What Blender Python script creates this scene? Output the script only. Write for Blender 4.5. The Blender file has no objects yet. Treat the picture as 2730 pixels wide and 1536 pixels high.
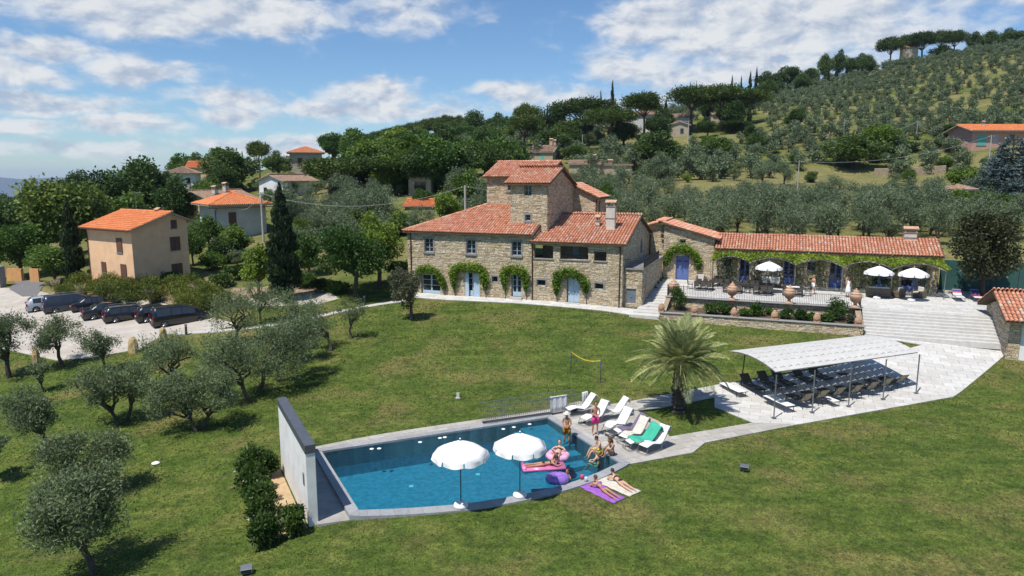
import bpy, bmesh, math, random
import numpy as np
from mathutils import Vector, Matrix
from mathutils.geometry import delaunay_2d_cdt
R = math.radians
scene = bpy.context.scene
col = scene.collection
# ------------------------------------------------------------------ camera
FOC = 1845.0; CAMZ = 13.5; PITCH = math.atan(298 / FOC)
cam_d = bpy.data.cameras.new('camera'); cam = bpy.data.objects.new('camera', cam_d); col.objects.link(cam)
cam.location = (0, 0, CAMZ); cam.rotation_euler = (R(90) - PITCH, 0, 0)
cam_d.lens = 36 * FOC / 2730; cam_d.sensor_width = 36; cam_d.clip_end = 40000; cam_d.clip_start = .5
scene.camera = cam
# ------------------------------------------------------------------ sun, sky, exposure
SUN_EL = 63.0; SUN_FROM = (-.66, -.75)
SUN_STRENGTH = 5.0; SKY_STRENGTH = .095; EXPOSURE = 0.12
sun_d = bpy.data.lights.new('sun', 'SUN'); sun = bpy.data.objects.new('sun', sun_d); col.objects.link(sun)
sun_d.energy = SUN_STRENGTH; sun_d.angle = R(.5); sun_d.color = (1, .955, .88)
hx, hy = Vector(SUN_FROM).normalized()
sdir = Vector((hx * math.cos(R(SUN_EL)), hy * math.cos(R(SUN_EL)), math.sin(R(SUN_EL))))
sun.rotation_euler = sdir.to_track_quat('Z', 'Y').to_euler(); sun.location = (0, 0, 60)
scene.view_settings.view_transform = 'Standard'; scene.view_settings.look = 'None'
scene.view_settings.exposure = EXPOSURE; scene.view_settings.gamma = 1
world = bpy.data.worlds.new('World'); scene.world = world; world.use_nodes = True

def build_sky():
    nt = world.node_tree; N = nt.nodes; Lk = nt.links; N.clear()
    out = N.new('ShaderNodeOutputWorld'); bg = N.new('ShaderNodeBackground'); Lk.new(bg.outputs[0], out.inputs[0])
    bg.inputs[1].default_value = SKY_STRENGTH
    sky = N.new('ShaderNodeTexSky'); sky.sky_type = 'NISHITA'; sky.sun_disc = False
    sky.sun_elevation = R(SUN_EL); sky.sun_rotation = math.atan2(hx, hy); sky.altitude = 300
    sky.air_density = 1.0; sky.dust_density = .25; sky.ozone_density = 2.2
    tc = N.new('ShaderNodeTexCoord'); sp = N.new('ShaderNodeSeparateXYZ'); Lk.new(tc.outputs['Generated'], sp.inputs[0])
    def m(op, a, b=None, clamp=False):
        n = N.new('ShaderNodeMath'); n.operation = op; n.use_clamp = clamp
        for i, v in enumerate((a, b)):
            if v is None: continue
            if isinstance(v, (int, float)): n.inputs[i].default_value = v
            else: Lk.new(v, n.inputs[i])
        return n.outputs[0]
    def vm(op, a, b):
        n = N.new('ShaderNodeVectorMath'); n.operation = op
        for i, v in enumerate((a, b)):
            if v is None: continue
            if isinstance(v, tuple): n.inputs[i].default_value = v
            else: Lk.new(v, n.inputs[i])
        return n
    az = m('ARCTAN2', sp.outputs[0], sp.outputs[1]); el = m('ARCSINE', sp.outputs[2])
    cb = N.new('ShaderNodeCombineXYZ'); Lk.new(az, cb.inputs[0]); Lk.new(el, cb.inputs[1])
    P = cb.outputs[0]
    # perspective of a cloud deck: features shrink towards the horizon
    def noise(vec, scale, detail, rough=.55, dist=0.):
        n = N.new('ShaderNodeTexNoise'); n.inputs['Scale'].default_value = scale; n.inputs['Detail'].default_value = detail
        n.inputs['Roughness'].default_value = rough; n.inputs['Distortion'].default_value = dist; Lk.new(vec, n.inputs['Vector']); return n
    st = vm('MULTIPLY', P, (1.0, 2.3, 1.0)).outputs[0]
    warp = noise(st, 9, 4)
    wv = vm('SUBTRACT', warp.outputs['Color'], (.5, .5, .5)).outputs[0]
    wv = vm('MULTIPLY', wv, (.13, .06, 0)).outputs[0]
    PW = vm('ADD', P, wv).outputs[0]
    blobs = [  # azimuth, elevation, half extents (degrees), weight
        (-25.0, 12.2, 13.5, 2.6, 1.1), (-17.8, 11.6, 5, 2.2, .75), (-16.5, 14.2, 5.5, 2.6, .62), (-8.3, 12.8, 7.0, 2.3, .55),
        (-33.0, 8.6, 4.6, 1.15, .95), (-27.6, 7.4, 4.2, 1.4, .9), (-35.5, 7.1, 5, 1.3, .8), (-25.0, 8.0, 1.5, .6, .7),
        (-21.0, 5.9, 5, 1.2, .85), (-21.5, 4.7, 4.4, .9, .85), (-10.6, 6.6, 4.4, 1.7, .95), (-12, 5.0, 10.5, 1.4, .82),
        (-32.5, 5.0, 6.5, 1.1, .78), (-29, 3.7, 4.6, .85, .8), (-36, 3.5, 4.5, .85, .76), (-20, 2.4, 9, .8, .7), (-31, 2.0, 8, .7, .62),
        (9.5, 8.6, 5.5, 1.6, .72), (20, 11.2, 15, 4.6, .95), (17, 7.6, 9, 1.7, .8), (33, 13.5, 12, 3.5, .9), (11.5, 11.6, 6, 2.2, .9),
        (0.5, 6.4, 5, 1.6, .75), (7, 6.2, 8, 1.3, .65), (52, 9, 10, 3, .8), (-55, 10, 12, 3, .8), (0, 24, 16, 4, .6), (-40, 26, 14, 4, .7), (38, 27, 14, 4, .7)]
    tot = None
    for (a_, e_, ra, re, w) in blobs:
        d = vm('SUBTRACT', PW, (R(a_), R(e_), 0)).outputs[0]
        d = vm('MULTIPLY', d, (1 / R(ra), 1 / R(re), 0)).outputs[0]
        ln = N.new('ShaderNodeVectorMath'); ln.operation = 'LENGTH'; Lk.new(d, ln.inputs[0])
        mr = N.new('ShaderNodeMapRange'); mr.interpolation_type = 'SMOOTHSTEP'; Lk.new(ln.outputs['Value'], mr.inputs[0])
        mr.inputs[1].default_value = 1.45; mr.inputs[2].default_value = .1; mr.inputs[3].default_value = 0; mr.inputs[4].default_value = w
        tot = mr.outputs[0] if tot is None else m('MAXIMUM', tot, mr.outputs[0])
    # elsewhere in the sky: sparser cumulus from noise alone, thinned to lower ambient light
    gen = noise(st, 3.1, 3); genv = m('MULTIPLY', m('SUBTRACT', gen.outputs[0], .56), 2.2, True)
    tot = m('MAXIMUM', tot, genv)
    st2 = vm('MULTIPLY', P, (1.0, 1.9, 1.0)).outputs[0]
    nA = noise(st2, 17, 7, .58, .25)
    up = vm('ADD', st2, (-.012, .02, 0)).outputs[0]
    nB = noise(up, 17, 5, .58, .25)
    body = m('ADD', tot, m('MULTIPLY', m('SUBTRACT', nA.outputs[0], .5), 1.25))
    mr = N.new('ShaderNodeMapRange'); mr.interpolation_type = 'SMOOTHSTEP'; Lk.new(body, mr.inputs[0])
    mr.inputs[1].default_value = .10; mr.inputs[2].default_value = .80; mr.inputs[4].default_value = .96
    dens = mr.outputs[0]
    lit = m('ADD', m('MULTIPLY', m('SUBTRACT', nA.outputs[0], nB.outputs[0]), 3.2), .62, True)
    thick = N.new('ShaderNodeMapRange'); Lk.new(body, thick.inputs[0]); thick.inputs[1].default_value = .6; thick.inputs[2].default_value = 1.45
    thick.inputs[3].default_value = 1; thick.inputs[4].default_value = .7
    lit = m('MULTIPLY', lit, thick.outputs[0])
    cr = N.new('ShaderNodeValToRGB'); Lk.new(lit, cr.inputs[0])
    k = 1 / SKY_STRENGTH
    cr.color_ramp.elements[0].position = .1; cr.color_ramp.elements[0].color = (.46, .54, .68, 1)
    cr.color_ramp.elements[1].position = .85; cr.color_ramp.elements[1].color = (.84, .86, .88, 1)
    cc = N.new('ShaderNodeMix'); cc.data_type = 'RGBA'; cc.blend_type = 'MULTIPLY'; cc.inputs[0].default_value = 1
    Lk.new(cr.outputs[0], cc.inputs[6]); cc.inputs[7].default_value = (k * .88, k * .88, k * .88, 1)
    sc_ = N.new('ShaderNodeMix'); sc_.data_type = 'RGBA'; sc_.blend_type = 'MULTIPLY'; sc_.inputs[0].default_value = 1
    Lk.new(sky.outputs[0], sc_.inputs[6]); sc_.inputs[7].default_value = SKY_TINT
    mx = N.new('ShaderNodeMix'); mx.data_type = 'RGBA'; Lk.new(dens, mx.inputs[0]); Lk.new(sc_.outputs[2], mx.inputs[6]); Lk.new(cc.outputs[2], mx.inputs[7])
    Lk.new(mx.outputs[2], bg.inputs[0])
SKY_TINT = (.79, 1.0, 1.2, 1)
build_sky()

# ------------------------------------------------------------------ pixel rays (measuring aid) and terrain
_c, _s = math.cos(PITCH), math.sin(PITCH)
def ray(px, py):
    u = (px - 1365) / FOC; v = (768 - py) / FOC
    return u, _c + v * _s, -_s + v * _c
def gz(px, py, z=0.):
    x, y, d = ray(px, py); t = (z - CAMZ) / d
    return Vector((x * t, y * t, z))
def gy(px, py, Y):
    x, y, d = ray(px, py); t = Y / y
    return Vector((x * t, Y, CAMZ + d * t))
PROF = {
 -1.3: [(0,-3),(40,-2.5),(58,-1.5),(80,-1),(120,-2),(200,-6),(400,-20),(1000,-60)],
 -.9: [(0,-2),(30,-1.8),(45,-1.3),(58,-.4),(80,.3),(120,0),(200,-4),(400,-16),(1000,-50)],
 -.7: [(0,-1.2),(30,-1.3),(42,-.9),(52,-.1),(60,.3),(80,1.2),(120,1.2),(200,-1),(400,-12),(1000,-45)],
 -.5: [(0,-1.1),(30,-.9),(42,-.5),(52,.1),(60,.5),(75,2.4),(90,3.6),(120,5.5),(150,8),(190,10),(240,10),(400,0),(1000,-40)],
 -.3: [(0,-.45),(28,-.28),(34,-.22),(42,-.05),(52,.6),(60,1.0),(70,1.9),(80,3.2),(90,4.8),(110,7),(140,10),(180,14),(250,17),(320,18),(500,5),(1000,-30)],
 -.2: [(0,-.3),(22,-.12),(26,-.06),(38,-.03),(45,.2),(55,1.0),(66,1.6),(75,2.9),(90,5.6),(110,8.2),(140,11.2),(180,15.2),(250,21),(320,24),(420,16),(700,-8),(1000,-25)],
 -.1: [(0,-.2),(25,-.05),(31,-.05),(38,-.05),(45,.35),(55,1.2),(66,1.8),(75,3),(90,6.5),(110,9.5),(140,12.5),(180,16.5),(250,24),(320,28),(420,24),(700,0),(1000,-20)],
 .1: [(0,-.05),(38,-.05),(45,.45),(55,1.5),(61,1.95),(75,4),(90,6.3),(110,8),(117,9),(125,12),(140,13),(180,19),(250,29),(330,34),(450,28),(800,0),(1000,-10)],
 .3: [(0,-.05),(40,-.05),(46,.5),(52,1.25),(58,1.6),(64,2.3),(70,4),(76,5.6),(90,6.5),(110,7.8),(117,8.6),(125,12.2),(143,13.8),(185,23),(250,36),(330,47),(420,50),(600,40),(1000,10)],
 .5: [(0,-.05),(42,-.05),(46,.5),(51,1.4),(58,1.6),(64,3),(70,4.8),(75,5.6),(90,6.5),(110,7.8),(117,8.6),(125,12.2),(143,14),(185,25),(250,43),(330,60),(400,68),(500,66),(1000,40)],
 .7: [(0,-.05),(42,-.05),(46,.5),(51,1.4),(57,2),(64,3.6),(70,5),(75,5.8),(90,6.8),(110,8.2),(117,9),(125,12.4),(143,15.5),(185,29),(250,49),(330,74),(400,83),(500,82),(1000,60)],
 .9: [(0,-.05),(40,0),(46,.7),(51,1.5),(57,2.5),(64,4),(75,6.5),(90,9),(110,13),(140,19),(185,33),(250,54),(330,79),(400,88),(500,88),(1000,70)],
 1.3: [(0,0),(40,.5),(51,2),(57,3),(64,4.5),(75,7),(90,10),(110,15),(140,22),(185,38),(250,60),(330,85),(400,94),(500,94),(1000,80)],
}
_us = np.array(sorted(PROF)); _ys = np.arange(0, 1001, 1.0); _ug = np.arange(-1.3, 1.3001, .05)
_rows = np.array([np.interp(_ys, *zip(*PROF[u])) for u in _us])
TAB = np.array([[np.interp(u, _us, _rows[:, j]) for u in _ug] for j in range(len(_ys))])   # [y,u]
def _blur(t, ax, n):
    for _ in range(n):
        p = np.pad(t, [(1, 1) if i == ax else (0, 0) for i in range(2)], mode='edge')
        t = (np.take(p, range(0, t.shape[ax]), ax) + 2 * np.take(p, range(1, t.shape[ax] + 1), ax) + np.take(p, range(2, t.shape[ax] + 2), ax)) / 4
    return t
TAB = _blur(TAB, 1, 3); TAB[45:] = _blur(TAB, 0, 2)[45:]
def T(x, y):
    x = np.asarray(x, float); y = np.asarray(y, float)
    yy = np.clip(y, 0, 999.99); u = np.clip(x / np.maximum(y, 28), -1.2999, 1.2999)
    fu = (u + 1.3) / .05; iu = np.clip(fu.astype(int), 0, len(_ug) - 2); wu = fu - iu
    iy = np.clip(yy.astype(int), 0, len(_ys) - 2); wy = yy - iy
    z = (TAB[iy, iu] * (1 - wu) + TAB[iy, iu + 1] * wu) * (1 - wy) + (TAB[iy + 1, iu] * (1 - wu) + TAB[iy + 1, iu + 1] * wu) * wy
    z = z + np.where(y > 1000, -(y - 1000) * .03, 0)
    w = np.clip((y - 90) / 60, 0, 1)
    z = z + w * (.8 * np.sin(x * .045 + y * .02) + .5 * np.sin(x * .11 - y * .07))
    return z
def TT(x, y): return float(T(x, y))
def GP(px, py, tmin=15., tmax=700.):
    """where the sight line through a photo pixel meets the ground"""
    x, y, d = ray(px, py); t = tmin
    while t < tmax:
        if CAMZ + d * t < TT(x * t, y * t):
            lo, hi = t - .5, t
            for _ in range(12):
                mid = (lo + hi) / 2
                if CAMZ + d * mid < TT(x * mid, y * mid): hi = mid
                else: lo = mid
            return Vector((x * hi, y * hi, TT(x * hi, y * hi)))
        t += .5
    return Vector((x * tmax, y * tmax, TT(x * tmax, y * tmax)))
# ------------------------------------------------------------------ the house frame: a along the facade, b back from it
HA = R(-21); E1 = Vector((math.cos(HA), math.sin(HA), 0)); E2 = Vector((-math.sin(HA), math.cos(HA), 0)); HO = Vector((-10.042, 68.017, 0))
def W(a, b, z=0.): return HO + E1 * a + E2 * b + Vector((0, 0, z))
# ------------------------------------------------------------------ builders
def link(o, parent=None):
    col.objects.link(o)
    if parent is not None: o.parent = parent
    return o
def tag(o, label=None, cat=None, group=None, kind=None):
    if label: o['label'] = label
    if cat: o['category'] = cat
    if group: o['group'] = group
    if kind: o['kind'] = kind
    return o
def empty(name, loc=(0, 0, 0), rz=0., label=None, cat=None, group=None):
    o = bpy.data.objects.new(name, None); o.location = loc; o.rotation_euler = (0, 0, rz); o.empty_display_size = .2
    col.objects.link(o); return tag(o, label, cat, group)
def mesh_np(name, V, F, mats=(), tint=None, midx=None, smooth=False, ncorner=4):
    me = bpy.data.meshes.new(name); V = np.asarray(V, np.float32); F = np.asarray(F, np.int32)
    me.vertices.add(len(V)); me.vertices.foreach_set('co', V.ravel())
    me.loops.add(F.size); me.loops.foreach_set('vertex_index', F.ravel())
    me.polygons.add(len(F)); me.polygons.foreach_set('loop_start', np.arange(0, F.size, ncorner, dtype=np.int32))
    if midx is not None: me.polygons.foreach_set('material_index', np.asarray(midx, np.int32))
    me.polygons.foreach_set('use_smooth', np.full(len(F), smooth, bool))
    for m in mats: me.materials.append(m)
    if tint is not None:
        at = me.attributes.new('tint', 'FLOAT', 'FACE'); at.data.foreach_set('value', np.asarray(tint, np.float32))
    me.update(calc_edges=True); return me
class MB:
    def __init__(s, f=None): s.v = []; s.f = []; s.t = []; s.m = []; s.fn = f; s.tint = 0.; s.mi = 0
    def av(s, p):
        if s.fn: p = s.fn(*p)
        s.v.append((p[0], p[1], p[2])); return len(s.v) - 1
    def af(s, idx): s.f.append(tuple(idx)); s.t.append(s.tint); s.m.append(s.mi)
    def quad(s, *ps): s.af([s.av(p) for p in ps])
    def box(s, x0, x1, y0, y1, z0, z1):
        i = [s.av(p) for p in ((x0, y0, z0), (x1, y0, z0), (x1, y1, z0), (x0, y1, z0), (x0, y0, z1), (x1, y0, z1), (x1, y1, z1), (x0, y1, z1))]
        for q in ((0, 3, 2, 1), (4, 5, 6, 7), (0, 1, 5, 4), (1, 2, 6, 5), (2, 3, 7, 6), (3, 0, 4, 7)): s.af([i[k] for k in q])
    def prism(s, poly, z0, z1):
        """poly: list of (x,y); z0/z1 numbers or functions"""
        g = lambda z, p: z(*p) if callable(z) else z
        b = [s.av((p[0], p[1], g(z0, p))) for p in poly]; t = [s.av((p[0], p[1], g(z1, p))) for p in poly]
        n = len(poly); s.af(b[::-1]); s.af(t)
        for k in range(n): s.af((b[k], b[(k + 1) % n], t[(k + 1) % n], t[k]))
    def slab(s, pts, th):
        """planar 3D polygon with thickness th straight down"""
        t = [s.av(p) for p in pts]; b = [s.av((p[0], p[1], p[2] - th)) for p in pts]; n = len(pts); s.af(t); s.af(b[::-1])
        for k in range(n): s.af((t[k], b[k], b[(k + 1) % n], t[(k + 1) % n]))
    def tube(s, path, r, n=6, cap=True):
        path = [Vector(p) for p in path]; rr = r if isinstance(r, (list, tuple)) else [r] * len(path); rings = []
        pn = None
        for k, p in enumerate(path):
            d = (path[min(k + 1, len(path) - 1)] - path[max(k - 1, 0)])
            if d.length < 1e-9: d = Vector((0, 0, 1))
            d.normalize()
            if pn is None:
                q = Vector((0, 0, 1)) if abs(d.z) < .9 else Vector((1, 0, 0)); x = d.cross(q).normalized()
            else:
                x = (pn - d * pn.dot(d)); x = x.normalized() if x.length > 1e-6 else d.orthogonal().normalized()
            pn = x; y = d.cross(x)
            rings.append([s.av(p + (x * math.cos(2 * math.pi * j / n) + y * math.sin(2 * math.pi * j / n)) * rr[k]) for j in range(n)])
        for a, b in zip(rings, rings[1:]):
            for j in range(n): s.af((a[j], a[(j + 1) % n], b[(j + 1) % n], b[j]))
        if cap: s.af(rings[0][::-1]); s.af(rings[-1])
    def lathe(s, prof, n=16, c=(0, 0, 0)):
        """prof: list of (radius, z)"""
        rings = [[s.av((c[0] + r * math.cos(2 * math.pi * j / n), c[1] + r * math.sin(2 * math.pi * j / n), c[2] + z)) for j in range(n)] for r, z in prof]
        for a, b in zip(rings, rings[1:]):
            for j in range(n): s.af((a[j], a[(j + 1) % n], b[(j + 1) % n], b[j]))
        s.af(rings[0][::-1]); s.af(rings[-1])
    def ball(s, c, r, nu=10, nv=7):
        rx, ry, rz = (r, r, r) if isinstance(r, (int, float)) else r
        rings = []
        for i in range(1, nv):
            th = math.pi * i / nv
            rings.append([s.av((c[0] + rx * math.sin(th) * math.cos(2 * math.pi * j / nu), c[1] + ry * math.sin(th) * math.sin(2 * math.pi * j / nu), c[2] - rz * math.cos(th))) for j in range(nu)])
        b = s.av((c[0], c[1], c[2] - rz)); t = s.av((c[0], c[1], c[2] + rz))
        for j in range(nu): s.af((b, rings[0][(j + 1) % nu], rings[0][j])); s.af((t, rings[-1][j], rings[-1][(j + 1) % nu]))
        for p, q in zip(rings, rings[1:]):
            for j in range(nu): s.af((p[j], p[(j + 1) % nu], q[(j + 1) % nu], q[j]))
    def mesh(s, name, mats, smooth=False):
        me = bpy.data.meshes.new(name); me.from_pydata(s.v, [], s.f)
        for m in (mats if isinstance(mats, (list, tuple)) else [mats]): me.materials.append(m)
        if any(s.m): me.polygons.foreach_set('material_index', s.m)
        if any(s.t):
            at = me.attributes.new('tint', 'FLOAT', 'FACE'); at.data.foreach_set('value', s.t)
        if smooth: me.polygons.foreach_set('use_smooth', [True] * len(s.f))
        me.update(); return me
    def build(s, name, mats, parent=None, smooth=False, kind=None, bevel=0.):
        o = bpy.data.objects.new(name, s.mesh(name, mats, smooth)); link(o, parent)
        if kind: o['kind'] = kind
        if bevel:
            b = o.modifiers.new('bevel', 'BEVEL'); b.width = bevel; b.segments = 2; b.limit_method = 'ANGLE'
        return o
def copy_tree(o, parent=None):
    c = o.copy(); col.objects.link(c); c.parent = parent
    for ch in list(o.children): copy_tree(ch, c)
    return c
def put(o, loc, rz=0., sc=1.):
    o.location = loc; o.rotation_euler = (0, 0, rz); o.scale = (sc, sc, sc) if isinstance(sc, (int, float)) else sc
    return o
# ------------------------------------------------------------------ materials
def ramp_node(nt, stops):
    n = nt.nodes.new('ShaderNodeValToRGB'); e = n.color_ramp.elements
    while len(e) < len(stops): e.new(.5)
    for k, (p, c) in enumerate(stops): e[k].position = p; e[k].color = (*c, 1)
    return n
def pmat(name, c1, c2=None, sc=4., rough=.8, bump=0., bsc=None, tint=None, metal=0., stretch=None, spec=None, wear=None, lo=.35, hi=.65, coat=0.):
    """noise-mottled surface; tint: colour ramp read per piece; wear: (colour, scale, amount)"""
    m = bpy.data.materials.new(name); m.use_nodes = True; nt = m.node_tree; N = nt.nodes; Lk = nt.links; b = N['Principled BSDF']
    b.inputs['Roughness'].default_value = rough; b.inputs['Metallic'].default_value = metal
    if spec is not None: b.inputs['Specular IOR Level'].default_value = spec
    if coat: b.inputs['Coat Weight'].default_value = coat
    geo = N.new('ShaderNodeNewGeometry'); vec = geo.outputs['Position']
    if stretch:
        mp = N.new('ShaderNodeVectorMath'); mp.operation = 'MULTIPLY'; mp.inputs[1].default_value = stretch; Lk.new(vec, mp.inputs[0]); vec = mp.outputs[0]
    def noise(s, d=5):
        n = N.new('ShaderNodeTexNoise'); n.inputs['Scale'].default_value = s; n.inputs['Detail'].default_value = d; Lk.new(vec, n.inputs['Vector']); return n
    c2 = c2 or tuple(v * .8 for v in c1)
    n1 = noise(sc); r = ramp_node(nt, [(lo, c2), (hi, c1)]); Lk.new(n1.outputs[0], r.inputs[0]); cout = r.outputs[0]
    def mix(kind, fac, a, bb):
        x = N.new('ShaderNodeMix'); x.data_type = 'RGBA'; x.blend_type = kind
        for i, v in ((0, fac), (6, a), (7, bb)):
            if isinstance(v, (int, float)): x.inputs[i].default_value = v
            elif isinstance(v, tuple): x.inputs[i].default_value = (*v, 1)
            else: Lk.new(v, x.inputs[i])
        return x.outputs[2]
    if tint:
        at = N.new('ShaderNodeAttribute'); at.attribute_name = 'tint'; tr = ramp_node(nt, tint); Lk.new(at.outputs['Fac'], tr.inputs[0])
        cout = mix('MULTIPLY', 1., tr.outputs[0], cout)
    if wear:
        wn = noise(wear[1], 8); wr = ramp_node(nt, [(.5, (0, 0, 0)), (.68, (wear[2],) * 3)]); Lk.new(wn.outputs[0], wr.inputs[0])
        cout = mix('MIX', wr.outputs[0], cout, wear[0])
    Lk.new(cout, b.inputs['Base Color'])
    if bump:
        bn = noise(bsc or sc * 6, 6); bp = N.new('ShaderNodeBump'); bp.inputs['Strength'].default_value = bump; bp.inputs['Distance'].default_value = .05
        Lk.new(bn.outputs[0], bp.inputs['Height']); Lk.new(bp.outputs[0], b.inputs['Normal'])
    return m
def leafmat(name, dark, light, back=None, transl=.25, rough=.55, big=None):
    m = bpy.data.materials.new(name); m.use_nodes = True; nt = m.node_tree; N = nt.nodes; Lk = nt.links; b = N['Principled BSDF']
    b.inputs['Roughness'].default_value = rough; b.inputs['Specular IOR Level'].default_value = .3
    at = N.new('ShaderNodeAttribute'); at.attribute_name = 'tint'; r = ramp_node(nt, [(0., dark), (.75, light), (1., tuple(v * 1.25 for v in light))]); Lk.new(at.outputs['Fac'], r.inputs[0])
    c = r.outputs[0]
    oi = N.new('ShaderNodeObjectInfo'); hs = N.new('ShaderNodeHueSaturation')   # every tree a little different
    mr = N.new('ShaderNodeMapRange'); Lk.new(oi.outputs['Random'], mr.inputs[0]); mr.inputs[3].default_value = .72; mr.inputs[4].default_value = 1.25; Lk.new(mr.outputs[0], hs.inputs['Value'])
    mr2 = N.new('ShaderNodeMapRange'); Lk.new(oi.outputs['Random'], mr2.inputs[0]); mr2.inputs[3].default_value = .515; mr2.inputs[4].default_value = .485; Lk.new(mr2.outputs[0], hs.inputs['Hue'])
    Lk.new(c, hs.inputs['Color']); c = hs.outputs[0]
    if back:
        g = N.new('ShaderNodeNewGeometry'); x = N.new('ShaderNodeMix'); x.data_type = 'RGBA'; Lk.new(g.outputs['Backfacing'], x.inputs[0]); Lk.new(c, x.inputs[6]); x.inputs[7].default_value = (*back, 1); c = x.outputs[2]
    Lk.new(c, b.inputs['Base Color'])
    tl = N.new('ShaderNodeBsdfTranslucent'); Lk.new(c, tl.inputs[0]); ms = N.new('ShaderNodeMixShader'); ms.inputs[0].default_value = transl
    Lk.new(b.outputs[0], ms.inputs[1]); Lk.new(tl.outputs[0], ms.inputs[2]); Lk.new(ms.outputs[0], N['Material Output'].inputs[0])
    return m
M = {}
M['stone'] = pmat('stone', (1, 1, 1), (.74, .72, .68), 9, .9, .5, 60, tint=[(0, (.38, .29, .185)), (.25, (.54, .43, .28)), (.5, (.64, .525, .36)), (.75, (.72, .61, .435)), (.93, (.60, .54, .45)), (1, (.58, .39, .265))], lo=.2, hi=.7)
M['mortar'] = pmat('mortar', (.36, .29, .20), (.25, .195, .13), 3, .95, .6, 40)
M['tile'] = pmat('roof_tile', (1, 1, 1), (.72, .70, .68), 5, .85, .4, 50, tint=[(0, (.38, .155, .09)), (.3, (.58, .225, .13)), (.6, (.66, .29, .175)), (.85, (.69, .39, .27)), (1, (.62, .49, .39))], wear=((.42, .33, .25), 1.6, .4), lo=.25, hi=.7)
M['tile_new'] = pmat('orange_roof_tile', (1, 1, 1), (.85, .83, .8), 5, .8, .3, 50, tint=[(0, (.58, .17, .06)), (.5, (.68, .215, .075)), (1, (.74, .28, .11))])
M['tile_old'] = pmat('brown_roof_tile', (1, 1, 1), (.75, .73, .7), 5, .85, .3, 50, tint=[(0, (.26, .16, .11)), (.5, (.36, .23, .165)), (1, (.46, .33, .25))])
M['deck'] = pmat('roof_boarding', (.12, .075, .045), (.08, .05, .03), 6, .9)
M['greystone'] = pmat('grey_dressed_stone', (.30, .285, .27), (.22, .21, .20), 8, .85, .3)
M['paleblue'] = pmat('pale_blue_paint', (.44, .56, .66), (.36, .47, .57), 7, .6)
M['blue'] = pmat('blue_door_paint', (.115, .17, .42), (.085, .13, .33), 7, .6)
M['white'] = pmat('white_paint', (.78, .78, .76), (.70, .70, .68), 3, .7)
M['winwhite'] = pmat('window_joinery', (.36, .43, .50), (.30, .36, .43), 3, .6)
M['glass'] = pmat('window_glass', (.018, .022, .03), (.012, .015, .02), 2, .06, spec=.6)
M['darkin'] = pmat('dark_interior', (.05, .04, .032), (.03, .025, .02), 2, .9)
M['pipe'] = pmat('copper_pipe', (.10, .05, .032), (.07, .036, .025), 9, .5, metal=.4)
M['iron'] = pmat('wrought_iron', (.045, .045, .048), (.03, .03, .032), 12, .6, metal=.3)
M['galv'] = pmat('galvanised_steel', (.28, .29, .30), (.22, .23, .24), 20, .45, metal=.7)
M['terra'] = pmat('terracotta', (.55, .33, .21), (.42, .245, .155), 6, .85, .4, 60, wear=((.45, .40, .33), 5, .7))
M['plaster'] = pmat('pale_plaster', (.60, .56, .50), (.50, .46, .40), 3, .9)
M['pave'] = pmat('pale_travertine', (1, 1, 1), (.88, .87, .86), 3.5, .8, .25, 40, tint=[(0, (.50, .485, .455)), (.5, (.565, .55, .52)), (1, (.625, .61, .585))], wear=((.44, .42, .39), 1.1, .5))
M['deckstone'] = pmat('pool_deck_stone', (1, 1, 1), (.86, .85, .83), 3.5, .8, .25, 40, tint=[(0, (.38, .355, .32)), (.5, (.43, .405, .37)), (1, (.48, .46, .425))], wear=((.32, .30, .27), 1.3, .55))
M['joint'] = pmat('paving_joint', (.36, .345, .32), (.28, .27, .25), 4, .9)
M['bark'] = pmat('bark', (.115, .09, .068), (.06, .047, .036), 14, .95, .8, 40, stretch=(1, 1, .35))
M['darkbark'] = pmat('dark_bark', (.06, .047, .037), (.03, .025, .02), 14, .95, .8, 40, stretch=(1, 1, .35))
M['pinebark'] = pmat('pine_bark', (.17, .105, .07), (.09, .06, .042), 10, .95, .8, 40, stretch=(1, 1, .35))
M['olive'] = leafmat('olive_leaf', (.060, .096, .036), (.165, .218, .085), (.18, .225, .12), .3)
M['olive_far'] = leafmat('olive_grove_leaf', (.060, .098, .042), (.165, .218, .100), (.18, .225, .135), .3)
M['leaf'] = leafmat('broad_leaf', (.038, .082, .016), (.105, .190, .032), None, .35)
M['leaf_dark'] = leafmat('dark_broad_leaf', (.030, .062, .015), (.088, .148, .034), None, .3)
M['leaf_lime'] = leafmat('lime_leaf', (.065, .125, .018), (.17, .26, .035), None, .35)
M['vine2'] = leafmat('pergola_vine_leaf', (.055, .105, .012), (.185, .27, .03), None, .3)
M['vine'] = leafmat('vine_leaf', (.09, .17, .018), (.27, .39, .04), None, .38)
M['cypress'] = leafmat('cypress_needle', (.011, .025, .009), (.036, .062, .020), None, .1)
M['pine'] = leafmat('pine_needle', (.026, .052, .010), (.090, .138, .024), None, .22)
M['cedar'] = leafmat('blue_cedar_needle', (.055, .085, .085), (.14, .19, .185), None, .12)
M['scrub'] = leafmat('broom_shrub', (.05, .08, .012), (.175, .205, .032), None, .25)
M['hedge'] = leafmat('laurel_leaf', (.016, .042, .009), (.062, .115, .022), None, .2, .35)
M['holm'] = leafmat('holm_oak_leaf', (.025, .032, .013), (.078, .088, .032), None, .15)
M['greygreen'] = leafmat('small_grey_leaf', (.045, .055, .028), (.125, .138, .072), None, .2)
M['plane'] = leafmat('plane_leaf', (.05, .095, .018), (.175, .235, .05), None, .35)
M['palm'] = leafmat('palm_leaflet', (.16, .195, .07), (.42, .45, .20), None, .25, .45)
cy = scene.cycles
cy.max_bounces = 5; cy.diffuse_bounces = 2; cy.glossy_bounces = 2; cy.transmission_bounces = 2; cy.transparent_max_bounces = 10
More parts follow.
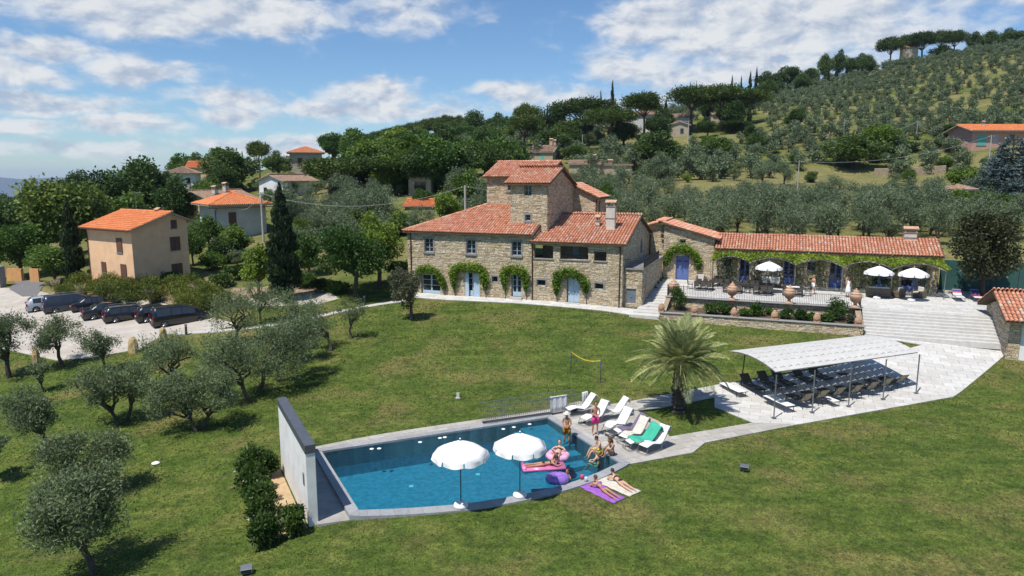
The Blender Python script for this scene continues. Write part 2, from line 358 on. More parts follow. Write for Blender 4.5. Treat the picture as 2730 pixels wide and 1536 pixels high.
cy.use_adaptive_sampling = True; cy.adaptive_threshold = .02; cy.caustics_reflective = False; cy.caustics_refractive = False
world.cycles.sampling_method = 'MANUAL'; world.cycles.sample_map_resolution = 512
# ------------------------------------------------------------------ ground
def in_poly(x, y, poly):
    x = np.asarray(x, float); y = np.asarray(y, float); r = np.zeros(x.shape, bool); n = len(poly)
    for i in range(n):
        x0, y0 = poly[i][0], poly[i][1]; x1, y1 = poly[(i + 1) % n][0], poly[(i + 1) % n][1]
        c = ((y0 > y) != (y1 > y)); r ^= c & (x < (x1 - x0) * (y - y0) / ((y1 - y0) if y1 != y0 else 1e-9) + x0)
    return r
def chain(p, q, n): return [(p[0] + (q[0] - p[0]) * k / n, p[1] + (q[1] - p[1]) * k / n) for k in range(n)]
# pool outline (water) : straight back and sides, bowed front
PFL = (-6.28, 26.49); PBL = (-9.40, 32.52); PBR = (2.01, 37.40); PFR = (5.10, 31.25)
front_in = [(-6.28, 26.49), (-4.3, 26.66), (-2.0, 27.05), (0.0, 27.72), (1.9, 28.62), (3.6, 29.82), (5.10, 31.25)]
front_out = [(-6.14, 25.97), (-4.1, 26.12), (-1.75, 26.55), (0.45, 27.32), (2.25, 28.25), (4.0, 29.5), (5.42, 30.92)]
def smooth_line(pts, n=4):
    pts = [Vector((p[0], p[1], 0)) for p in pts]; out = []
    for i in range(len(pts) - 1):
        a, b, c, d = pts[max(i - 1, 0)], pts[i], pts[i + 1], pts[min(i + 2, len(pts) - 1)]
        for k in range(n):
            t = k / n; p = .5 * ((2 * b) + (c - a) * t + (2 * a - 5 * b + 4 * c - d) * t * t + (3 * b - a - 3 * c + d) * t ** 3); out.append((p.x, p.y))
    out.append((pts[-1].x, pts[-1].y)); return out
fin = smooth_line(front_in); fout = smooth_line(front_out)
POOL_W = fin + [PBR, PBL]                       # water edge, counter-clockwise from front left
PE1 = Vector((PBR[0] - PBL[0], PBR[1] - PBL[1], 0)).normalized(); PE2 = Vector((-PE1.y, PE1.x, 0))
def off(p, a, b): return (p[0] + PE1.x * a + PE2.x * b, p[1] + PE1.y * a + PE2.y * b)
OBL = off(PBL, -.42, .42); OBR = off(PBR, .42, .42)
POOL_O = fout + [OBR, OBL, off(PFL, -.42, -.35)]
CH_W = 1.18                                        # sunk channel between pool and screen wall
CHAN = [off(PFL, -.43, -.36), off(PBL, -.43, .42), off(PBL, -.43 - CH_W, .42), off(PFL, -.43 - CH_W, -1.15), off(PFL, -.43, -1.15)]
HOLE = fout + [OBR, OBL, off(PBL, -.43 - CH_W, .42), off(PFL, -.43 - CH_W, -.1), off(PFL, -.42, -.36)]
def axis(dense0, dense1, step, far0, far1, g=1.22):
    v = list(np.arange(dense0, dense1 + 1e-6, step)); s = step; x = dense1
    while x < far1: s *= g; x += s; v.append(x)
    s = step; x = dense0; pre = []
    while x > far0: s *= g; x -= s; pre.append(x)
    return np.array(pre[::-1] + v)
def axis_y():
    v = list(np.arange(14, 80, .5)); s = .5
    x = 80.
    while x < 420: v.append(x); s = min(s * 1.04, 4.); x += s
    while x < 9000: v.append(x); s *= 1.25; x += s
    pre = []; x = 14.; s = .5
    while x > -400: s *= 1.4; x -= s; pre.append(x)
    return np.array(pre[::-1] + v)
gx = axis(-60, 60, .5, -7000, 7000, 1.06); gyv = axis_y()
GX, GY = np.meshgrid(gx, gyv); GZ = T(GX, GY)
# terrace and house stand on made ground: keep the natural ground under their floors
TERR = [W(24.9, 1.3), W(60, 1.3), W(60, 17), W(22.9, 17), W(22.9, 9)]
HOUSE = [W(-.2, .2), W(21.1, .2), W(21.1, 13), W(23, 13), W(28, 18), W(-.2, 14)]
GZ = np.where(in_poly(GX, GY, TERR), np.minimum(GZ, 2.7), GZ)
GZ = np.where(in_poly(GX, GY, HOUSE), np.minimum(GZ, 1.6), GZ)
HXI = (np.argmin(abs(gx + 17)), np.argmin(abs(gx - 12))); HYI = (np.argmin(abs(gyv - 20)), np.argmin(abs(gyv - 44)))
ny, nx = GX.shape
cells = np.ones((ny - 1, nx - 1), bool); cells[HYI[0]:HYI[1], HXI[0]:HXI[1]] = False
iy, ix = np.nonzero(cells)
F = np.stack([iy * nx + ix, iy * nx + ix + 1, (iy + 1) * nx + ix + 1, (iy + 1) * nx + ix], 1)
V = np.stack([GX.ravel(), GY.ravel(), GZ.ravel()], 1)
tri_v = []; tri_f = []
pts2 = [Vector((gx[i], gyv[j])) for j in range(HYI[0], HYI[1] + 1) for i in range(HXI[0], HXI[1] + 1)]
hp = [Vector((p[0], p[1])) for p in HOLE]
n0 = len(pts2); pts2 += hp; edges = [(n0 + k, n0 + (k + 1) % len(hp)) for k in range(len(hp))]
vo, eo, fo, *_ = delaunay_2d_cdt(pts2, edges, [], 0, 1e-5)
vx = np.array([p.x for p in vo]); vy = np.array([p.y for p in vo]); ft = np.array(fo)
keep = ~in_poly(vx[ft].mean(1), vy[ft].mean(1), HOLE)
vz = T(vx, vy)
base = len(V); V = np.vstack([V, np.stack([vx, vy, vz], 1)]); ft = ft[keep] + base
faces = [tuple(f) for f in F.tolist()] + [tuple(f) for f in ft.tolist()]
gm = bpy.data.meshes.new('ground'); gm.from_pydata(V.tolist(), [], faces)
# dryness of the sward, a property of the soil: 0 watered lawn, 1 parched field
xx, yy = V[:, 0], V[:, 1]; uu = xx / np.maximum(yy, 20)
dry = np.clip((yy - 70 - 0 * uu) / 8, 0, .42)
dry = np.where((yy > 60) & (uu > .25) & (yy < 74), .8, dry)
dry = np.where((yy > 52) & (uu < -.38), np.clip((yy - 52) / 8, 0, .45), dry)
dry = np.where((yy > 118) & (yy < 148) & (uu > .12) & (uu < .75), 1.3, dry)
dry = np.where((yy > 150) & (uu > .1), .32 + .42 * (np.sin(V[:, 2] * 1.15) > .35) * (yy > 178), dry)
dry = np.where((yy > 150) & (uu < .05), .25, dry)
at = gm.attributes.new('dry', 'FLOAT', 'POINT'); at.data.foreach_set('value', dry.astype(np.float32))
gm.polygons.foreach_set('use_smooth', [True] * len(gm.polygons)); gm.update()
def ground_mat():
    m = bpy.data.materials.new('grass_ground'); m.use_nodes = True; nt = m.node_tree; N = nt.nodes; Lk = nt.links; b = N['Principled BSDF']
    b.inputs['Roughness'].default_value = .95; b.inputs['Specular IOR Level'].default_value = .15
    geo = N.new('ShaderNodeNewGeometry'); P = geo.outputs['Position']
    def noise(s, d=6, v=None, r=.55):
        n = N.new('ShaderNodeTexNoise'); n.inputs['Scale'].default_value = s; n.inputs['Detail'].default_value = d; n.inputs['Roughness'].default_value = r; Lk.new(v or P, n.inputs['Vector']); return n.outputs[0]
    def mix(f, a, c, kind='MIX'):
        x = N.new('ShaderNodeMix'); x.data_type = 'RGBA'; x.blend_type = kind
        for i, v in ((0, f), (6, a), (7, c)):
            if isinstance(v, (int, float)): x.inputs[i].default_value = v
            elif isinstance(v, tuple): x.inputs[i].default_value = (*v, 1)
            else: Lk.new(v, x.inputs[i])
        return x.outputs[2]
    def rp(f, stops): r = ramp_node(nt, stops); Lk.new(f, r.inputs[0]); return r.outputs[0]
    st = N.new('ShaderNodeMapping'); st.inputs['Rotation'].default_value = (0, 0, R(-24)); st.inputs['Scale'].default_value = (.35, 1.25, 1); Lk.new(P, st.inputs[0])
    c = rp(noise(.55, 8), [(.28, (.052, .088, .016)), (.43, (.080, .120, .023)), (.57, (.110, .142, .031)), (.75, (.148, .162, .046))])
    c = mix(rp(noise(.9, 7, st.outputs[0]), [(.44, (0, 0, 0)), (.62, (.62,) * 3)]), c, (.042, .074, .012))      # darker mown streaks
    c = mix(rp(noise(.21, 7), [(.51, (0, 0, 0)), (.66, (.60,) * 3)]), c, (.195, .155, .068))                     # straw patches
    c = mix(rp(noise(.33, 9, st.outputs[0], .65), [(.58, (0, 0, 0)), (.72, (.5,) * 3)]), c, (.155, .122, .060))
    c = mix(rp(noise(.75, 6, None, .6), [(.56, (0, 0, 0)), (.66, (.7,) * 3)]), c, (.034, .066, .012))   # lush clumps    # worn, brownish
    # blade-scale speckle
    c = mix(1., c, rp(noise(13, 4, None, .7), [(.3, (.38,) * 3), (.5, (.95,) * 3), (.72, (1.7, 1.65, 1.4))]), 'MULTIPLY')
    c = mix(1., c, rp(noise(3.2, 5, None, .6), [(.3, (.62,) * 3), (.65, (1.28, 1.25, 1.15))]), 'MULTIPLY')
    d = rp(noise(.06, 8), [(.3, (.17, .16, .062)), (.5, (.26, .215, .095)), (.7, (.13, .15, .048))])
    d2 = rp(noise(.45, 8, None, .65), [(.35, (.10, .125, .036)), (.55, (.155, .155, .055)), (.7, (.30, .225, .115))])
    d = mix(.55, d, d2); d = mix(1., d, rp(noise(2.5, 6, None, .7), [(.3, (.6,) * 3), (.7, (1.25,) * 3)]), 'MULTIPLY')
    at = N.new('ShaderNodeAttribute'); at.attribute_name = 'dry'
    ad = N.new('ShaderNodeMath'); ad.operation = 'ADD'; Lk.new(at.outputs['Fac'], ad.inputs[0])
    nn = N.new('ShaderNodeMath'); nn.operation = 'MULTIPLY_ADD'; Lk.new(noise(.12, 6), nn.inputs[0]); nn.inputs[1].default_value = 1.2; nn.inputs[2].default_value = -.6; Lk.new(nn.outputs[0], ad.inputs[1])
    f = rp(ad.outputs[0], [(.2, (0, 0, 0)), (.55, (1, 1, 1))])
    c = mix(f, c, d); Lk.new(c, b.inputs['Base Color'])
    bp = N.new('ShaderNodeBump'); bp.inputs['Strength'].default_value = .9; bp.inputs['Distance'].default_value = .06; Lk.new(noise(9, 6, None, .7), bp.inputs['Height']); Lk.new(bp.outputs[0], b.inputs['Normal'])
    return m
M['ground'] = ground_mat(); gm.materials.append(M['ground'])
ground = bpy.data.objects.new('ground', gm); col.objects.link(ground); tag(ground, kind='structure')
# ------------------------------------------------------------------ draped sheets and paving
def drape(name, poly, mat, lift=.03, step=.8, kind='structure', zf=None, parent=None, skirt=.25):
    poly = [Vector((p[0], p[1])) for p in poly]; bp = []
    for k in range(len(poly)):
        a, b = poly[k], poly[(k + 1) % len(poly)]; n = max(1, int((b - a).length / step))
        bp += [a + (b - a) * (j / n) for j in range(n)]
    xs = [p.x for p in bp]; ys = [p.y for p in bp]
    X, Y = np.meshgrid(np.arange(min(xs) + step / 2, max(xs), step), np.arange(min(ys) + step / 2, max(ys), step))
    ins = in_poly(X, Y, bp); pts = bp + [Vector((float(a), float(b))) for a, b in zip(X[ins], Y[ins])]
    n = len(bp); vo, eo, fo, ov, *_ = delaunay_2d_cdt(pts, [(k, (k + 1) % n) for k in range(n)], [], 0, 1e-5)
    vx = np.array([p.x for p in vo]); vy = np.array([p.y for p in vo])
    ft = [f for f in fo if in_poly(np.mean([vx[i] for i in f]), np.mean([vy[i] for i in f]), bp)]
    z = (T(vx, vy) if zf is None else np.array([zf(a, b) for a, b in zip(vx, vy)])) + lift
    me = bpy.data.meshes.new(name); vv = list(zip(vx.tolist(), vy.tolist(), z.tolist()))
    if skirt:
        idx = {}
        for k in range(n): idx[k] = None
        nb = len(vv)
        bz = (T(xs, ys) if zf is None else np.array([zf(a, b) for a, b in zip(xs, ys)])) + lift
        vv += [(xs[k], ys[k], bz[k]) for k in range(n)] + [(xs[k], ys[k], bz[k] - skirt) for k in range(n)]
        ft = list(ft) + [(nb + k, nb + n + k, nb + n + (k + 1) % n, nb + (k + 1) % n) for k in range(n)]
    me.from_pydata(vv, [], [tuple(f) for f in ft])
    me.materials.append(mat); me.update(); o = bpy.data.objects.new(name, me); link(o, parent)
    if kind and parent is None: o['kind'] = kind
    return o
def clip_convex(sub, cx0, cx1, cy0, cy1):
    def cut(P, f, g):
        out = []
        for i in range(len(P)):
            a, b = P[i], P[(i + 1) % len(P)]; fa, fb = f(a), f(b)
            if fa >= 0: out.append(a)
            if (fa >= 0) != (fb >= 0): t = fa / (fa - fb); out.append((a[0] + (b[0] - a[0]) * t, a[1] + (b[1] - a[1]) * t))
        return out
    for f in (lambda p: p[0] - cx0, lambda p: cx1 - p[0], lambda p: p[1] - cy0, lambda p: cy1 - p[1]):
        sub = cut(sub, f, None)
        if len(sub) < 3: return []
    return sub
def pave(parent, poly, ang, sx, sy, mat, lift=.05, gap=.012, zf=None, limit=300, seed=1, bond=.5):
    """lay slabs over a polygon; the largest `limit` in view are parts of their own, the rest one joined part"""
    rng = random.Random(seed); ca, sa = math.cos(-ang), math.sin(-ang)
    L = [(p[0] * ca - p[1] * sa, p[0] * sa + p[1] * ca) for p in poly]
    x0 = min(p[0] for p in L); x1 = max(p[0] for p in L); y0 = min(p[1] for p in L); y1 = max(p[1] for p in L)
    slabs = []; r = 0; y = y0
    while y < y1:
        x = x0 - (bond * sx if r % 2 else 0)
        while x < x1:
            q = clip_convex(L, x + gap / 2, x + sx - gap / 2, y + gap / 2, y + sy - gap / 2)
            if len(q) >= 3:
                A = abs(sum(q[i][0] * q[(i + 1) % len(q)][1] - q[(i + 1) % len(q)][0] * q[i][1] for i in range(len(q)))) / 2
                if A > .02: slabs.append([(p[0] * ca + p[1] * sa, -p[0] * sa + p[1] * ca) for p in q])
            x += sx
        y += sy; r += 1
    slabs.sort(key=lambda q: q[0][0] ** 2 + q[0][1] ** 2)
    zfun = zf or (lambda a, b: TT(a, b)); rest = MB()
    for k, q in enumerate(slabs):
        mb = MB() if k < limit else rest; mb.tint = rng.random() * .98 + .01; dz = rng.uniform(-.003, .004)
        mb.prism(q, lambda a, b: zfun(a, b) + lift - .06, lambda a, b, dz=dz: zfun(a, b) + lift + dz)
        if k < limit: mb.build('slab', mat, parent)
    if rest.v: rest.build('slab_field', mat, parent, kind='stuff')
px2 = lambda L, z=0.: [gz(a, b, z).to_2d() for a, b in L]
pxg = lambda L: [GP(a, b).to_2d() for a, b in L]
# plaza and paths (one level with the pool deck, rising to the stairs)
plaza_p = px2([(2007, 1127), (2129, 1131), (2541, 1058)]) + pxg([(2674, 952)]) + [W(49.8, -1.6).to_2d(), W(40.3, -1.95).to_2d()] + pxg([(2458, 921), (2325, 957)]) + px2([(1905, 1037), (1905, 1085)])
back_p = px2([(1905, 1037), (1905, 1062), (1740, 1092), (1640, 1099), (1590, 1086), (1660, 1077)])[::-1]
front_p = px2([(2007, 1127), (2129, 1131), (1880, 1180), (1848, 1206), (1785, 1164)])[::-1]
deck_p = [Vector(OBR), Vector(off(PFR, .42, -.3))] + px2([(1848, 1206), (1785, 1164), (1760, 1125), (1700, 1097), (1640, 1099), (1590, 1086), (1545, 1075), (1470, 1092)])
strip_p = [Vector(OBL), Vector(OBR)] + px2([(1470, 1092), (1287, 1117), (837, 1182)])
plz = drape('plaza', plaza_p, M['joint'], .02); pave(plz, plaza_p, R(-21), 1.15, .62, M['pave'], .055, .02, limit=300, seed=3)
pth = drape('garden_path', back_p, M['joint'], .022); pave(pth, back_p, R(24), .9, .6, M['deckstone'], .055, .014, seed=4)
pth2 = drape('pool_path', front_p, M['joint'], .024); pave(pth2, front_p, R(18), .9, .6, M['deckstone'], .055, .014, seed=5)
dk = drape('pool_deck', deck_p, M['joint'], .026); pave(dk, deck_p, math.atan2(PE1.y, PE1.x), 1.2, .6, M['deckstone'], .055, .012, seed=6)
stp = drape('pool_edge_paving', strip_p, M['joint'], .028); pave(stp, strip_p, math.atan2(PE1.y, PE1.x), 1.2, .5, M['deckstone'], .055, .012, seed=7)
M['gravel'] = pmat('pale_gravel', (.50, .455, .40), (.40, .36, .31), 1.2, .95, .5, 30, wear=((.32, .27, .21), .6, .5))
M['dirt'] = pmat('dry_earth', (.33, .24, .155), (.24, .175, .105), 1.4, .95, .6, 20, wear=((.14, .15, .06), 1.1, .6))
M['asphalt'] = pmat('grey_asphalt', (.17, .165, .165), (.13, .125, .13), 3, .95)
park_p = pxg([(-160, 770), (60, 768), (130, 783), (230, 792), (420, 805), (560, 845), (640, 866), (560, 884), (440, 892), (372, 932), (240, 955), (150, 962), (0, 930), (-160, 905)])
drape('car_park', park_p, M['gravel'], .04, 1.2)
drape('driveway', pxg([(25, 772), (42, 752), (100, 746), (118, 760), (98, 790), (60, 792)]), M['asphalt'], .07, 1.0)
drape('gravel_track', pxg([(560, 792), (720, 797), (880, 782), (905, 797), (850, 812), (720, 818), (590, 808)]), M['gravel'], .045, 1.0)
drape('earth_bank', pxg([(545, 775), (700, 765), (860, 748), (930, 765), (905, 780), (880, 781), (720, 795), (560, 790)]), M['dirt'], .035, 1.0)
drape('shrub_bed_earth', pxg([(120, 780), (300, 765), (560, 785), (620, 830), (560, 842), (420, 803), (230, 790)]), M['dirt'], .03, 1.0)
def strip_path(name, pts, w, mat, lift):
    P = [GP(*p) for p in pts]; l, r = [], []
    for k, p in enumerate(P):
        d = (P[min(k + 1, len(P) - 1)] - P[max(k - 1, 0)]).to_2d().normalized(); n = Vector((-d.y, d.x)); l.append(p.to_2d() + n * w / 2); r.append(p.to_2d() - n * w / 2)
    return drape(name, l + r[::-1], mat, lift, .6)
strip_path('foot_path', [(1092, 800), (1010, 812), (905, 832), (800, 856), (700, 872), (600, 882), (470, 890)], .75, M['pave'], .05)
hp_ = [W(-1.5, -.9), W(-.5, -1.35), W(5, -1.5), W(12, -1.3), W(20, -1.45), W(24.8, -2.3), W(24.8, 0), W(20.9, .1), W(-.5, .1)]
hw = drape('house_path', [p.to_2d() for p in hp_], M['joint'], .05, .8)
pave(hw, [p.to_2d() for p in hp_], HA, .9, .7, M['pave'], .075, .012, seed=9)
# ------------------------------------------------------------------ pool
M['coping'] = pmat('grey_basalt_coping', (.33, .335, .345), (.27, .275, .285), 7, .7, .2, 60, tint=[(0, (.86,) * 3), (1, (1.12,) * 3)])
M['mosaic'] = pmat('pool_mosaic_ripple_light', (.135, .295, .38), (.08, .20, .275), 4.0, .6, tint=[(0, (1,) * 3), (1, (1.15,) * 3)])  # mosaic blue; its pale and dark mottling is rippling light painted in
M['concrete'] = pmat('smooth_concrete', (.80, .785, .75), (.72, .705, .67), 1.6, .85, .2, 30, wear=((.55, .53, .49), 1.2, .4))
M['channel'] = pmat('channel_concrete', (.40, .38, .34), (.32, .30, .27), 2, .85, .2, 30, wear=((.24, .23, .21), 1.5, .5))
pool = empty('swimming_pool', (0, 0, 0), 0, 'long blue swimming pool with a bowed front edge in the lawn', 'pool')
b = MB(); n = len(POOL_W); D = -1.45
for k in range(n):
    p, q = POOL_W[k], POOL_W[(k + 1) % n]; b.quad((p[0], p[1], -.02), (q[0], q[1], -.02), (q[0], q[1], D), (p[0], p[1], D))
b.af([b.av((p[0], p[1], D)) for p in POOL_W])
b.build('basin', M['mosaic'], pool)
def pq(a, c): return (PBL[0] + PE1.x * a + PE2.x * c, PBL[1] + PE1.y * a + PE2.y * c)
LX = (Vector(PBR) - Vector(PBL)).length; LD = (Vector(PBR) - Vector(PFR)).length
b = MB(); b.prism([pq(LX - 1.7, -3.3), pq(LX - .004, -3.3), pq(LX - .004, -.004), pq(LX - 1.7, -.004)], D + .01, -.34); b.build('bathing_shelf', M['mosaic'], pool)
for k, (c0, zt) in enumerate([(3.3, -.34), (4.0, -.62), (4.7, -.9), (5.4, -1.15)]):
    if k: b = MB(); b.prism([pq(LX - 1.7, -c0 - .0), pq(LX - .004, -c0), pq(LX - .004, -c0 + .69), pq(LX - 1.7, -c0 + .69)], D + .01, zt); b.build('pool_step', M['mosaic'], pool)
for i, z in ((0, -.5), (1, -.8), (2, -1.1)):
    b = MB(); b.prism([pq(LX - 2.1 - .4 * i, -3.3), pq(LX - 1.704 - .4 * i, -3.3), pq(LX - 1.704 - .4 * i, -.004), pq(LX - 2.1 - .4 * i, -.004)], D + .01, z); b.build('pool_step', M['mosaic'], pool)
b = MB(); b.box(-.10, .10, -.10, .10, -.02, .02)
wl_ = b.mesh('pool_lamp', M['white'])
for (px, py) in [(902, 1245), (1096, 1275), (1274, 1244), (978, 1352)]:
    p = gz(px, py, -1.0)
    if in_poly(p.x, p.y, POOL_W): o = bpy.data.objects.new('floor_inlet', wl_); link(o, pool); o.location = (*gz(px, py, D + .03 if True else 0).to_2d(), D + .03); o.location = (p.x, p.y, D + .03)
def coping_run(inn, out, name, w):
    """stone coping units between an inner and an outer line"""
    for k in range(len(inn) - 1):
        bb = MB(); bb.tint = random.random() * .9 + .05; g = .004
        a, c = Vector(inn[k]), Vector(inn[k + 1]); d, e = Vector(out[k]), Vector(out[k + 1]); dd = (c - a).normalized() * g
        bb.prism([tuple(a + dd), tuple(d + dd), tuple(e - dd), tuple(c - dd)][::-1], -.9, w); bb.build('coping_stone', M['coping'], pool)
coping_run(fin, fout, 'front', .03)
nL = 9; coping_run(chain(PBL, PFL, nL) + [PFL], chain(OBL, off(PFL, -.42, -.35), nL) + [off(PFL, -.42, -.35)], 'left', .05)
nB = 16; coping_run(chain(PBR, PBL, nB) + [PBL], chain(OBR, OBL, nB) + [OBL], 'back', .075)
nR = 9; coping_run(chain(PFR, PBR, nR) + [PBR], chain(off(PFR, .42, -.3), OBR, nR) + [OBR], 'right', .06)
bb = MB(); bb.tint = .4; bb.prism([PFL, fout[0], off(PFL, -.42, -.35)], -.9, .045); bb.build('coping_stone', M['coping'], pool)
bb = MB(); bb.tint = .4; bb.prism([PFR, off(PFR, .42, -.3), fout[-1]], -.9, .045); bb.build('coping_stone', M['coping'], pool)
def water_mat():
    m = bpy.data.materials.new('pool_water'); m.use_nodes = True; nt = m.node_tree; N = nt.nodes; Lk = nt.links; N.remove(N['Principled BSDF'])
    tr = N.new('ShaderNodeBsdfTransparent'); tr.inputs[0].default_value = (.33, .78, .88, 1)
    gl = N.new('ShaderNodeBsdfGlossy'); gl.inputs['Roughness'].default_value = .04
    fr = N.new('ShaderNodeFresnel'); fr.inputs[0].default_value = 1.33
    geo = N.new('ShaderNodeNewGeometry'); no = N.new('ShaderNodeTexNoise'); no.inputs['Scale'].default_value = 5.5; no.inputs['Detail'].default_value = 4; no.inputs['Distortion'].default_value = .6; Lk.new(geo.outputs['Position'], no.inputs['Vector'])
    bp = N.new('ShaderNodeBump'); bp.inputs['Strength'].default_value = .6; bp.inputs['Distance'].default_value = .06; Lk.new(no.outputs[0], bp.inputs['Height'])
    Lk.new(bp.outputs[0], gl.inputs['Normal']); Lk.new(bp.outputs[0], fr.inputs['Normal'])
    mx = N.new('ShaderNodeMixShader'); Lk.new(fr.outputs[0], mx.inputs[0]); Lk.new(tr.outputs[0], mx.inputs[1]); Lk.new(gl.outputs[0], mx.inputs[2]); Lk.new(mx.outputs[0], N['Material Output'].inputs[0])
    return m
M['water'] = water_mat()
b = MB(); b.af([b.av((p[0], p[1], -.045)) for p in POOL_W]); b.build('pool_water', M['water'], pool)
# sunk channel, screen wall with dark cap
ch = empty('screen_wall', (0, 0, 0), 0, 'tall white concrete screen wall with dark metal cap at the end of the pool', 'wall')
wa0 = Vector(off(PFL, -.43 - CH_W, -.03)); wa1 = wa0 + Vector(off(PBL, 0, 0)) - Vector(PFL); wa1 = wa0 + (wa1 - wa0).normalized() * 6.6
nrm = Vector((-(wa1 - wa0).y, (wa1 - wa0).x)).normalized()
if nrm.x > 0: nrm = -nrm
def wallbox(bm, s0, s1, o0, o1, z0, z1):
    d = (wa1 - wa0).normalized(); f = lambda s, o: tuple(wa0 + d * s + nrm * o)
    P = [f(s0, o0), f(s1, o0), f(s1, o1), f(s0, o1)]; bm.prism(P if True else P[::-1], z0, z1)
b = MB(); wallbox(b, 0, 6.6, 0, .36, -1.4, 2.78); b.build('wall_body', M['concrete'], ch)
b = MB(); wallbox(b, -.03, 6.63, -.03, .39, 2.78, 3.13); b.build('wall_cap', pmat('dark_zinc', (.115, .125, .145), (.09, .10, .118), 4, .5, metal=.3), ch, bevel=.01)
b = MB(); wallbox(b, .5, .72, .36, .39, 1.25, 1.75); b.build('control_panel', M['galv'], ch)
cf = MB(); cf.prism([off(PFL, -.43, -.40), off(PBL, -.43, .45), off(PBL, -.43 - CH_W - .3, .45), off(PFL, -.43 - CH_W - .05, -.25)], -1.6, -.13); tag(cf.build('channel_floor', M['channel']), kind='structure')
M['sandsoil'] = pmat('sandy_soil', (.50, .36, .21), (.40, .28, .16), 3, .95, .5)
bedp = [tuple(wa0 + nrm * .43), tuple(wa0 + nrm * 2.0), tuple(wa1 + nrm * 2.1), tuple(wa1 + nrm * .43)]
drape('hedge_bed_soil', bedp, M['sandsoil'], .03, .6)
# far hills on the horizon
hb_ = MB(); pts = []
for k in range(0, 61):
    a = R(-50 + k * 100 / 60); r = 14000; h = -40 + 60 * abs(math.sin(k * .7)) + 50 * math.sin(k * .23 + 1)
    pts.append((r * math.sin(a), r * math.cos(a), h))
for p, q in zip(pts, pts[1:]):
    hb_.quad((p[0], p[1], -900), (q[0], q[1], -900), q, p); hb_.quad(p, q, (q[0] * 1.15, q[1] * 1.15, -900), (p[0] * 1.15, p[1] * 1.15, -900))
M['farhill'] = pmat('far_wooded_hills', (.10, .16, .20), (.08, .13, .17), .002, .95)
tag(hb_.build('hills', M['farhill'], smooth=True), kind='structure')
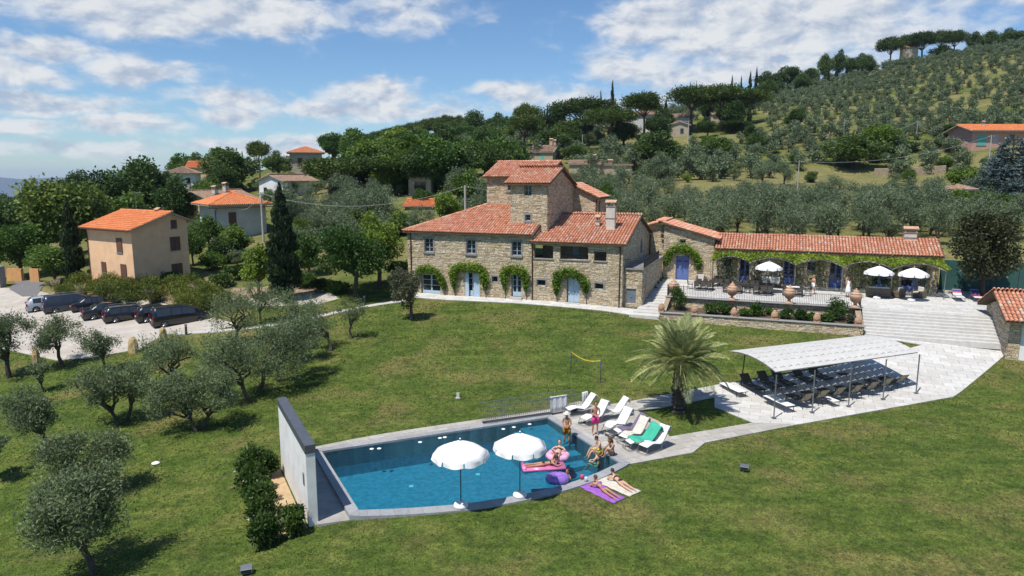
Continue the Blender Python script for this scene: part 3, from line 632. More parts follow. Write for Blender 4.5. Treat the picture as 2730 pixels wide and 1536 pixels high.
# ------------------------------------------------------------------ masonry helpers (local house coordinates: x = a, y = b)
rs = random.Random(11)
def wall_run(root, P0, P1, z0, top, opens=(), th=.34, name='wall', mortar=None, stones=True, seed=0, course=.135, wmean=.31, quoin=True, tilt=None):
    """stone wall from P0 to P1 (outside on the right hand side looking along it is P0->P1 with outside at -normal);
    top: number or list of (s,z); opens: (s0,s1,z0,z1)"""
    P0 = Vector(P0); P1 = Vector(P1); L = (P1 - P0).length; d = (P1 - P0) / L; nrm = Vector((d.y, -d.x))   # outside
    tp = top if isinstance(top, list) else [(0, top), (L, top)]
    zt = lambda s: float(np.interp(s, [q[0] for q in tp], [q[1] for q in tp])); zl = min(q[1] for q in tp)
    f = lambda s, o, z: (P0.x + d.x * s + nrm.x * o, P0.y + d.y * s + nrm.y * o, z)
    m = MB(); ss = sorted({0, L, *[v for q in opens for v in q[:2]]}); zs = sorted({z0, zl, *[v for q in opens for v in q[2:]]})
    for i in range(len(ss) - 1):
        for j in range(len(zs) - 1):
            c = ((ss[i] + ss[i + 1]) / 2, (zs[j] + zs[j + 1]) / 2)
            if any(q[0] < c[0] < q[1] and q[2] < c[1] < q[3] for q in opens): continue
            m.quad(f(ss[i], 0, zs[j]), f(ss[i + 1], 0, zs[j]), f(ss[i + 1], 0, zs[j + 1]), f(ss[i], 0, zs[j + 1]))
            m.quad(f(ss[i + 1], -th, zs[j]), f(ss[i], -th, zs[j]), f(ss[i], -th, zs[j + 1]), f(ss[i + 1], -th, zs[j + 1]))
    for (a, b, c, e) in opens:
        for (p, q) in (((a, c), (a, e)), ((a, e), (b, e)), ((b, e), (b, c)), ((b, c), (a, c))):
            m.quad(f(p[0], 0, p[1]), f(q[0], 0, q[1]), f(q[0], -th, q[1]), f(p[0], -th, p[1]))
    m.quad(f(0, 0, z0), f(0, 0, zl), f(0, -th, zl), f(0, -th, z0)); m.quad(f(L, 0, zl), f(L, 0, z0), f(L, -th, z0), f(L, -th, zl))
    if len(tp) > 2 or tp[0][1] != tp[-1][1]:
        up = [(s, z) for s, z in tp]; poly = [(0, zl), (L, zl)] + [q for q in up[::-1] if q[1] > zl + 1e-6]
        t = [m.av(f(s, 0, z)) for s, z in poly]; bk = [m.av(f(s, -th, z)) for s, z in poly]; m.af(t); m.af(bk[::-1])
        for k in range(len(poly)): m.af((t[k], bk[k], bk[(k + 1) % len(poly)], t[(k + 1) % len(poly)]))
    else: m.quad(f(0, 0, zl), f(L, 0, zl), f(L, -th, zl), f(0, -th, zl))
    w = m.build(name, mortar or M['mortar'], root)
    if not stones: return w
    rr = random.Random(seed * 7 + 3); sm = MB(); z = z0; f0 = f
    def f(s_, o_, z_): return f0(s_, o_, z_ + .045 * math.sin(s_ * 1.7 + seed + z_ * .6) + .03 * math.sin(s_ * 4.3 + z_ * 1.9) + .02 * math.sin(s_ * 9.1 - z_ * 3))
    zmax = max(q[1] for q in tp)
    while z < zmax - .05:
        h = course * rr.uniform(.5, 1.55); z1 = min(z + h, zmax); s = -rr.random() * wmean
        zm = (z + z1) / 2
        while s < L:
            wd = wmean * rr.uniform(.45, 1.7); a, b = max(s, 0), min(s + wd, L); s += wd
            if quoin and (a < .01 or b > L - .01): pass
            spans = [(a, b)]
            for q in opens:
                if q[2] - .02 < zm < q[3] + .02:
                    ns = []
                    for (x, y) in spans:
                        if y <= q[0] or x >= q[1]: ns.append((x, y))
                        else:
                            if x < q[0]: ns.append((x, q[0]))
                            if y > q[1]: ns.append((q[1], y))
                    spans = ns
            for (x, y) in spans:
                if y - x < .06: continue
                zz1 = min(z1, zt(x), zt(y)); 
                if zz1 - z < .05: continue
                g = .013; p = rr.uniform(.006, .045); j = lambda: rr.uniform(-.010, .010)
                sm.tint = min(.99, max(.01, rr.betavariate(1.5, 1.6) if rr.random() > .07 else rr.uniform(.9, 1.)))
                c = [(x + g, z + g), (y - g, z + g), (y - g, zz1 - g), (x + g, zz1 - g)]; c = [(u + j(), v + j()) for u, v in c]
                i0 = [sm.av(f(u, .001, v)) for u, v in c]; k = .02; mx, mz = (x + y) / 2, (z + zz1) / 2
                i1 = [sm.av(f(u + (k if u < mx else -k), p + j() * .5, v + (k * .6 if v < mz else -k * .6))) for u, v in c]
                sm.af(i1)
                for q in range(4): sm.af((i0[q], i0[(q + 1) % 4], i1[(q + 1) % 4], i1[q]))
        z = z1
    sm.build('stonework', M['stone'], w, kind='stuff'); return w
def tiles_on(mb, plan, zf, ang, su=.27, sv=.44, rad=.115, seed=0, clip=True):
    """barrel tiles over a roof plane. plan: polygon (x,y); zf(x,y) height; ang: plan direction pointing up the slope"""
    rr = random.Random(seed); up = Vector((math.cos(ang), math.sin(ang))); al = Vector((up.y, -up.x))
    L = [(Vector(p[:2]).dot(al), Vector(p[:2]).dot(up)) for p in plan]
    u0 = min(p[0] for p in L); u1 = max(p[0] for p in L); v0 = min(p[1] for p in L); v1 = max(p[1] for p in L)
    o = plan[0]; g = zf(o[0] + up.x, o[1] + up.y) - zf(*o[:2]); k = 1 / math.sqrt(1 + g * g); svp = sv * k
    nrm = Vector((-up.x * g, -up.y * g, 1)).normalized()
    U = np.arange(u0 + su / 2, u1, su); Vv = np.arange(v0, v1 + svp * .4, svp)
    prof = [(-1, 0), (-.62, .72), (0, 1.0), (.62, .72), (1, 0)]
    for v in Vv:
        for u in U:
            vm = min(v + svp / 2, v1 - .02)
            if not bool(in_poly(u, vm, L)): continue
            t = rr.gauss(.5, .17); t = t if rr.random() > .09 else rr.uniform(.8, .99); mb.tint = min(.99, max(.02, t))
            du = rr.uniform(-.012, .012); dz = rr.uniform(-.006, .012); rise = .045
            va, vb = v - .03, v + svp
            rows = []
            for (vv, lift, r) in ((va, rise, rad), (vb, .0, rad * .9)):
                base = al * (u + du) + up * vv; row = []
                for (x, h) in prof:
                    q = base + al * (x * r); z = zf(q.x, q.y) if False else zf(base.x, base.y)
                    P = Vector((q.x, q.y, z)) + nrm * (h * r * .95 + lift + dz); row.append(mb.av(P))
                rows.append(row)
            for i in range(4): mb.af((rows[0][i + 1], rows[0][i], rows[1][i], rows[1][i + 1]))
            mb.af(rows[0])
def ridge(mb, p, q, r=.13, seed=0):
    rr = random.Random(seed); p, q = Vector(p), Vector(q); n = max(1, int((q - p).length / .38)); d = (q - p) / n; s = Vector((-d.y, d.x, 0)).normalized()
    for k in range(n):
        a = p + d * k - d * .06; b = p + d * (k + 1); mb.tint = rr.random() * .9 + .05; rows = []
        for (c, e) in ((a, .03), (b, 0)):
            rows.append([mb.av(c + s * (math.cos(t) * r) + Vector((0, 0, math.sin(t) * r * .8 + e))) for t in (0, .8, 1.57, 2.34, 3.14)])
        for i in range(4): mb.af((rows[0][i], rows[0][i + 1], rows[1][i + 1], rows[1][i]))
        mb.af(rows[0][::-1])
def roof_part(root, planes, ridges=(), mat='tile', seed=0, th=.14, name='roof', su=.27, deck=None):
    """planes: (plan polygon, zf, upslope angle, tiled?)"""
    d = MB()
    for (plan, zf, ang, tl) in planes: d.slab([(p[0], p[1], zf(p[0], p[1])) for p in plan], th)
    rf = d.build(name, deck or M['deck'], root); t = MB()
    for k, (plan, zf, ang, tl) in enumerate(planes):
        if tl: tiles_on(t, plan, lambda x, y, zf=zf: zf(x, y) + .006, ang, seed=seed + k, su=su, rad=su * .43)
    for k, (p, q) in enumerate(ridges): ridge(t, p, q, seed=seed + 50 + k)
    if t.v: t.build('roof_tiles', M[mat], rf, kind='stuff')
    return rf
def window(root, fmap, s0, s1, z0, z1, fr='winwhite', mull=1, bars=2, depth=.16, sill=True, surround=True, name='window', open_leaf=False):
    """fmap(s,o,z) -> local point; joinery set back in the opening"""
    def bx(mb, a, b, o0, o1, c, e):
        P = [fmap(a, o0, c), fmap(b, o0, c), fmap(b, o1, c), fmap(a, o1, c), fmap(a, o0, e), fmap(b, o0, e), fmap(b, o1, e), fmap(a, o1, e)]
        i = [mb.av(p) for p in P]
        for q in ((0, 3, 2, 1), (4, 5, 6, 7), (0, 1, 5, 4), (1, 2, 6, 5), (2, 3, 7, 6), (3, 0, 4, 7)): mb.af([i[k] for k in q])
    m = MB(); t = .055; o0, o1 = -depth - .05, -depth
    bx(m, s0, s0 + t, o0, o1, z0, z1); bx(m, s1 - t, s1, o0, o1, z0, z1); bx(m, s0 + t, s1 - t, o0, o1, z0, z0 + t); bx(m, s0 + t, s1 - t, o0, o1, z1 - t, z1)
    for k in range(mull):
        c = s0 + (s1 - s0) * (k + 1) / (mull + 1); bx(m, c - .035, c + .035, o0, o1 + .003, z0 + t, z1 - t)
    for k in range(bars):
        c = z0 + (z1 - z0) * (k + 1) / (bars + 1); bx(m, s0 + t, s1 - t, o0, o1 - .002, c - .018, c + .018)
    w = m.build(name, M[fr], root)
    g = MB(); g.quad(fmap(s0 + t, -depth - .025, z0 + t), fmap(s1 - t, -depth - .025, z0 + t), fmap(s1 - t, -depth - .025, z1 - t), fmap(s0 + t, -depth - .025, z1 - t)); g.build('pane', M['glass'], w)
    if sill: m = MB(); bx(m, s0 - .16, s1 + .16, -.1, .13, z0 - .17, z0 - .005); m.build('window_sill', M['greystone'], w)
    if surround:
        m = MB(); bx(m, s0 - .15, s0 - .002, -.05, .05, z0 - .003, z1 + .16); bx(m, s1 + .002, s1 + .15, -.05, .05, z0 - .003, z1 + .16); bx(m, s0 - .002, s1 + .002, -.05, .048, z1 + .002, z1 + .16); m.build('window_surround', M['greystone'], w)
    return w
def leaf_mesh(name, C, Dv, ln, wd, mat, tint, rng, parent=None, droop=0.):
    """C: centres (n,3); Dv: leaf directions (n,3); rhombic leaves"""
    n = len(C); Dv = Dv / np.maximum(np.linalg.norm(Dv, axis=1, keepdims=True), 1e-6)
    r = rng.normal(size=(n, 3)); S = np.cross(Dv, r); S /= np.maximum(np.linalg.norm(S, axis=1, keepdims=True), 1e-6)
    l = (ln * rng.uniform(.7, 1.3, n))[:, None]; w = (wd * rng.uniform(.7, 1.3, n))[:, None]
    V = np.stack([C - Dv * l * .5, C + S * w * .5, C + Dv * l * .5, C - S * w * .5], 1).reshape(-1, 3)
    F = np.arange(n * 4).reshape(-1, 4)
    return mesh_np(name, V, F, [mat], tint)
def vine_arch(root, pts, n, thick, mat='vine', name='climbing_vine', seed=0, leaf=.15, out=.22):
    """leaves around a polyline in local coordinates; returns object"""
    rng = np.random.default_rng(seed); pts = np.array(pts, float); seg = np.linalg.norm(np.diff(pts[:, :3], axis=0), axis=1); cum = np.concatenate([[0], np.cumsum(seg)])
    t = rng.uniform(0, cum[-1], n); C = np.stack([np.interp(t, cum, pts[:, k]) for k in range(3)], 1); rad = np.interp(t, cum, pts[:, 3])
    q = rng.normal(size=(n, 3)); q /= np.linalg.norm(q, axis=1, keepdims=True); q *= (rng.uniform(0, 1, n) ** .4)[:, None]
    lump = (1.25 + .45 * np.sin(t * 5.1 + seed) * np.sin(t * 2.3))[:, None]
    C = C + q * rad[:, None] * np.array([1, .55, 1.]) * lump; C[:, 1] = np.minimum(C[:, 1], C[:, 1])
    D = q + rng.normal(size=(n, 3)) * .6 + np.array([0, -.3, -.5])
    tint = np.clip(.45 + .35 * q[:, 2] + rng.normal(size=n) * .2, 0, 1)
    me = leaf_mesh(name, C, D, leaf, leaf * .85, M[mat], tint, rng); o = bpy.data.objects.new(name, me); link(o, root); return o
# ------------------------------------------------------------------ the farmhouse
H = empty('stone_farmhouse', HO, HA, 'large two storey stone farmhouse with square tower and red tiled roofs', 'house')
X = lambda x0: (lambda s, o, z: (x0 + s, -o, z))        # front wall map (outside = -b)
def fmap_b(b0): return lambda s, o, z: (s, b0 - o, z)
def fmap_a(a0): return lambda s, o, z: (a0 + o, s, z)      # wall facing +a, s along b
# block A front
winA = [(1.62, 2.55, 6.22, 7.52), (6.12, 7.05, 6.22, 7.52), (10.75, 11.67, 6.22, 7.52)]
doorA = [(1.15, 3.25, 1.75, 4.0), (5.9, 7.5, 1.8, 4.45), (10.7, 11.7, 2.3, 4.5)]
smA = [(8.73, 9.31, 3.58, 4.15)]
sh = lambda L, d: [(a - d, b - d, c, e) for a, b, c, e in L]
A0 = -.3
wall_run(H, (A0, 0), (12.84, 0), 1.2, 8.13, sh(winA + doorA + smA, A0), seed=1)
wall_run(H, (A0, 12), (A0, 0), 1.0, 8.13, seed=2)
for q in winA: window(H, fmap_b(0), *q, mull=1, bars=2)
for q in smA: window(H, fmap_b(0), *q, mull=0, bars=0, sill=False)
def french(root, fm, s0, s1, z0, z1, mat, leaf_open=0., panes=True, name='door', glass=.6):
    m = MB(); mid = (s0 + s1) / 2; o = -.2; t = .07
    def bx(mb, a, b, o0, o1, c, e):
        P = [fm(a, o0, c), fm(b, o0, c), fm(b, o1, c), fm(a, o1, c), fm(a, o0, e), fm(b, o0, e), fm(b, o1, e), fm(a, o1, e)]; i = [mb.av(p) for p in P]
        for q in ((0, 3, 2, 1), (4, 5, 6, 7), (0, 1, 5, 4), (1, 2, 6, 5), (2, 3, 7, 6), (3, 0, 4, 7)): mb.af([i[k] for k in q])
    zz = z0 + (z1 - z0) * (1 - glass)
    for (a, b) in ((s0, mid - .008), (mid + .008, s1)):
        bx(m, a, a + t, o - .05, o, z0, z1); bx(m, b - t, b, o - .05, o, z0, z1); bx(m, a + t, b - t, o - .05, o, z1 - t, z1); bx(m, a + t, b - t, o - .05, o, z0, zz)
        n = 3
        for k in range(1, n): c = zz + (z1 - zz) * k / n; bx(m, a + t, b - t, o - .045, o - .004, c - .02, c + .02)
    d = m.build(name, M[mat], root); g = MB(); g.quad(fm(s0 + .02, o - .03, z0 + .05), fm(s1 - .02, o - .03, z0 + .05), fm(s1 - .02, o - .03, z1 - .03), fm(s0 + .02, o - .03, z1 - .03)); g.build('pane', M['glass'], d)
    h = MB(); c = fm(mid + .06, o + .03, (z0 + z1) / 2 - .15); h.box(c[0] - .012, c[0] + .012, c[1] - .03, c[1] + .03, c[2] - .06, c[2] + .06); h.build('handle', M['iron'], d)
    return d
fb0 = fmap_b(0)
french(H, fb0, 1.2, 3.2, 1.85, 3.98, 'paleblue', glass=.75); french(H, fb0, 5.95, 7.45, 1.85, 4.42, 'paleblue', glass=.7); french(H, fb0, 10.75, 11.65, 2.35, 4.47, 'paleblue', glass=.8)
# shutters folded back inside the big door
m = MB(); m.box(5.93, 6.32, -.02, .03, 1.9, 4.4); m.build('shutter', M['paleblue'], H); m = MB(); m.box(6.85, 7.47, -.02, .03, 1.9, 4.4); m.build('shutter', M['paleblue'], H)
for (s0, s1, z) in ((1.1, 3.3, 1.85), (5.8, 7.6, 1.86), (10.6, 11.8, 2.32), (16.05, 17.4, 2.14)):
    m = MB(); m.box(s0, s1, -.32, .05, z - .5, z); m.build('door_step', M['pave'], H)
# block B front with the loggia
B0 = 12.845; B1 = 21.2
logg = [(12.95, 14.77, 6.06, 7.27), (15.45, 18.05, 6.07, 7.25), (18.61, 19.71, 6.05, 6.9)]; doorB = [(16.12, 17.3, 2.1, 4.45)]; smB = [(13.23, 14.07, 3.5, 4.07), (18.7, 19.51, 3.49, 4.05)]
wall_run(H, (B0, -.004), (B1, -.004), 1.2, 7.56, sh(logg + doorB + smB, B0), seed=3)
zB = lambda b: 7.6 + .31 * (min(b, 13.55 - b - .0) + .35) if b < 6.6 else 7.6 + .31 * (13.55 - b)
wall_run(H, (B1, 0), (B1, 13), 1.2, [(0, 7.6), (6.6, 9.66), (13, 7.66)], [(8.2, 8.75, 6.0, 7.2)], seed=4)
window(H, fmap_a(B1), 8.2, 8.75, 6.0, 7.2, mull=0, bars=0, sill=False)
french(H, fb0, 16.17, 17.25, 2.15, 4.43, 'paleblue', glass=.02)
for q in smB: window(H, fmap_b(0), *q, mull=0, bars=0, sill=False)
for k, q in enumerate(logg):
    m = MB(); m.box(q[0] - .1, q[1] + .1, -.1, .3, q[2] - .09, q[2] - .003); m.build('loggia_sill', M['greystone'], H)
    for j in range(int((q[1] - q[0]) / .12)): 
        if k: 
            pass
m = MB()
for q in logg[1:]:
    s = q[0] + .06
    while s < q[1]: m.tube([(s, .12, q[2]), (s, .12, q[2] + .42)], .011, 4, False); s += .115
    m.tube([(q[0], .12, q[2] + .42), (q[1], .12, q[2] + .42)], .016, 4, False)
m.build('loggia_railing', M['iron'], H)
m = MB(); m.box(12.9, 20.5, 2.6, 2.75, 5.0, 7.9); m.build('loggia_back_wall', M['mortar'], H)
m = MB(); m.box(12.9, 20.5, .35, 2.6, 5.75, 5.9); m.build('loggia_floor', M['terra'], H)
m = MB(); m.box(15.9, 16.45, 2.55, 2.6, 6.2, 7.1); m.build('inner_shutter', M['winwhite'], H)
# downpipes
for (a, z1) in ((.12, 8.0), (12.79, 7.5), (20.95, 7.5)):
    m = MB(); m.tube([(a, -.10, z1 + .05), (a, -.10, 1.7)], .055, 8); m.build('downpipe', M['pipe'], H)
m = MB(); m.tube([(21.33, 12.9, 7.5), (21.33, 12.9, 3.0)], .05, 8); m.build('downpipe', M['pipe'], H)
# tower
T0, T1, TB0, TB1 = 9.9, 13.6, 1.85, 10.3
wall_run(H, (T0, TB0), (T1, TB0), 8.2, 12.75, [(11.4 - T0, 11.92 - T0, 9.35, 9.92), (11.29 - T0, 12.0 - T0, 11.72, 12.66)], seed=5)
window(H, fmap_b(TB0), 11.4, 11.92, 9.35, 9.92, mull=0, bars=1, sill=True); window(H, fmap_b(TB0), 11.29, 12.0, 11.72, 12.66, mull=1, bars=1, surround=False, sill=False)
wall_run(H, (T1, TB0), (T1, TB1), 7.0, [(0, 12.82), (5.8 - TB0, 14.16), (TB1 - TB0, 12.64)], seed=6)
wall_run(H, (T0, TB1), (T0, TB0), 8.2, [(0, 12.64), (TB1 - 5.8, 14.16), (TB1 - TB0, 12.82)], seed=7)
zt_f = lambda x, y: 12.84 + .34 * (y - 1.4); zt_b = lambda x, y: 12.84 + .34 * (10.2 - y)
roof_part(H, [([(9.35, 1.4), (13.95, 1.4), (13.95, 5.8), (9.35, 5.8)], zt_f, R(90), 1), ([(9.35, 5.8), (13.95, 5.8), (13.95, 10.75), (9.35, 10.75)], zt_b, R(-90), 1)], [((9.35, 5.8, 14.36), (13.95, 5.8, 14.36))], seed=20)
# tall rear block C
C0, C1, CB0, CB1 = 5.7, 12.05, 6.0, 13.8
wall_run(H, (C0, CB0), (C1, CB0), 9.0, 13.36, [(8.0 - C0, 8.6 - C0, 12.05, 12.6)], seed=8); window(H, fmap_b(CB0), 8.0, 8.6, 12.05, 12.6, mull=0, bars=0, surround=False)
wall_run(H, (C0, CB1), (C0, CB0), 7.0, [(0, 13.36), (3.9, 14.85), (7.8, 13.4)], seed=9); wall_run(H, (C1, CB0), (C1, CB1), 9.0, [(0, 13.4), (3.9, 14.85), (7.8, 13.36)], seed=10)
zc_f = lambda x, y: 13.42 + .37 * (y - 5.6); zc_b = lambda x, y: 13.42 + .37 * (14.2 - y)
roof_part(H, [([(5.35, 5.6), (12.4, 5.6), (12.4, 9.9), (5.35, 9.9)], zc_f, R(90), 1), ([(5.35, 9.9), (12.4, 9.9), (12.4, 14.2), (5.35, 14.2)], zc_b, R(-90), 0)], [((5.35, 9.9, 15.03), (12.4, 9.9, 15.03))], seed=30)
# wing D behind the tower, shed roof falling to the right
wall_run(H, (13.6, 10.55), (16.0, 10.55), 7.0, [(0, 12.45), (2.4, 11.36)], seed=12); wall_run(H, (16.0, 10.55), (16.0, 14.5), 7.0, 11.3, [(1.2, 1.9, 9.6, 10.9)], seed=13)
window(H, fmap_a(16.0), 11.75, 12.45, 9.6, 10.9, mull=0, bars=1, sill=False, surround=False)
zd = lambda x, y: 12.62 - .46 * (x - 13.6)
roof_part(H, [([(13.6, 10.2), (16.45, 10.2), (16.45, 14.8), (13.6, 14.8)], zd, R(180), 1)], seed=40)
m = MB(); m.tube([(16.12, 10.5, 11.2), (16.12, 10.5, 8.6)], .05, 8); m.build('downpipe', M['pipe'], H)
# roofs A and B
za_f = lambda x, y: 8.2 + .38 * (y + .35); za_l = lambda x, y: 8.2 + .38 * (x + .65); za_b = lambda x, y: 8.2 + .38 * (12.35 - y)
roof_part(H, [([(-.68, -.38), (12.95, -.38), (12.95, 6.0), (5.7, 6.0)], za_f, R(90), 1), ([(-.68, 12.38), (-.68, -.38), (5.7, 6.0)], za_l, R(0), 1), ([(12.95, 12.35), (-.65, 12.35), (5.7, 6.0), (12.95, 6.0)], za_b, R(-90), 0)], [((-.68, -.38, 8.26), (5.7, 6.0, 10.68))], seed=50)
zb_f = lambda x, y: 7.6 + .31 * (y + .35); zb_b = lambda x, y: 7.6 + .31 * (13.55 - y)
roof_part(H, [([(12.6, -.38), (21.55, -.38), (21.55, 6.6), (12.6, 6.6)], zb_f, R(90), 1), ([(12.6, 6.6), (21.55, 6.6), (21.55, 13.45), (12.6, 13.45)], zb_b, R(-90), 1)], [((12.6, 6.6, 9.82), (21.55, 6.6, 9.82))], seed=60)
m = MB(); m.box(12.5, 12.95, -.3, 6.5, 7.4, 7.42); 
# a strip of wall between the two roof levels
wall_run(H, (12.93, 0), (12.93, 6), 7.4, [(0, 8.1), (6, 10.3)], th=.1, seed=14)
# chimneys
def chimney(root, x, y, w, d, z0, z1, cap=True, name='chimney', mat='plaster'):
    m = MB(); m.box(x - w / 2, x + w / 2, y - d / 2, y + d / 2, z0, z1); c = m.build(name, M[mat], root, bevel=.015)
    m = MB(); m.box(x - w / 2 - .05, x + w / 2 + .05, y - d / 2 - .05, y + d / 2 + .05, z1 - (z1 - z0) * .42, z1 - (z1 - z0) * .42 + .05); m.box(x - w / 2 - .06, x + w / 2 + .06, y - d / 2 - .06, y + d / 2 + .06, z1, z1 + .06); m.build('string_course', M['greystone'], c)
    if cap:
        m = MB()
        for sx in (-1, 1):
            for sy in (-1, 1): m.box(x + sx * (w / 2 - .06) - .06, x + sx * (w / 2 - .06) + .06, y + sy * (d / 2 - .06) - .06, y + sy * (d / 2 - .06) + .06, z1 + .06, z1 + .34)
        m.prism([(x - w / 2 - .08, y - d / 2 - .08), (x + w / 2 + .08, y - d / 2 - .08), (x + w / 2 + .08, y + d / 2 + .08), (x - w / 2 - .08, y + d / 2 + .08)], z1 + .34, z1 + .42)
        m.tint = .4; m.slab([(x - w / 2 - .1, y - d / 2 - .1, z1 + .42), (x + w / 2 + .1, y - d / 2 - .1, z1 + .42), (x + w / 2 + .1, y, z1 + .62), (x - w / 2 - .1, y, z1 + .62)], .06)
        m.slab([(x - w / 2 - .1, y, z1 + .62), (x + w / 2 + .1, y, z1 + .62), (x + w / 2 + .1, y + d / 2 + .1, z1 + .42), (x - w / 2 - .1, y + d / 2 + .1, z1 + .42)], .06)
        m.build('chimney_cap', M['terra'], c)
    return c
chimney(H, 19.35, 3.1, .82, .62, 8.2, 10.75); chimney(H, 18.0, 3.6, .34, .34, 8.4, 9.35); 
# annex with balcony
wall_run(H, (21.21, .6), (22.85, .6), 1.2, 5.35, [(21.45 - 21.21, 22.3 - 21.21, 2.35, 3.7)], seed=15); wall_run(H, (22.85, .6), (22.85, 11.5), 1.2, [(0, 5.35), (10.9, 5.35)], seed=16)
m = MB(); m.box(21.24, 23.0, .45, 11.5, 5.36, 5.47); m.build('balcony_slab', M['greystone'], H)
m = MB()
for k in range(16): m.tube([(21.35 + k * .1, .52, 5.47), (21.35 + k * .1, .52, 6.25)], .012, 4, False)
for k in range(70): m.tube([(22.93, .52 + k * .12, 5.47), (22.93, .52 + k * .12, 6.25)], .012, 4, False)
m.tube([(21.3, .52, 6.25), (22.93, .52, 6.25), (22.93, 8.9, 6.25)], .02, 5, False); m.build('balcony_railing', M['iron'], H)
m = MB(); m.box(21.45, 22.3, .66, .72, 2.35, 3.7); m.box(21.75, 22.0, .63, .66, 2.85, 2.9); m.build('utility_door', pmat('grey_metal_door', (.15, .18, .21), (.12, .145, .17), 5, .5), H)
# F: recessed link wall, E: gabled block beside the terrace
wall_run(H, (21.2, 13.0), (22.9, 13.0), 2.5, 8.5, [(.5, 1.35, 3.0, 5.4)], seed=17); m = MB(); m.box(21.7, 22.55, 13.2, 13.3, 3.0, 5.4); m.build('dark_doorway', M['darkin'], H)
E0, E1_, EB = 22.9, 27.9, 11.9
wall_run(H, (E0, EB), (E1_, EB), 2.6, [(0, 8.62), (5.0, 7.32)], [(24.2 - E0, 25.5 - E0, 3.0, 5.55), (24.5 - E0, 25.08 - E0, 6.75, 7.1)], seed=18)
wall_run(H, (E1_, EB), (E1_, 17), 2.6, 7.3, seed=19); wall_run(H, (E0, 13), (E0, EB), 2.6, 8.5, seed=21)
french(H, fmap_b(EB), 24.2, 25.5, 3.02, 5.1, 'blue', glass=.12)
m = MB(); c = (24.85, 5.1); arc = [(24.85 + .65 * math.cos(t), 5.1 + .45 * math.sin(t)) for t in [k * math.pi / 8 for k in range(9)]]
i = [m.av((x, EB + .18, z)) for x, z in arc]; m.af(i); m.build('door_fanlight', M['blue'], H)
window(H, fmap_b(EB), 24.5, 25.08, 6.75, 7.1, mull=0, bars=0, sill=False, surround=False)
ze_r = lambda x, y: 8.9 - .27 * (x - 22.6); ze_l = lambda x, y: 8.9 - .27 * (22.6 - x)
roof_part(H, [([(22.6, 11.5), (28.45, 11.5), (28.45, 17.3), (22.6, 17.3)], ze_r, R(180), 1), ([(20.9, 12.6), (22.6, 12.6), (22.6, 17.3), (20.9, 17.3)], ze_l, R(0), 1)], [((22.6, 11.5, 8.95), (22.6, 17.3, 8.95))], seed=70)
# climbing vines round the doors (local coordinates: a, b, z, radius)
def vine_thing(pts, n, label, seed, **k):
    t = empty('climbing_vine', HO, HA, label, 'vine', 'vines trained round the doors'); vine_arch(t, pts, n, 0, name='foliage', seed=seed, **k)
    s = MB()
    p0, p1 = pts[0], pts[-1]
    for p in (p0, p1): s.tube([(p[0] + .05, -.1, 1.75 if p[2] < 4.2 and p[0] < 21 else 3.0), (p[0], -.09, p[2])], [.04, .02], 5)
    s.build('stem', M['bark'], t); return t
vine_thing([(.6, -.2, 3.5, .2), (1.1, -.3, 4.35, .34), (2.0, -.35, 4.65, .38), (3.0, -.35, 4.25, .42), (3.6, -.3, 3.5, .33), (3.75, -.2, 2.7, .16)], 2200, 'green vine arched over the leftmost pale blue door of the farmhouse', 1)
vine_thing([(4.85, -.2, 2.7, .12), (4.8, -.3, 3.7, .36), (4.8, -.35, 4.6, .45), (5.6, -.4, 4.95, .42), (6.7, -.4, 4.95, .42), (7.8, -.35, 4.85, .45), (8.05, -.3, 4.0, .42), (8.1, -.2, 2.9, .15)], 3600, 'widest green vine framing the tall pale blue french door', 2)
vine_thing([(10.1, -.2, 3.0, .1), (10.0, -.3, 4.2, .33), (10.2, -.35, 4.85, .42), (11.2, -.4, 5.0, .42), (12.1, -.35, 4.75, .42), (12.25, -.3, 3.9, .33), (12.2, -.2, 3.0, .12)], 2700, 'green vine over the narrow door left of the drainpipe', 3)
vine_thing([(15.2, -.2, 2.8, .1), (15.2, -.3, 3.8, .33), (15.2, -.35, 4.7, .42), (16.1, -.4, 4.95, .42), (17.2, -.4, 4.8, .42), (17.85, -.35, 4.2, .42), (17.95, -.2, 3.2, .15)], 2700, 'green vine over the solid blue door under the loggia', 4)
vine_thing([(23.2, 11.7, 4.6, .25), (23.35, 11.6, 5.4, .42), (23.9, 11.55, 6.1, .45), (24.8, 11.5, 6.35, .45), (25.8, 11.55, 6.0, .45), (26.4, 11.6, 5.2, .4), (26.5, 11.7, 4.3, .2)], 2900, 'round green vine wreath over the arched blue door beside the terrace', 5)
# ------------------------------------------------------------------ terrace, stairs, planter
TZ = 3.0
terr_poly = [(24.9, 1.3), (40.4, 1.3), (40.4, 1.22), (49.7, 1.22), (49.7, 1.3), (60, 1.3), (60, 17.2), (28, 17.2), (28, 11.88), (22.9, 11.88), (22.9, 9.2), (24.9, 9.2)]
m = MB(); m.prism(terr_poly, 0.8, TZ - .03); ter = m.build('terrace', M['joint']); ter.location = HO; ter.rotation_euler = (0, 0, HA); tag(ter, kind='structure')
def pave_local(parent, poly, sx, sy, mat, z, limit, seed):
    pave(parent, poly, 0, sx, sy, mat, z, .02, zf=lambda a, b: 0., limit=limit, seed=seed)
pave_local(ter, [(24.9, 1.3), (60, 1.3), (60, 11.7), (28, 11.7), (28, 11.88), (22.9, 11.88), (22.9, 9.2), (24.9, 9.2)], 1.3, .8, M['pave'], TZ + .02, 300, 21)
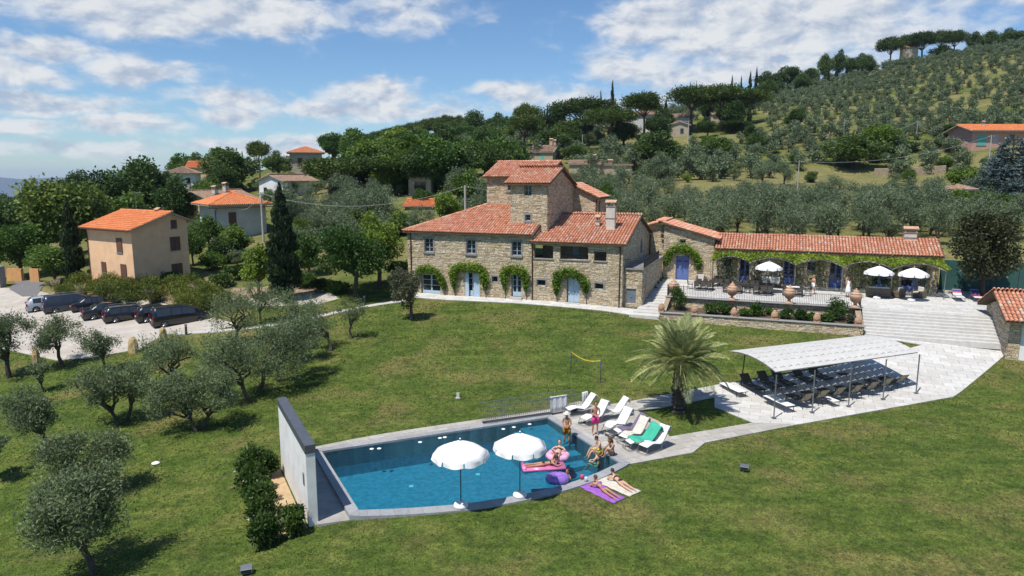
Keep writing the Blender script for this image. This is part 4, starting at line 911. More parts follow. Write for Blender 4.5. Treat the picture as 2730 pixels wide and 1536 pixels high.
def stairs(name, xs, y0, y1, z0, z1, n, flip=1, taper=None, parent=None, mat='pave', lenx=1.4):
    """treads climb from y0 (low) to y1 (high); every tread a slab part"""
    st = empty(name, HO, HA); tag(st, kind='structure')
    for k in range(n):
        a = y0 + (y1 - y0) * k / n; z = z0 + (z1 - z0) * (k + 1) / n; x0, x1 = xs if taper is None else taper(k / n)
        m = MB(); m.tint = .3 + .5 * rs.random(); m.prism([(x0, a - .03), (x1, a - .03), (x1, y1 + .02), (x0, y1 + .02)] if k == 0 else [(x0, a - .03), (x1, a - .03), (x1, a + (y1 - y0) / n + .02), (x0, a + (y1 - y0) / n + .02)], z - .42, z - .003 * 0); m.build('stair_tread', M[mat], st)
    return st
stairs('wide_stairs', (40.42, 49.68), -1.9, 1.24, 1.40, TZ, 9)
stairs('side_stairs', (22.9, 24.85), -2.3, 9.2, 1.78, TZ, 12, taper=lambda t: (22.35 + min(1, t * 3.2) * .53, 24.86))
# planter: front retaining wall, back retaining wall, end walls
P = empty('planter_wall', HO, HA, 'long stone retaining wall with planted ledge in front of the terrace', 'wall')
wall_run(P, (24.9, -2.0), (40.3, -2.0), .8, 2.12, th=.4, seed=31, course=.13)
wall_run(P, (24.9, 1.2), (40.3, 1.2), 1.6, TZ, th=.3, seed=32, course=.13)
wall_run(P, (40.3, -2.0), (40.3, 1.3), .8, [(0, 2.2), (.45, 2.2), (3.3, TZ)], th=.4, seed=33, course=.13); wall_run(P, (24.9, 1.5), (24.9, -2.0), .8, [(0, TZ), (.3, TZ), (3.5, 2.12)], th=.4, seed=34, course=.13)
m = MB(); m.box(24.8, 40.42, -2.1, -1.55, 2.125, 2.2); m.build('wall_coping', M['greystone'], P, bevel=.02)
m = MB(); m.box(24.8, 40.42, .95, 1.42, TZ + .002, TZ + .07); m.build('wall_coping', M['greystone'], P, bevel=.02)
M['soil'] = pmat('planting_soil', (.12, .085, .055), (.07, .05, .03), 4, .95, .5)
m = MB(); m.prism([(25.3, -1.6), (39.9, -1.6), (39.9, 1.18), (25.3, 1.18)], 1.0, lambda a, b: 2.08 + .1 * (b + 1.6) / 2.8); m.build('soil', M['soil'], P)
# iron railing on the terrace edge, urn on pedestal between bays
RL = empty('terrace_railing', HO, HA, 'black iron railing with thin bars along the front edge of the terrace', 'railing')
bal = MB(); bal.tube([(0, 0, 0), (0, 0, .9)], .011, 4, False); bal = bal.mesh('baluster', M['iron'])
a = 24.95
while a < 40.3:
    o = bpy.data.objects.new('baluster', bal); link(o, RL); o.location = (a, 1.34, TZ + .07); a += .135
m = MB(); m.tube([(24.9, 1.34, TZ + .97), (40.35, 1.34, TZ + .97)], .02, 5); m.tube([(24.9, 1.34, TZ + .12), (40.35, 1.34, TZ + .12)], .012, 5); m.build('handrail', M['iron'], RL)
b_ = 1.5
while b_ < 4.2:
    o = bpy.data.objects.new('baluster', bal); link(o, RL); o.location = (40.35, b_, TZ + .03); b_ += .135
m = MB(); m.tube([(40.35, 1.34, TZ + .97), (40.35, 4.2, TZ + .97)], .02, 5); m.build('handrail', M['iron'], RL)
b_ = 1.5
while b_ < 5.5:
    o = bpy.data.objects.new('baluster', bal); link(o, RL); o.location = (24.95, b_, TZ + .03); b_ += .135
m = MB(); m.tube([(24.95, 1.34, TZ + .97), (24.95, 5.5, TZ + .97)], .02, 5); m.build('handrail', M['iron'], RL)
def make_urn():
    u = empty('terracotta_urn'); m = MB(); m.box(-.36, .36, -.36, .36, 0, .10); m.lathe([(.32, .10), (.30, .16), (.16, .24), (.12, .36), (.17, .42)], 20); m.build('foot', M['terra'], u)
    m = MB(); m.lathe([(.15, .42), (.30, .54), (.43, .74), (.50, .98), (.51, 1.10), (.47, 1.20), (.40, 1.25)], 24)
    for k in range(24):
        t = 2 * math.pi * k / 24; m.tube([(.29 * math.cos(t), .29 * math.sin(t), .53), (.44 * math.cos(t), .44 * math.sin(t), .74), (.515 * math.cos(t), .515 * math.sin(t), .99)], .022, 4, False)
    m.build('bowl', M['terra'], u, smooth=True)
    m = MB(); m.lathe([(.44, 1.24), (.47, 1.29), (.42, 1.34), (.33, 1.40), (.25, 1.46), (.28, 1.52), (.18, 1.60), (.08, 1.66), (.09, 1.72), (.03, 1.80)], 20); m.build('lid', M['terra'], u, smooth=True)
    for s in (-1, 1): m = MB(); m.tube([(s * .48, 0, .95), (s * .60, 0, 1.05), (s * .58, 0, 1.2), (s * .45, 0, 1.24)], .035, 6); m.build('handle', M['terra'], u)
    return u
urn = make_urn(); first = True
for k, (a, lab) in enumerate([(25.45, 'tall lidded terracotta urn at the top of the side stairs'), (30.43, 'lidded terracotta urn on the railing wall, second from the stairs'), (34.96, 'lidded terracotta urn on the railing wall in front of the dining tables'), (39.9, 'lidded terracotta urn on the corner of the terrace by the wide stairs')]):
    o = urn if first else copy_tree(urn); first = False; put(o, W(a, 1.02 if k else 1.6, TZ + .07 if k else TZ + .02), HA, .88); tag(o, lab, 'urn', 'terracotta urns along the terrace')
def make_cone():
    u = empty('cone_finial'); m = MB(); m.box(-.24, .24, -.2, .2, 0, .14); m.build('plinth', M['terra'], u)
    m = MB(); m.lathe([(.13, .14), (.22, .22), (.25, .34), (.22, .48), (.15, .62), (.07, .74), (.015, .80)], 14)
    for r_, z_ in ((.235, .24), (.255, .34), (.235, .45), (.185, .55), (.12, .66)):
        for k in range(10): t = 2 * math.pi * (k + (z_ * 10 % 2) * .5) / 10; m.ball((r_ * .93 * math.cos(t), r_ * .93 * math.sin(t), z_), (.05, .05, .06), 6, 4)
    m.build('pine_cone', M['terra'], u, smooth=True); return u
cone = make_cone(); first = True
for k, (a, lab) in enumerate([(24.95, 'terracotta cone finial on the end post beside the side stairs'), (27.68, 'first terracotta cone finial along the planter coping from the side stairs'), (30.81, 'second terracotta cone finial along the planter coping from the side stairs'), (33.9, 'terracotta cone finial in the middle of the planter coping'), (37.0, 'terracotta cone finial next but one to the wide stairs'), (39.92, 'terracotta cone finial at the right end of the planter by the wide stairs')]):
    o = cone if first else copy_tree(cone); first = False; put(o, W(a, -1.8, 2.2), HA); tag(o, lab, 'finial', 'cone finials on the planter wall')
# ------------------------------------------------------------------ long low building with pergola
G = empty('low_stone_building', HO, HA, 'long low stone building with red tiled roof behind the arched pergola', 'building')
G0, G1, GB = 27.92, 47.5, 11.7
gd = [(30.45, 31.4, 3.0, 5.5), (34.5, 35.45, 3.0, 5.5), (38.6, 39.6, 3.0, 5.5)]; gw = [(28.9, 29.6, 4.6, 5.4), (36.6, 37.3, 4.6, 5.4), (42.2, 43.6, 3.1, 5.3), (44.6, 46.6, 3.1, 5.3)]
wall_run(G, (G0, GB), (G1, GB), 2.6, 6.3, sh(gd + gw, G0), seed=41); wall_run(G, (G1, GB), (G1, 17), 2.6, [(0, 6.3), (2.7, 7.45), (5.3, 6.35)], seed=42)
for q in gd: french(G, fmap_b(GB), *q, 'blue', glass=.7)
for q in gw[:2]: window(G, fmap_b(GB), *q, fr='blue', surround=False)
for q in gw[2:]: french(G, fmap_b(GB), *q, 'blue', glass=.8, name='glazed_door')
zg_f = lambda x, y: 6.4 + .40 * (y - 11.1); zg_b = lambda x, y: 6.4 + .40 * (17.3 - y)
roof_part(G, [([(28.0, 11.1), (47.8, 11.1), (47.8, 14.2), (28.0, 14.2)], zg_f, R(90), 1), ([(28.0, 14.2), (47.8, 14.2), (47.8, 17.3), (28.0, 17.3)], zg_b, R(-90), 1)], [((28.0, 14.2, 7.68), (47.8, 14.2, 7.68))], seed=80)
chimney(G, 45.4, 14.3, 1.05, .8, 7.2, 8.25, cap=True)
m = MB(); m.box(45.0, 45.8, 14.0, 14.6, 8.31, 8.62); m.build('chimney_core', M['terra'], G)
PG = empty('pergola', HO, HA, 'pergola of five shallow arches on thin posts hung with green vine', 'pergola')
pa = [28.15, 31.5, 35.45, 39.4, 43.35, 47.4]; PB = 8.2
M['archstone'] = pmat('pergola_arch_render', (.42, .38, .31), (.33, .29, .23), 4, .9)
for a in pa:
    m = MB(); m.tube([(a, PB, TZ), (a, PB, 5.42)], .035, 8); m.build('post', M['galv'], PG)
for k in range(5):
    a0, a1 = pa[k], pa[k + 1]; m = MB(); n = 14; T0_, B0_ = [], []
    for j in range(n + 1):
        t = j / n; a = a0 + (a1 - a0) * t; z = 5.42 + .58 * (1 - (2 * t - 1) ** 2)
        T0_.append((a, z + .09)); B0_.append((a, z))
    for j in range(n):
        (x0, z0), (x1, z1) = B0_[j], B0_[j + 1]; (_, y0), (_, y1) = T0_[j], T0_[j + 1]; lo, hi = PB - .12, PB + .12
        m.quad((x0, lo, z0), (x1, lo, z1), (x1, lo, y1), (x0, lo, y0)); m.quad((x0, lo, y0), (x1, lo, y1), (x1, hi, y1), (x0, hi, y0)); m.quad((x1, lo, z1), (x0, lo, z0), (x0, hi, z0), (x1, hi, z1)); m.quad((x1, hi, z1), (x0, hi, z0), (x0, hi, y0), (x1, hi, y1))
    m.build('arch', M['archstone'], PG)
    for s in (.25, .5, .75):
        a = a0 + (a1 - a0) * s; z = 5.42 + .58 * (1 - (2 * s - 1) ** 2); m = MB(); m.tube([(a, PB, z + .04), (a, GB - .4, 6.1)], .025, 5); m.build('rafter', M['iron'], PG)
rng = np.random.default_rng(5); n = 11500
ax = rng.uniform(28.0, 47.7, n); by = rng.uniform(PB - .25, GB - .35, n); tt = np.interp(ax, pa, range(6)) % 1; frac = (by - PB) / (GB - PB)
az_ = (5.5 + .58 * (1 - (2 * tt - 1) ** 2)) * (1 - np.clip(frac, 0, 1)) + 6.05 * np.clip(frac, 0, 1) + .05 + .07 * np.abs(rng.normal(size=n)) * (1 + .8 * np.sin(ax * 1.7) * np.sin(by * 2.1))
Cc = np.stack([ax, by, az_], 1); Dd = rng.normal(size=(n, 3)) * np.array([1, 1, .35])
vm_ = leaf_mesh('vine_roof', Cc, Dd, .20, .16, M['vine2'], np.clip(.5 + .25 * rng.normal(size=n) + .2 * np.sin(ax * 2.3), 0, 1), rng)
o = bpy.data.objects.new('vine_canopy', vm_); link(o, PG); tag(o, kind='stuff')
# vines hanging on the shaded wall behind
n = 3500; ax = rng.uniform(28.2, 47.4, n); zz = rng.uniform(3.1, 6.0, n); ok = (np.sin(ax * 2.2) + np.sin(ax * .9 + 1) > -.2) & ~((ax > 30.3) & (ax < 31.5)) & ~((ax > 34.4) & (ax < 35.6)) & ~((ax > 38.5) & (ax < 39.7))
ax, zz = ax[ok], zz[ok]; nn = len(ax); vm2 = leaf_mesh('wall_vine', np.stack([ax, GB - .1 - .25 * rng.random(nn), zz], 1), rng.normal(size=(nn, 3)) + [0, 0, -1], .17, .14, M['leaf'], rng.random(nn), rng)
o = bpy.data.objects.new('wall_vine', vm2); link(o, PG); tag(o, kind='stuff')
# ------------------------------------------------------------------ outbuilding at the right edge
pc = GP(2703, 960); ob = empty('stone_outbuilding', pc, R(-21), 'small stone outbuilding with tiled roof and pale wall at the right edge', 'building')
wall_run(ob, (-.45, 0), (.25, 0), -.8, 2.9, seed=51); wall_run(ob, (-.45, 6), (-.45, 0), -.8, [(0, 2.9), (3, 3.8), (6, 2.9)], seed=52)
m = MB(); m.box(.25, 6, .05, .35, -.8, 2.9); m.build('plastered_wall', M['white'], ob)
zo = lambda x, y: 2.85 + .42 * (y + .75); zo2 = lambda x, y: 2.85 + .42 * (6.75 - y)
roof_part(ob, [([(-.95, -.75), (6.5, -.75), (6.5, 3), (-.95, 3)], zo, R(90), 1), ([(-.95, 3), (6.5, 3), (6.5, 6.75), (-.95, 6.75)], zo2, R(-90), 1)], seed=90)
# green wind-screen fence behind the terrace end
M['screen'] = pmat('green_screen_net', (.020, .085, .075), (.014, .06, .055), 2, .8)
fa = W(48.2, 14.5, 0); fe = W(64, 12.0, 0); fz = 3.0
FN = empty('screen_fence', (0, 0, 0), 0, 'dark green windbreak netting fence on thin posts behind the big tree', 'fence')
d = (fe - fa); n = 8
for k in range(n + 1):
    p = fa + d * (k / n); m = MB(); m.tube([(p.x, p.y, fz - .3), (p.x, p.y, fz + 2.9)], .035, 6); m.build('post', M['iron'], FN)
    if k < n:
        q = fa + d * ((k + 1) / n); m = MB(); w = Vector((-d.y, d.x, 0)).normalized() * .01
        m.prism([(p.x + w.x, p.y + w.y), (p.x - w.x, p.y - w.y), (q.x - w.x, q.y - w.y), (q.x + w.x, q.y + w.y)], fz - .1, fz + 2.8); m.build('net_panel', M['screen'], FN)
# ------------------------------------------------------------------ trees
def rand_dirs(rng, n):
    q = rng.normal(size=(n, 3)); return q / np.linalg.norm(q, axis=1, keepdims=True)
def crown_np(rng, blobs, n, ll, lw, shell=.5, up=0., out=1., flat=None, jit=.18):
    """leaves over ellipsoid clumps -> V,F,tint"""
    c = np.array([b[0] for b in blobs], float); r = np.array([b[1] if np.ndim(b[1]) else (b[1],) * 3 for b in blobs], float)
    w = (r.prod(1) ** (2 / 3)); k = rng.choice(len(blobs), n, p=w / w.sum()); q = rand_dirs(rng, n)
    rad = shell + (1 - shell) * rng.random(n) ** .6; rad = rad * (1 + jit * rng.normal(size=n))
    C = c[k] + q * r[k] * rad[:, None]
    if flat is not None: C = C[C[:, 2] > flat]; m_ = len(C); q = q[:m_]; k = k[:m_]; n = m_
    D = q * out + rng.normal(size=(n, 3)) * .55 + np.array([0, 0, up])
    D /= np.linalg.norm(D, axis=1, keepdims=True); S = np.cross(D, rng.normal(size=(n, 3))); S /= np.maximum(np.linalg.norm(S, axis=1, keepdims=True), 1e-6)
    l = (ll * rng.uniform(.65, 1.35, n))[:, None]; wv = (lw * rng.uniform(.65, 1.35, n))[:, None]
    V = np.stack([C - D * l * .5, C + S * wv * .5, C + D * l * .5, C - S * wv * .5], 1).reshape(-1, 3)
    bt = rng.uniform(-.22, .22, len(blobs)); t = np.clip(.45 + bt[k] + .16 * rng.normal(size=n), 0, 1)
    return V, np.arange(n * 4).reshape(-1, 4), t
def limb(mb, p, q, r0, r1, rng, n=5, wob=.12):
    p, q = Vector(p), Vector(q); L = (q - p).length; pts = []; rr = []
    for k in range(n + 1):
        t = k / n; o = Vector((rng.normal(), rng.normal(), 0)) * wob * L * math.sin(math.pi * t) * .5; pts.append(p.lerp(q, t) + o + Vector((0, 0, math.sin(math.pi * t) * L * .04))); rr.append(r0 + (r1 - r0) * t)
    mb.tube(pts, rr, 6)
def olive_blobs(rng, h, r, cx=0., cy=0., nb=14, squash=.62, big=1.):
    B = []
    for _ in range(nb):
        d = rand_dirs(rng, 1)[0] * (rng.random() ** .45); s = r * rng.uniform(.28, .46) * big
        B.append(((cx + d[0] * r * .78, cy + d[1] * r * .78, h * .66 + d[2] * r * squash), (s, s, s * rng.uniform(.7, 1.0))))
    return B
def make_tree_parts(kind, rng, h, r, n, ll, lw, cx=0., cy=0., mat=None, bark='bark'):
    """returns (trunk MB, crown mesh)"""
    tb = MB()
    if kind == 'olive':
        B = olive_blobs(rng, h, r, cx, cy, nb=22, big=.86); fork = Vector((cx * .35 + rng.normal() * .1, cy * .35 + rng.normal() * .1, h * rng.uniform(.22, .32)))
        tb.tube([(0, 0, -.3), (.02, .02, .1), tuple(fork * .6 + Vector((rng.normal() * .06, rng.normal() * .06, 0))), tuple(fork)], [.045 * h, .036 * h, .028 * h, .027 * h], 8)
        for k in rng.choice(len(B), min(6, len(B)), replace=False): limb(tb, fork, B[k][0], .024 * h, .006 * h, rng, wob=.22)
        V, F, t = crown_np(rng, B, n, ll, lw, .12, .25, .5, jit=.28); return tb, V, F, t
    if kind in ('broad', 'oak', 'plane', 'holm', 'dark', 'lime', 'grey'):
        zc = h * .60; rz = h * .42; nb = {'plane': 34, 'broad': 26, 'holm': 26}.get(kind, 20); B = []
        for _ in range(nb):
            d = rand_dirs(rng, 1)[0] * (rng.random() ** .4); s = rng.uniform(.26, .42)
            B.append(((cx + d[0] * r * .72, cy + d[1] * r * .72, zc + d[2] * rz * .74), (r * s, r * s, rz * s * .95)))
        th = h * (.3 if kind in ('broad', 'grey') else .22)
        tb.tube([(0, 0, -.3), (0, 0, .2), (rng.normal() * .04 * h * .3, 0, th), (0, 0, zc)], [.040 * h, .030 * h, .026 * h, .014 * h], 8)
        for k in rng.choice(len(B), 7, replace=False): limb(tb, (0, 0, th), B[k][0], .017 * h, .004 * h, rng)
        V, F, t = crown_np(rng, B, n, ll, lw, .55, -.1, .9); return tb, V, F, t
    if kind == 'pine':
        B = []; zc = h * .72; nb = 34
        for _ in range(nb):
            a = rng.uniform(0, 2 * math.pi); d = math.sqrt(rng.random()) * .82; s = rng.uniform(.24, .36)
            B.append(((cx + d * r * math.cos(a), cy + d * r * math.sin(a), zc + h * .13 * (1 - d * d) + rng.normal() * h * .02), (r * s, r * s, h * .145)))
        fork = (0, 0, h * .45); tb.tube([(0, 0, -.3), (.01 * h, 0, h * .25), fork], [.028 * h, .022 * h, .019 * h], 7)
        for k in rng.choice(nb, 9, replace=False): limb(tb, fork, B[k][0], .011 * h, .004 * h, rng, wob=.06)
        V, F, t = crown_np(rng, B, n, ll, lw, .6, .5, .8); return tb, V, F, t
    if kind == 'cypress':
        B = []; nb = 44
        for k in range(nb):
            z = h * (.06 + .90 * (k + .5) / nb); f = min(1, (z / h / .16) ** .5) * (1 - max(0, (z / h - .30) / .72) ** 1.45); a = rng.uniform(0, 6.28); q = r * .42 * f
            B.append(((q * math.cos(a), q * math.sin(a), z), (r * .66 * f + .03, r * .66 * f + .03, h * .045)))
        tb.tube([(0, 0, -.3), (0, 0, h * .6)], [.022 * h, .006 * h], 6)
        V, F, t = crown_np(rng, B, n, ll, lw, .7, 1.6, .35, jit=.08); return tb, V, F, t
    if kind == 'cedar':
        B = []; lay = 13
        for k in range(lay):
            z = h * (.10 + .86 * k / lay); R_ = r * (1 - .88 * (k / lay) ** 1.1); m_ = max(3, int(9 * R_ / r) + 2)
            for j in range(m_):
                a = 6.28 * (j + rng.random() * .7) / m_; d = R_ * rng.uniform(.45, .85); B.append(((d * math.cos(a), d * math.sin(a), z - d * .07), (R_ * .36, R_ * .36, h * .04)))
                if j % 2 == 0: limb(tb, (0, 0, z), (d * math.cos(a), d * math.sin(a), z - d * .07), .008 * h, .003 * h, rng, 3, .05)
        tb.tube([(0, 0, -.3), (0, 0, h * .9)], [.03 * h, .005 * h], 7)
        V, F, t = crown_np(rng, B, n, ll, lw, .3, .1, .8); return tb, V, F, t
    if kind == 'shrub':
        B = []
        for _ in range(12):
            d = rand_dirs(rng, 1)[0] * (rng.random() ** .5); s = rng.uniform(.3, .5); B.append(((cx + d[0] * r * .65, cy + d[1] * r * .65, h * .5 + d[2] * h * .3), (r * s, r * s, h * s * .6)))
        for k in range(5): limb(tb, (0, 0, -.1), B[k][0], .03 * h, .01 * h, rng, 3)
        V, F, t = crown_np(rng, B, n, ll, lw, .45, .35, .7); V[:, 2] = np.maximum(V[:, 2], -.05); return tb, V, F, t
LIB = {}
KMAT = {'olive': 'olive', 'broad': 'leaf', 'oak': 'leaf_dark', 'dark': 'leaf_dark', 'plane': 'plane', 'lime': 'leaf_lime', 'holm': 'holm', 'grey': 'greygreen', 'pine': 'pine', 'cypress': 'cypress', 'cedar': 'cedar', 'shrub': 'hedge'}
KBARK = {'pine': 'pinebark', 'dark': 'darkbark', 'oak': 'darkbark', 'cypress': 'darkbark', 'cedar': 'darkbark'}
UNIT = {'olive': (5., 2.5, 2600, .30, .11), 'broad': (10., 5., 7500, .46, .34), 'oak': (10., 5., 7000, .46, .32), 'dark': (12., 5., 7500, .5, .32), 'plane': (12., 6., 11000, .5, .42), 'lime': (8., 4., 5200, .42, .32), 'pine': (14., 6., 9000, .60, .22), 'cypress': (14., 1.5, 5000, .75, .16), 'cedar': (14., 6., 14000, .6, .2), 'shrub': (2., 1.3, 1500, .2, .12), 'holm': (9., 5., 12000, .30, .22), 'grey': (4., 1.6, 5000, .13, .09)}
def lib(kind, var):
    key = (kind, var)
    if key not in LIB:
        rng = np.random.default_rng(abs(hash(kind)) % 1000 * 0 + sum(map(ord, kind)) * 10 + var); h, r, n, ll, lw = UNIT[kind]
        tb, V, F, t = make_tree_parts(kind, rng, h, r, n, ll, lw)
        LIB[key] = (tb.mesh('trunk', M[KBARK.get(kind, 'bark')]), mesh_np('crown', V, F, [M[KMAT[kind]]], t))
    return LIB[key]
rt = random.Random(77)
NAMES = {'olive': 'olive_tree', 'broad': 'broadleaf_tree', 'oak': 'oak_tree', 'dark': 'dark_tree', 'plane': 'plane_tree', 'lime': 'light_green_tree', 'pine': 'umbrella_pine', 'cypress': 'cypress_tree', 'cedar': 'blue_cedar', 'shrub': 'shrub', 'holm': 'holm_oak', 'grey': 'small_round_tree'}
CATN = {'cypress': 'cypress', 'pine': 'pine tree', 'olive': 'olive tree', 'shrub': 'shrub', 'cedar': 'cedar'}
def tree_at(kind, px, top, wpx, Y=None, base=None, label='', group=None, var=None, mat=None):
    """a tree whose foot stands on the ground at depth Y (or under pixel `base`), with its top and width as measured"""
    if base is not None: p = GP(*base)
    else:
        q = gy(px, 500, Y); p = Vector((q.x, Y, TT(q.x, Y)))
    dep = p.y * _c - (p.z - CAMZ) * _s; zt = gy(px, top, p.y).z; h = max(1.2, zt - p.z); r = wpx / FOC * dep / 2
    tm, cm = lib(kind, rt.randrange(3) if var is None else var); H0, R0 = UNIT[kind][:2]
    o = empty(NAMES[kind], p, rt.uniform(0, 6.28), label, CATN.get(kind, 'tree'), group); o.scale = (r / R0, r / R0, h / H0 * .97)
    a = bpy.data.objects.new('trunk', tm); link(a, o); b = bpy.data.objects.new('crown', cm); link(b, o)
    if mat: b.material_slots[0].link = 'OBJECT'; b.material_slots[0].material = M[mat]
    return o
TL = [  # kind, px, top, width, depth, label, group
 ('oak', 25, 492, 170, 105, 'dark leafy tree at the far left edge against the sky', None), ('oak', 105, 478, 130, 122, 'dark tree on the left skyline beside a thin cypress', None), ('broad', 30, 575, 170, 84, 'green tree at the left edge above the gate', None),
 ('cypress', 89, 468, 18, 140, 'thin dark cypress tip on the left skyline', None), ('dark', 205, 446, 80, 165, 'distant conical tree on the left skyline behind the plane tree', None), ('oak', 145, 500, 90, 150, 'low dark tree on the left skyline between two conical tops', None),
 ('broad', 120, 640, 150, 78, 'low leafy tree behind the orange gate', None), ('plane', 178, 462, 245, 90, 'big bright green plane tree beside the apricot house', None),
 ('dark', 385, 408, 190, 118, 'tallest of the big dark trees behind the apricot house', None), ('dark', 292, 446, 150, 112, 'dark tree between the plane tree and the tallest dark tree', None), ('dark', 470, 470, 110, 112, 'dark tree right of the tallest one, behind the brown roof', None),
 ('dark', 617, 388, 150, 148, 'round dark tree between the yellow house and the white gable', None), ('pine', 695, 374, 72, 170, 'ball shaped umbrella pine on the skyline left of the beige house', None), ('dark', 745, 398, 80, 165, 'dark tree touching the beige house', None), ('cypress', 651, 400, 11, 185, 'tiny cypress left of the ball shaped pine', None),
 ('broad', 560, 470, 110, 125, 'green tree behind the brown roofed house', None), ('broad', 545, 570, 90, 88, 'leafy garden tree right of the apricot house', None), ('lime', 610, 600, 100, 84, 'feathery garden tree in front of the grey house', None), ('broad', 500, 610, 80, 82, 'garden bush tree against the apricot house gable', None),
 ('pine', 880, 418, 190, 118, 'wide dark umbrella pine left of the pole above the grove', None), ('pine', 1035, 414, 180, 122, 'wide dark umbrella pine above the low orange roof', None), ('dark', 1128, 372, 100, 145, 'pointed dark tree behind the right hand wide pine', None), ('oak', 960, 400, 160, 150, 'rounded oak behind the two wide pines', None),
 ('oak', 1222, 388, 115, 138, 'left of three round oaks behind the tower', None), ('oak', 1292, 384, 100, 142, 'middle of three round oaks behind the tower', None), ('oak', 1372, 376, 110, 142, 'right of three round oaks behind the tower', None), ('broad', 1245, 448, 100, 104, 'ivy clad tree left of the tower', None), ('lime', 1190, 500, 90, 92, 'pale bush beside the utility pole', None),
 ('dark', 1265, 288, 80, 290, 'rounded tree on the ridge above the three oaks', None), ('dark', 1335, 296, 80, 280, 'second rounded tree on the ridge right of the first', None),
 ('pine', 1405, 275, 82, 225, 'lone high umbrella pine left of the cypress clump', None), ('pine', 1398, 302, 110, 190, 'dark umbrella pine below the lone high one', None),
 ('pine', 1560, 258, 190, 205, 'broad umbrella pine below the two skyline cypresses', None), ('pine', 1625, 283, 150, 188, 'nearest umbrella pine left of the white villa', None), ('pine', 1712, 243, 120, 205, 'tall umbrella pine in front of the white villa', None), ('pine', 1835, 226, 150, 208, 'left of three umbrella pines right of the villa', None), ('pine', 1915, 222, 150, 204, 'middle of three umbrella pines right of the villa', None), ('pine', 1985, 236, 130, 208, 'right of three umbrella pines right of the villa', None),
 ('dark', 1755, 292, 80, 192, 'dark conical tree beside the white villa', None), ('dark', 1880, 310, 60, 195, 'dark cypress like tree under the three pines', None), ('dark', 1950, 315, 100, 198, 'dark thicket tree under the right pine', None), ('dark', 1660, 320, 100, 190, 'dark tree under the villa pines', None), ('dark', 1510, 315, 110, 195, 'dark tree left under the broad pine', None), ('dark', 1470, 340, 120, 180, 'dark tree behind the stone cottage', None), ('dark', 1530, 380, 70, 165, 'ivy dark tree right of the stone cottage', None),
 ('dark', 1745, 345, 140, 150, 'big round bushy tree in the middle of the slope', None), ('broad', 1900, 352, 90, 160, 'grey green tree with bare twigs below the three pines', None), ('dark', 1995, 330, 50, 175, 'dark narrow tree on the slope right of the pines', None), ('dark', 2110, 285, 60, 185, 'dark holm tree standing among the hillside olives', None), ('dark', 2010, 350, 60, 165, 'small dark tree below the narrow one', None),
 ('dark', 2268, 352, 165, 148, 'largest dark oak on the dry grass terrace', None), ('lime', 2335, 325, 110, 158, 'olive green tree with yellowish crown beside the dark oak', None), ('dark', 2528, 330, 120, 168, 'dark tree left of the pink house', None), ('broad', 2385, 372, 110, 160, 'low green tree right of the dark oak', None),
 ('cedar', 2690, 345, 230, 112, 'blue grey cedar at the right edge', None), ('lime', 2568, 438, 90, 118, 'yellow green tree left of the blue cedar', None), ('broad', 2640, 500, 130, 98, 'green bush below the blue cedar', None), ('lime', 2560, 505, 110, 100, 'light green bush beside the small brown roof', None),
 ('broad', 1620, 480, 60, 100, 'dark little tree right of the rear wing', None),
]
for k, px in enumerate((985, 1015, 1045, 1075, 1105, 1135, 1165, 1195, 1222)): TL.append(('pine', px, (356, 348, 340, 332, 325, 318, 311, 306, 308)[k], 66, 305 + (k % 3) * 6, 'umbrella pine in the long row on the left ridge', 'ridge pine row'))
for k in range(11): TL.append(('cypress', 1438 + k * 6.5, (300, 292, 285, 272, 288, 280, 294, 278, 286, 280, 292)[k], 13, 232 + (k % 3) * 5, 'narrow dark cypress in the clump on the ridge', 'cypress clump'))
for px, top, w, Y, lab in [(1627, 208, 15, 262, 'tallest skyline cypress above the pines'), (1597, 236, 11, 262, 'shorter skyline cypress left of the tallest one'), (1830, 214, 8, 300, 'small skyline cypress above the left of the three pines'), (1846, 212, 7, 302, 'smallest skyline cypress above the three pines'), (1938, 196, 9, 315, 'skyline cypress right of the pines, first of four'), (1962, 198, 8, 316, 'skyline cypress right of the pines, second of four'), (1985, 186, 12, 318, 'skyline cypress right of the pines, third of four'), (2001, 174, 10, 322, 'skyline cypress right of the pines, tallest of four')]: TL.append(('cypress', px, top, w, Y, lab, None))
for px, top, w, lab in [(2032, 188, 90, 'round tree on the ridge right of the cypresses'), (2085, 172, 90, 'bushy tree on the ridge between round trees'), (2140, 178, 60, 'low tree on the ridge before the conifers'), (2178, 138, 46, 'left of two conifers on the ridge'), (2212, 128, 50, 'right of two conifers on the ridge'), (2275, 140, 60, 'tree at the foot of the hilltop pines')]: TL.append(('dark', px, top, w, 335, lab, None))
for k, (px, top, w) in enumerate([(2345, 97, 84), (2385, 92, 76), (2425, 83, 90), (2475, 80, 80), (2508, 80, 70)]): TL.append(('pine', px, top, w, 352 + (k % 2) * 6, 'hilltop umbrella pine at the upper right', 'hilltop pines'))
for k, (px, top, w) in enumerate([(2560, 82, 50), (2600, 78, 60), (2645, 74, 76), (2690, 72, 76), (2725, 76, 70), (2480, 118, 70), (2620, 100, 90)]): TL.append(('dark', px, top, w, 356, 'dark tree on the hilltop at the upper right', 'hilltop trees'))
for (kind, px, top, w, Y, lab, g) in TL: tree_at(kind, px, top, w, Y, None, lab, g)
OCC = [(445, 605, 548, 113), (525, 738, 605, 97), (445, 520, 482, 155), (492, 558, 458, 178), (662, 802, 494, 136), (768, 885, 442, 172), (1040, 1205, 552, 106), (1395, 1528, 428, 171), (1510, 1692, 442, 150), (1678, 1778, 352, 216), (1778, 1848, 352, 202), (2560, 2800, 398, 152), (1720, 2560, 470, 121), (2590, 2800, 505, 112), (2190, 2352, 472, 148), (2535, 2612, 508, 104), (1078, 1152, 494, 119)]
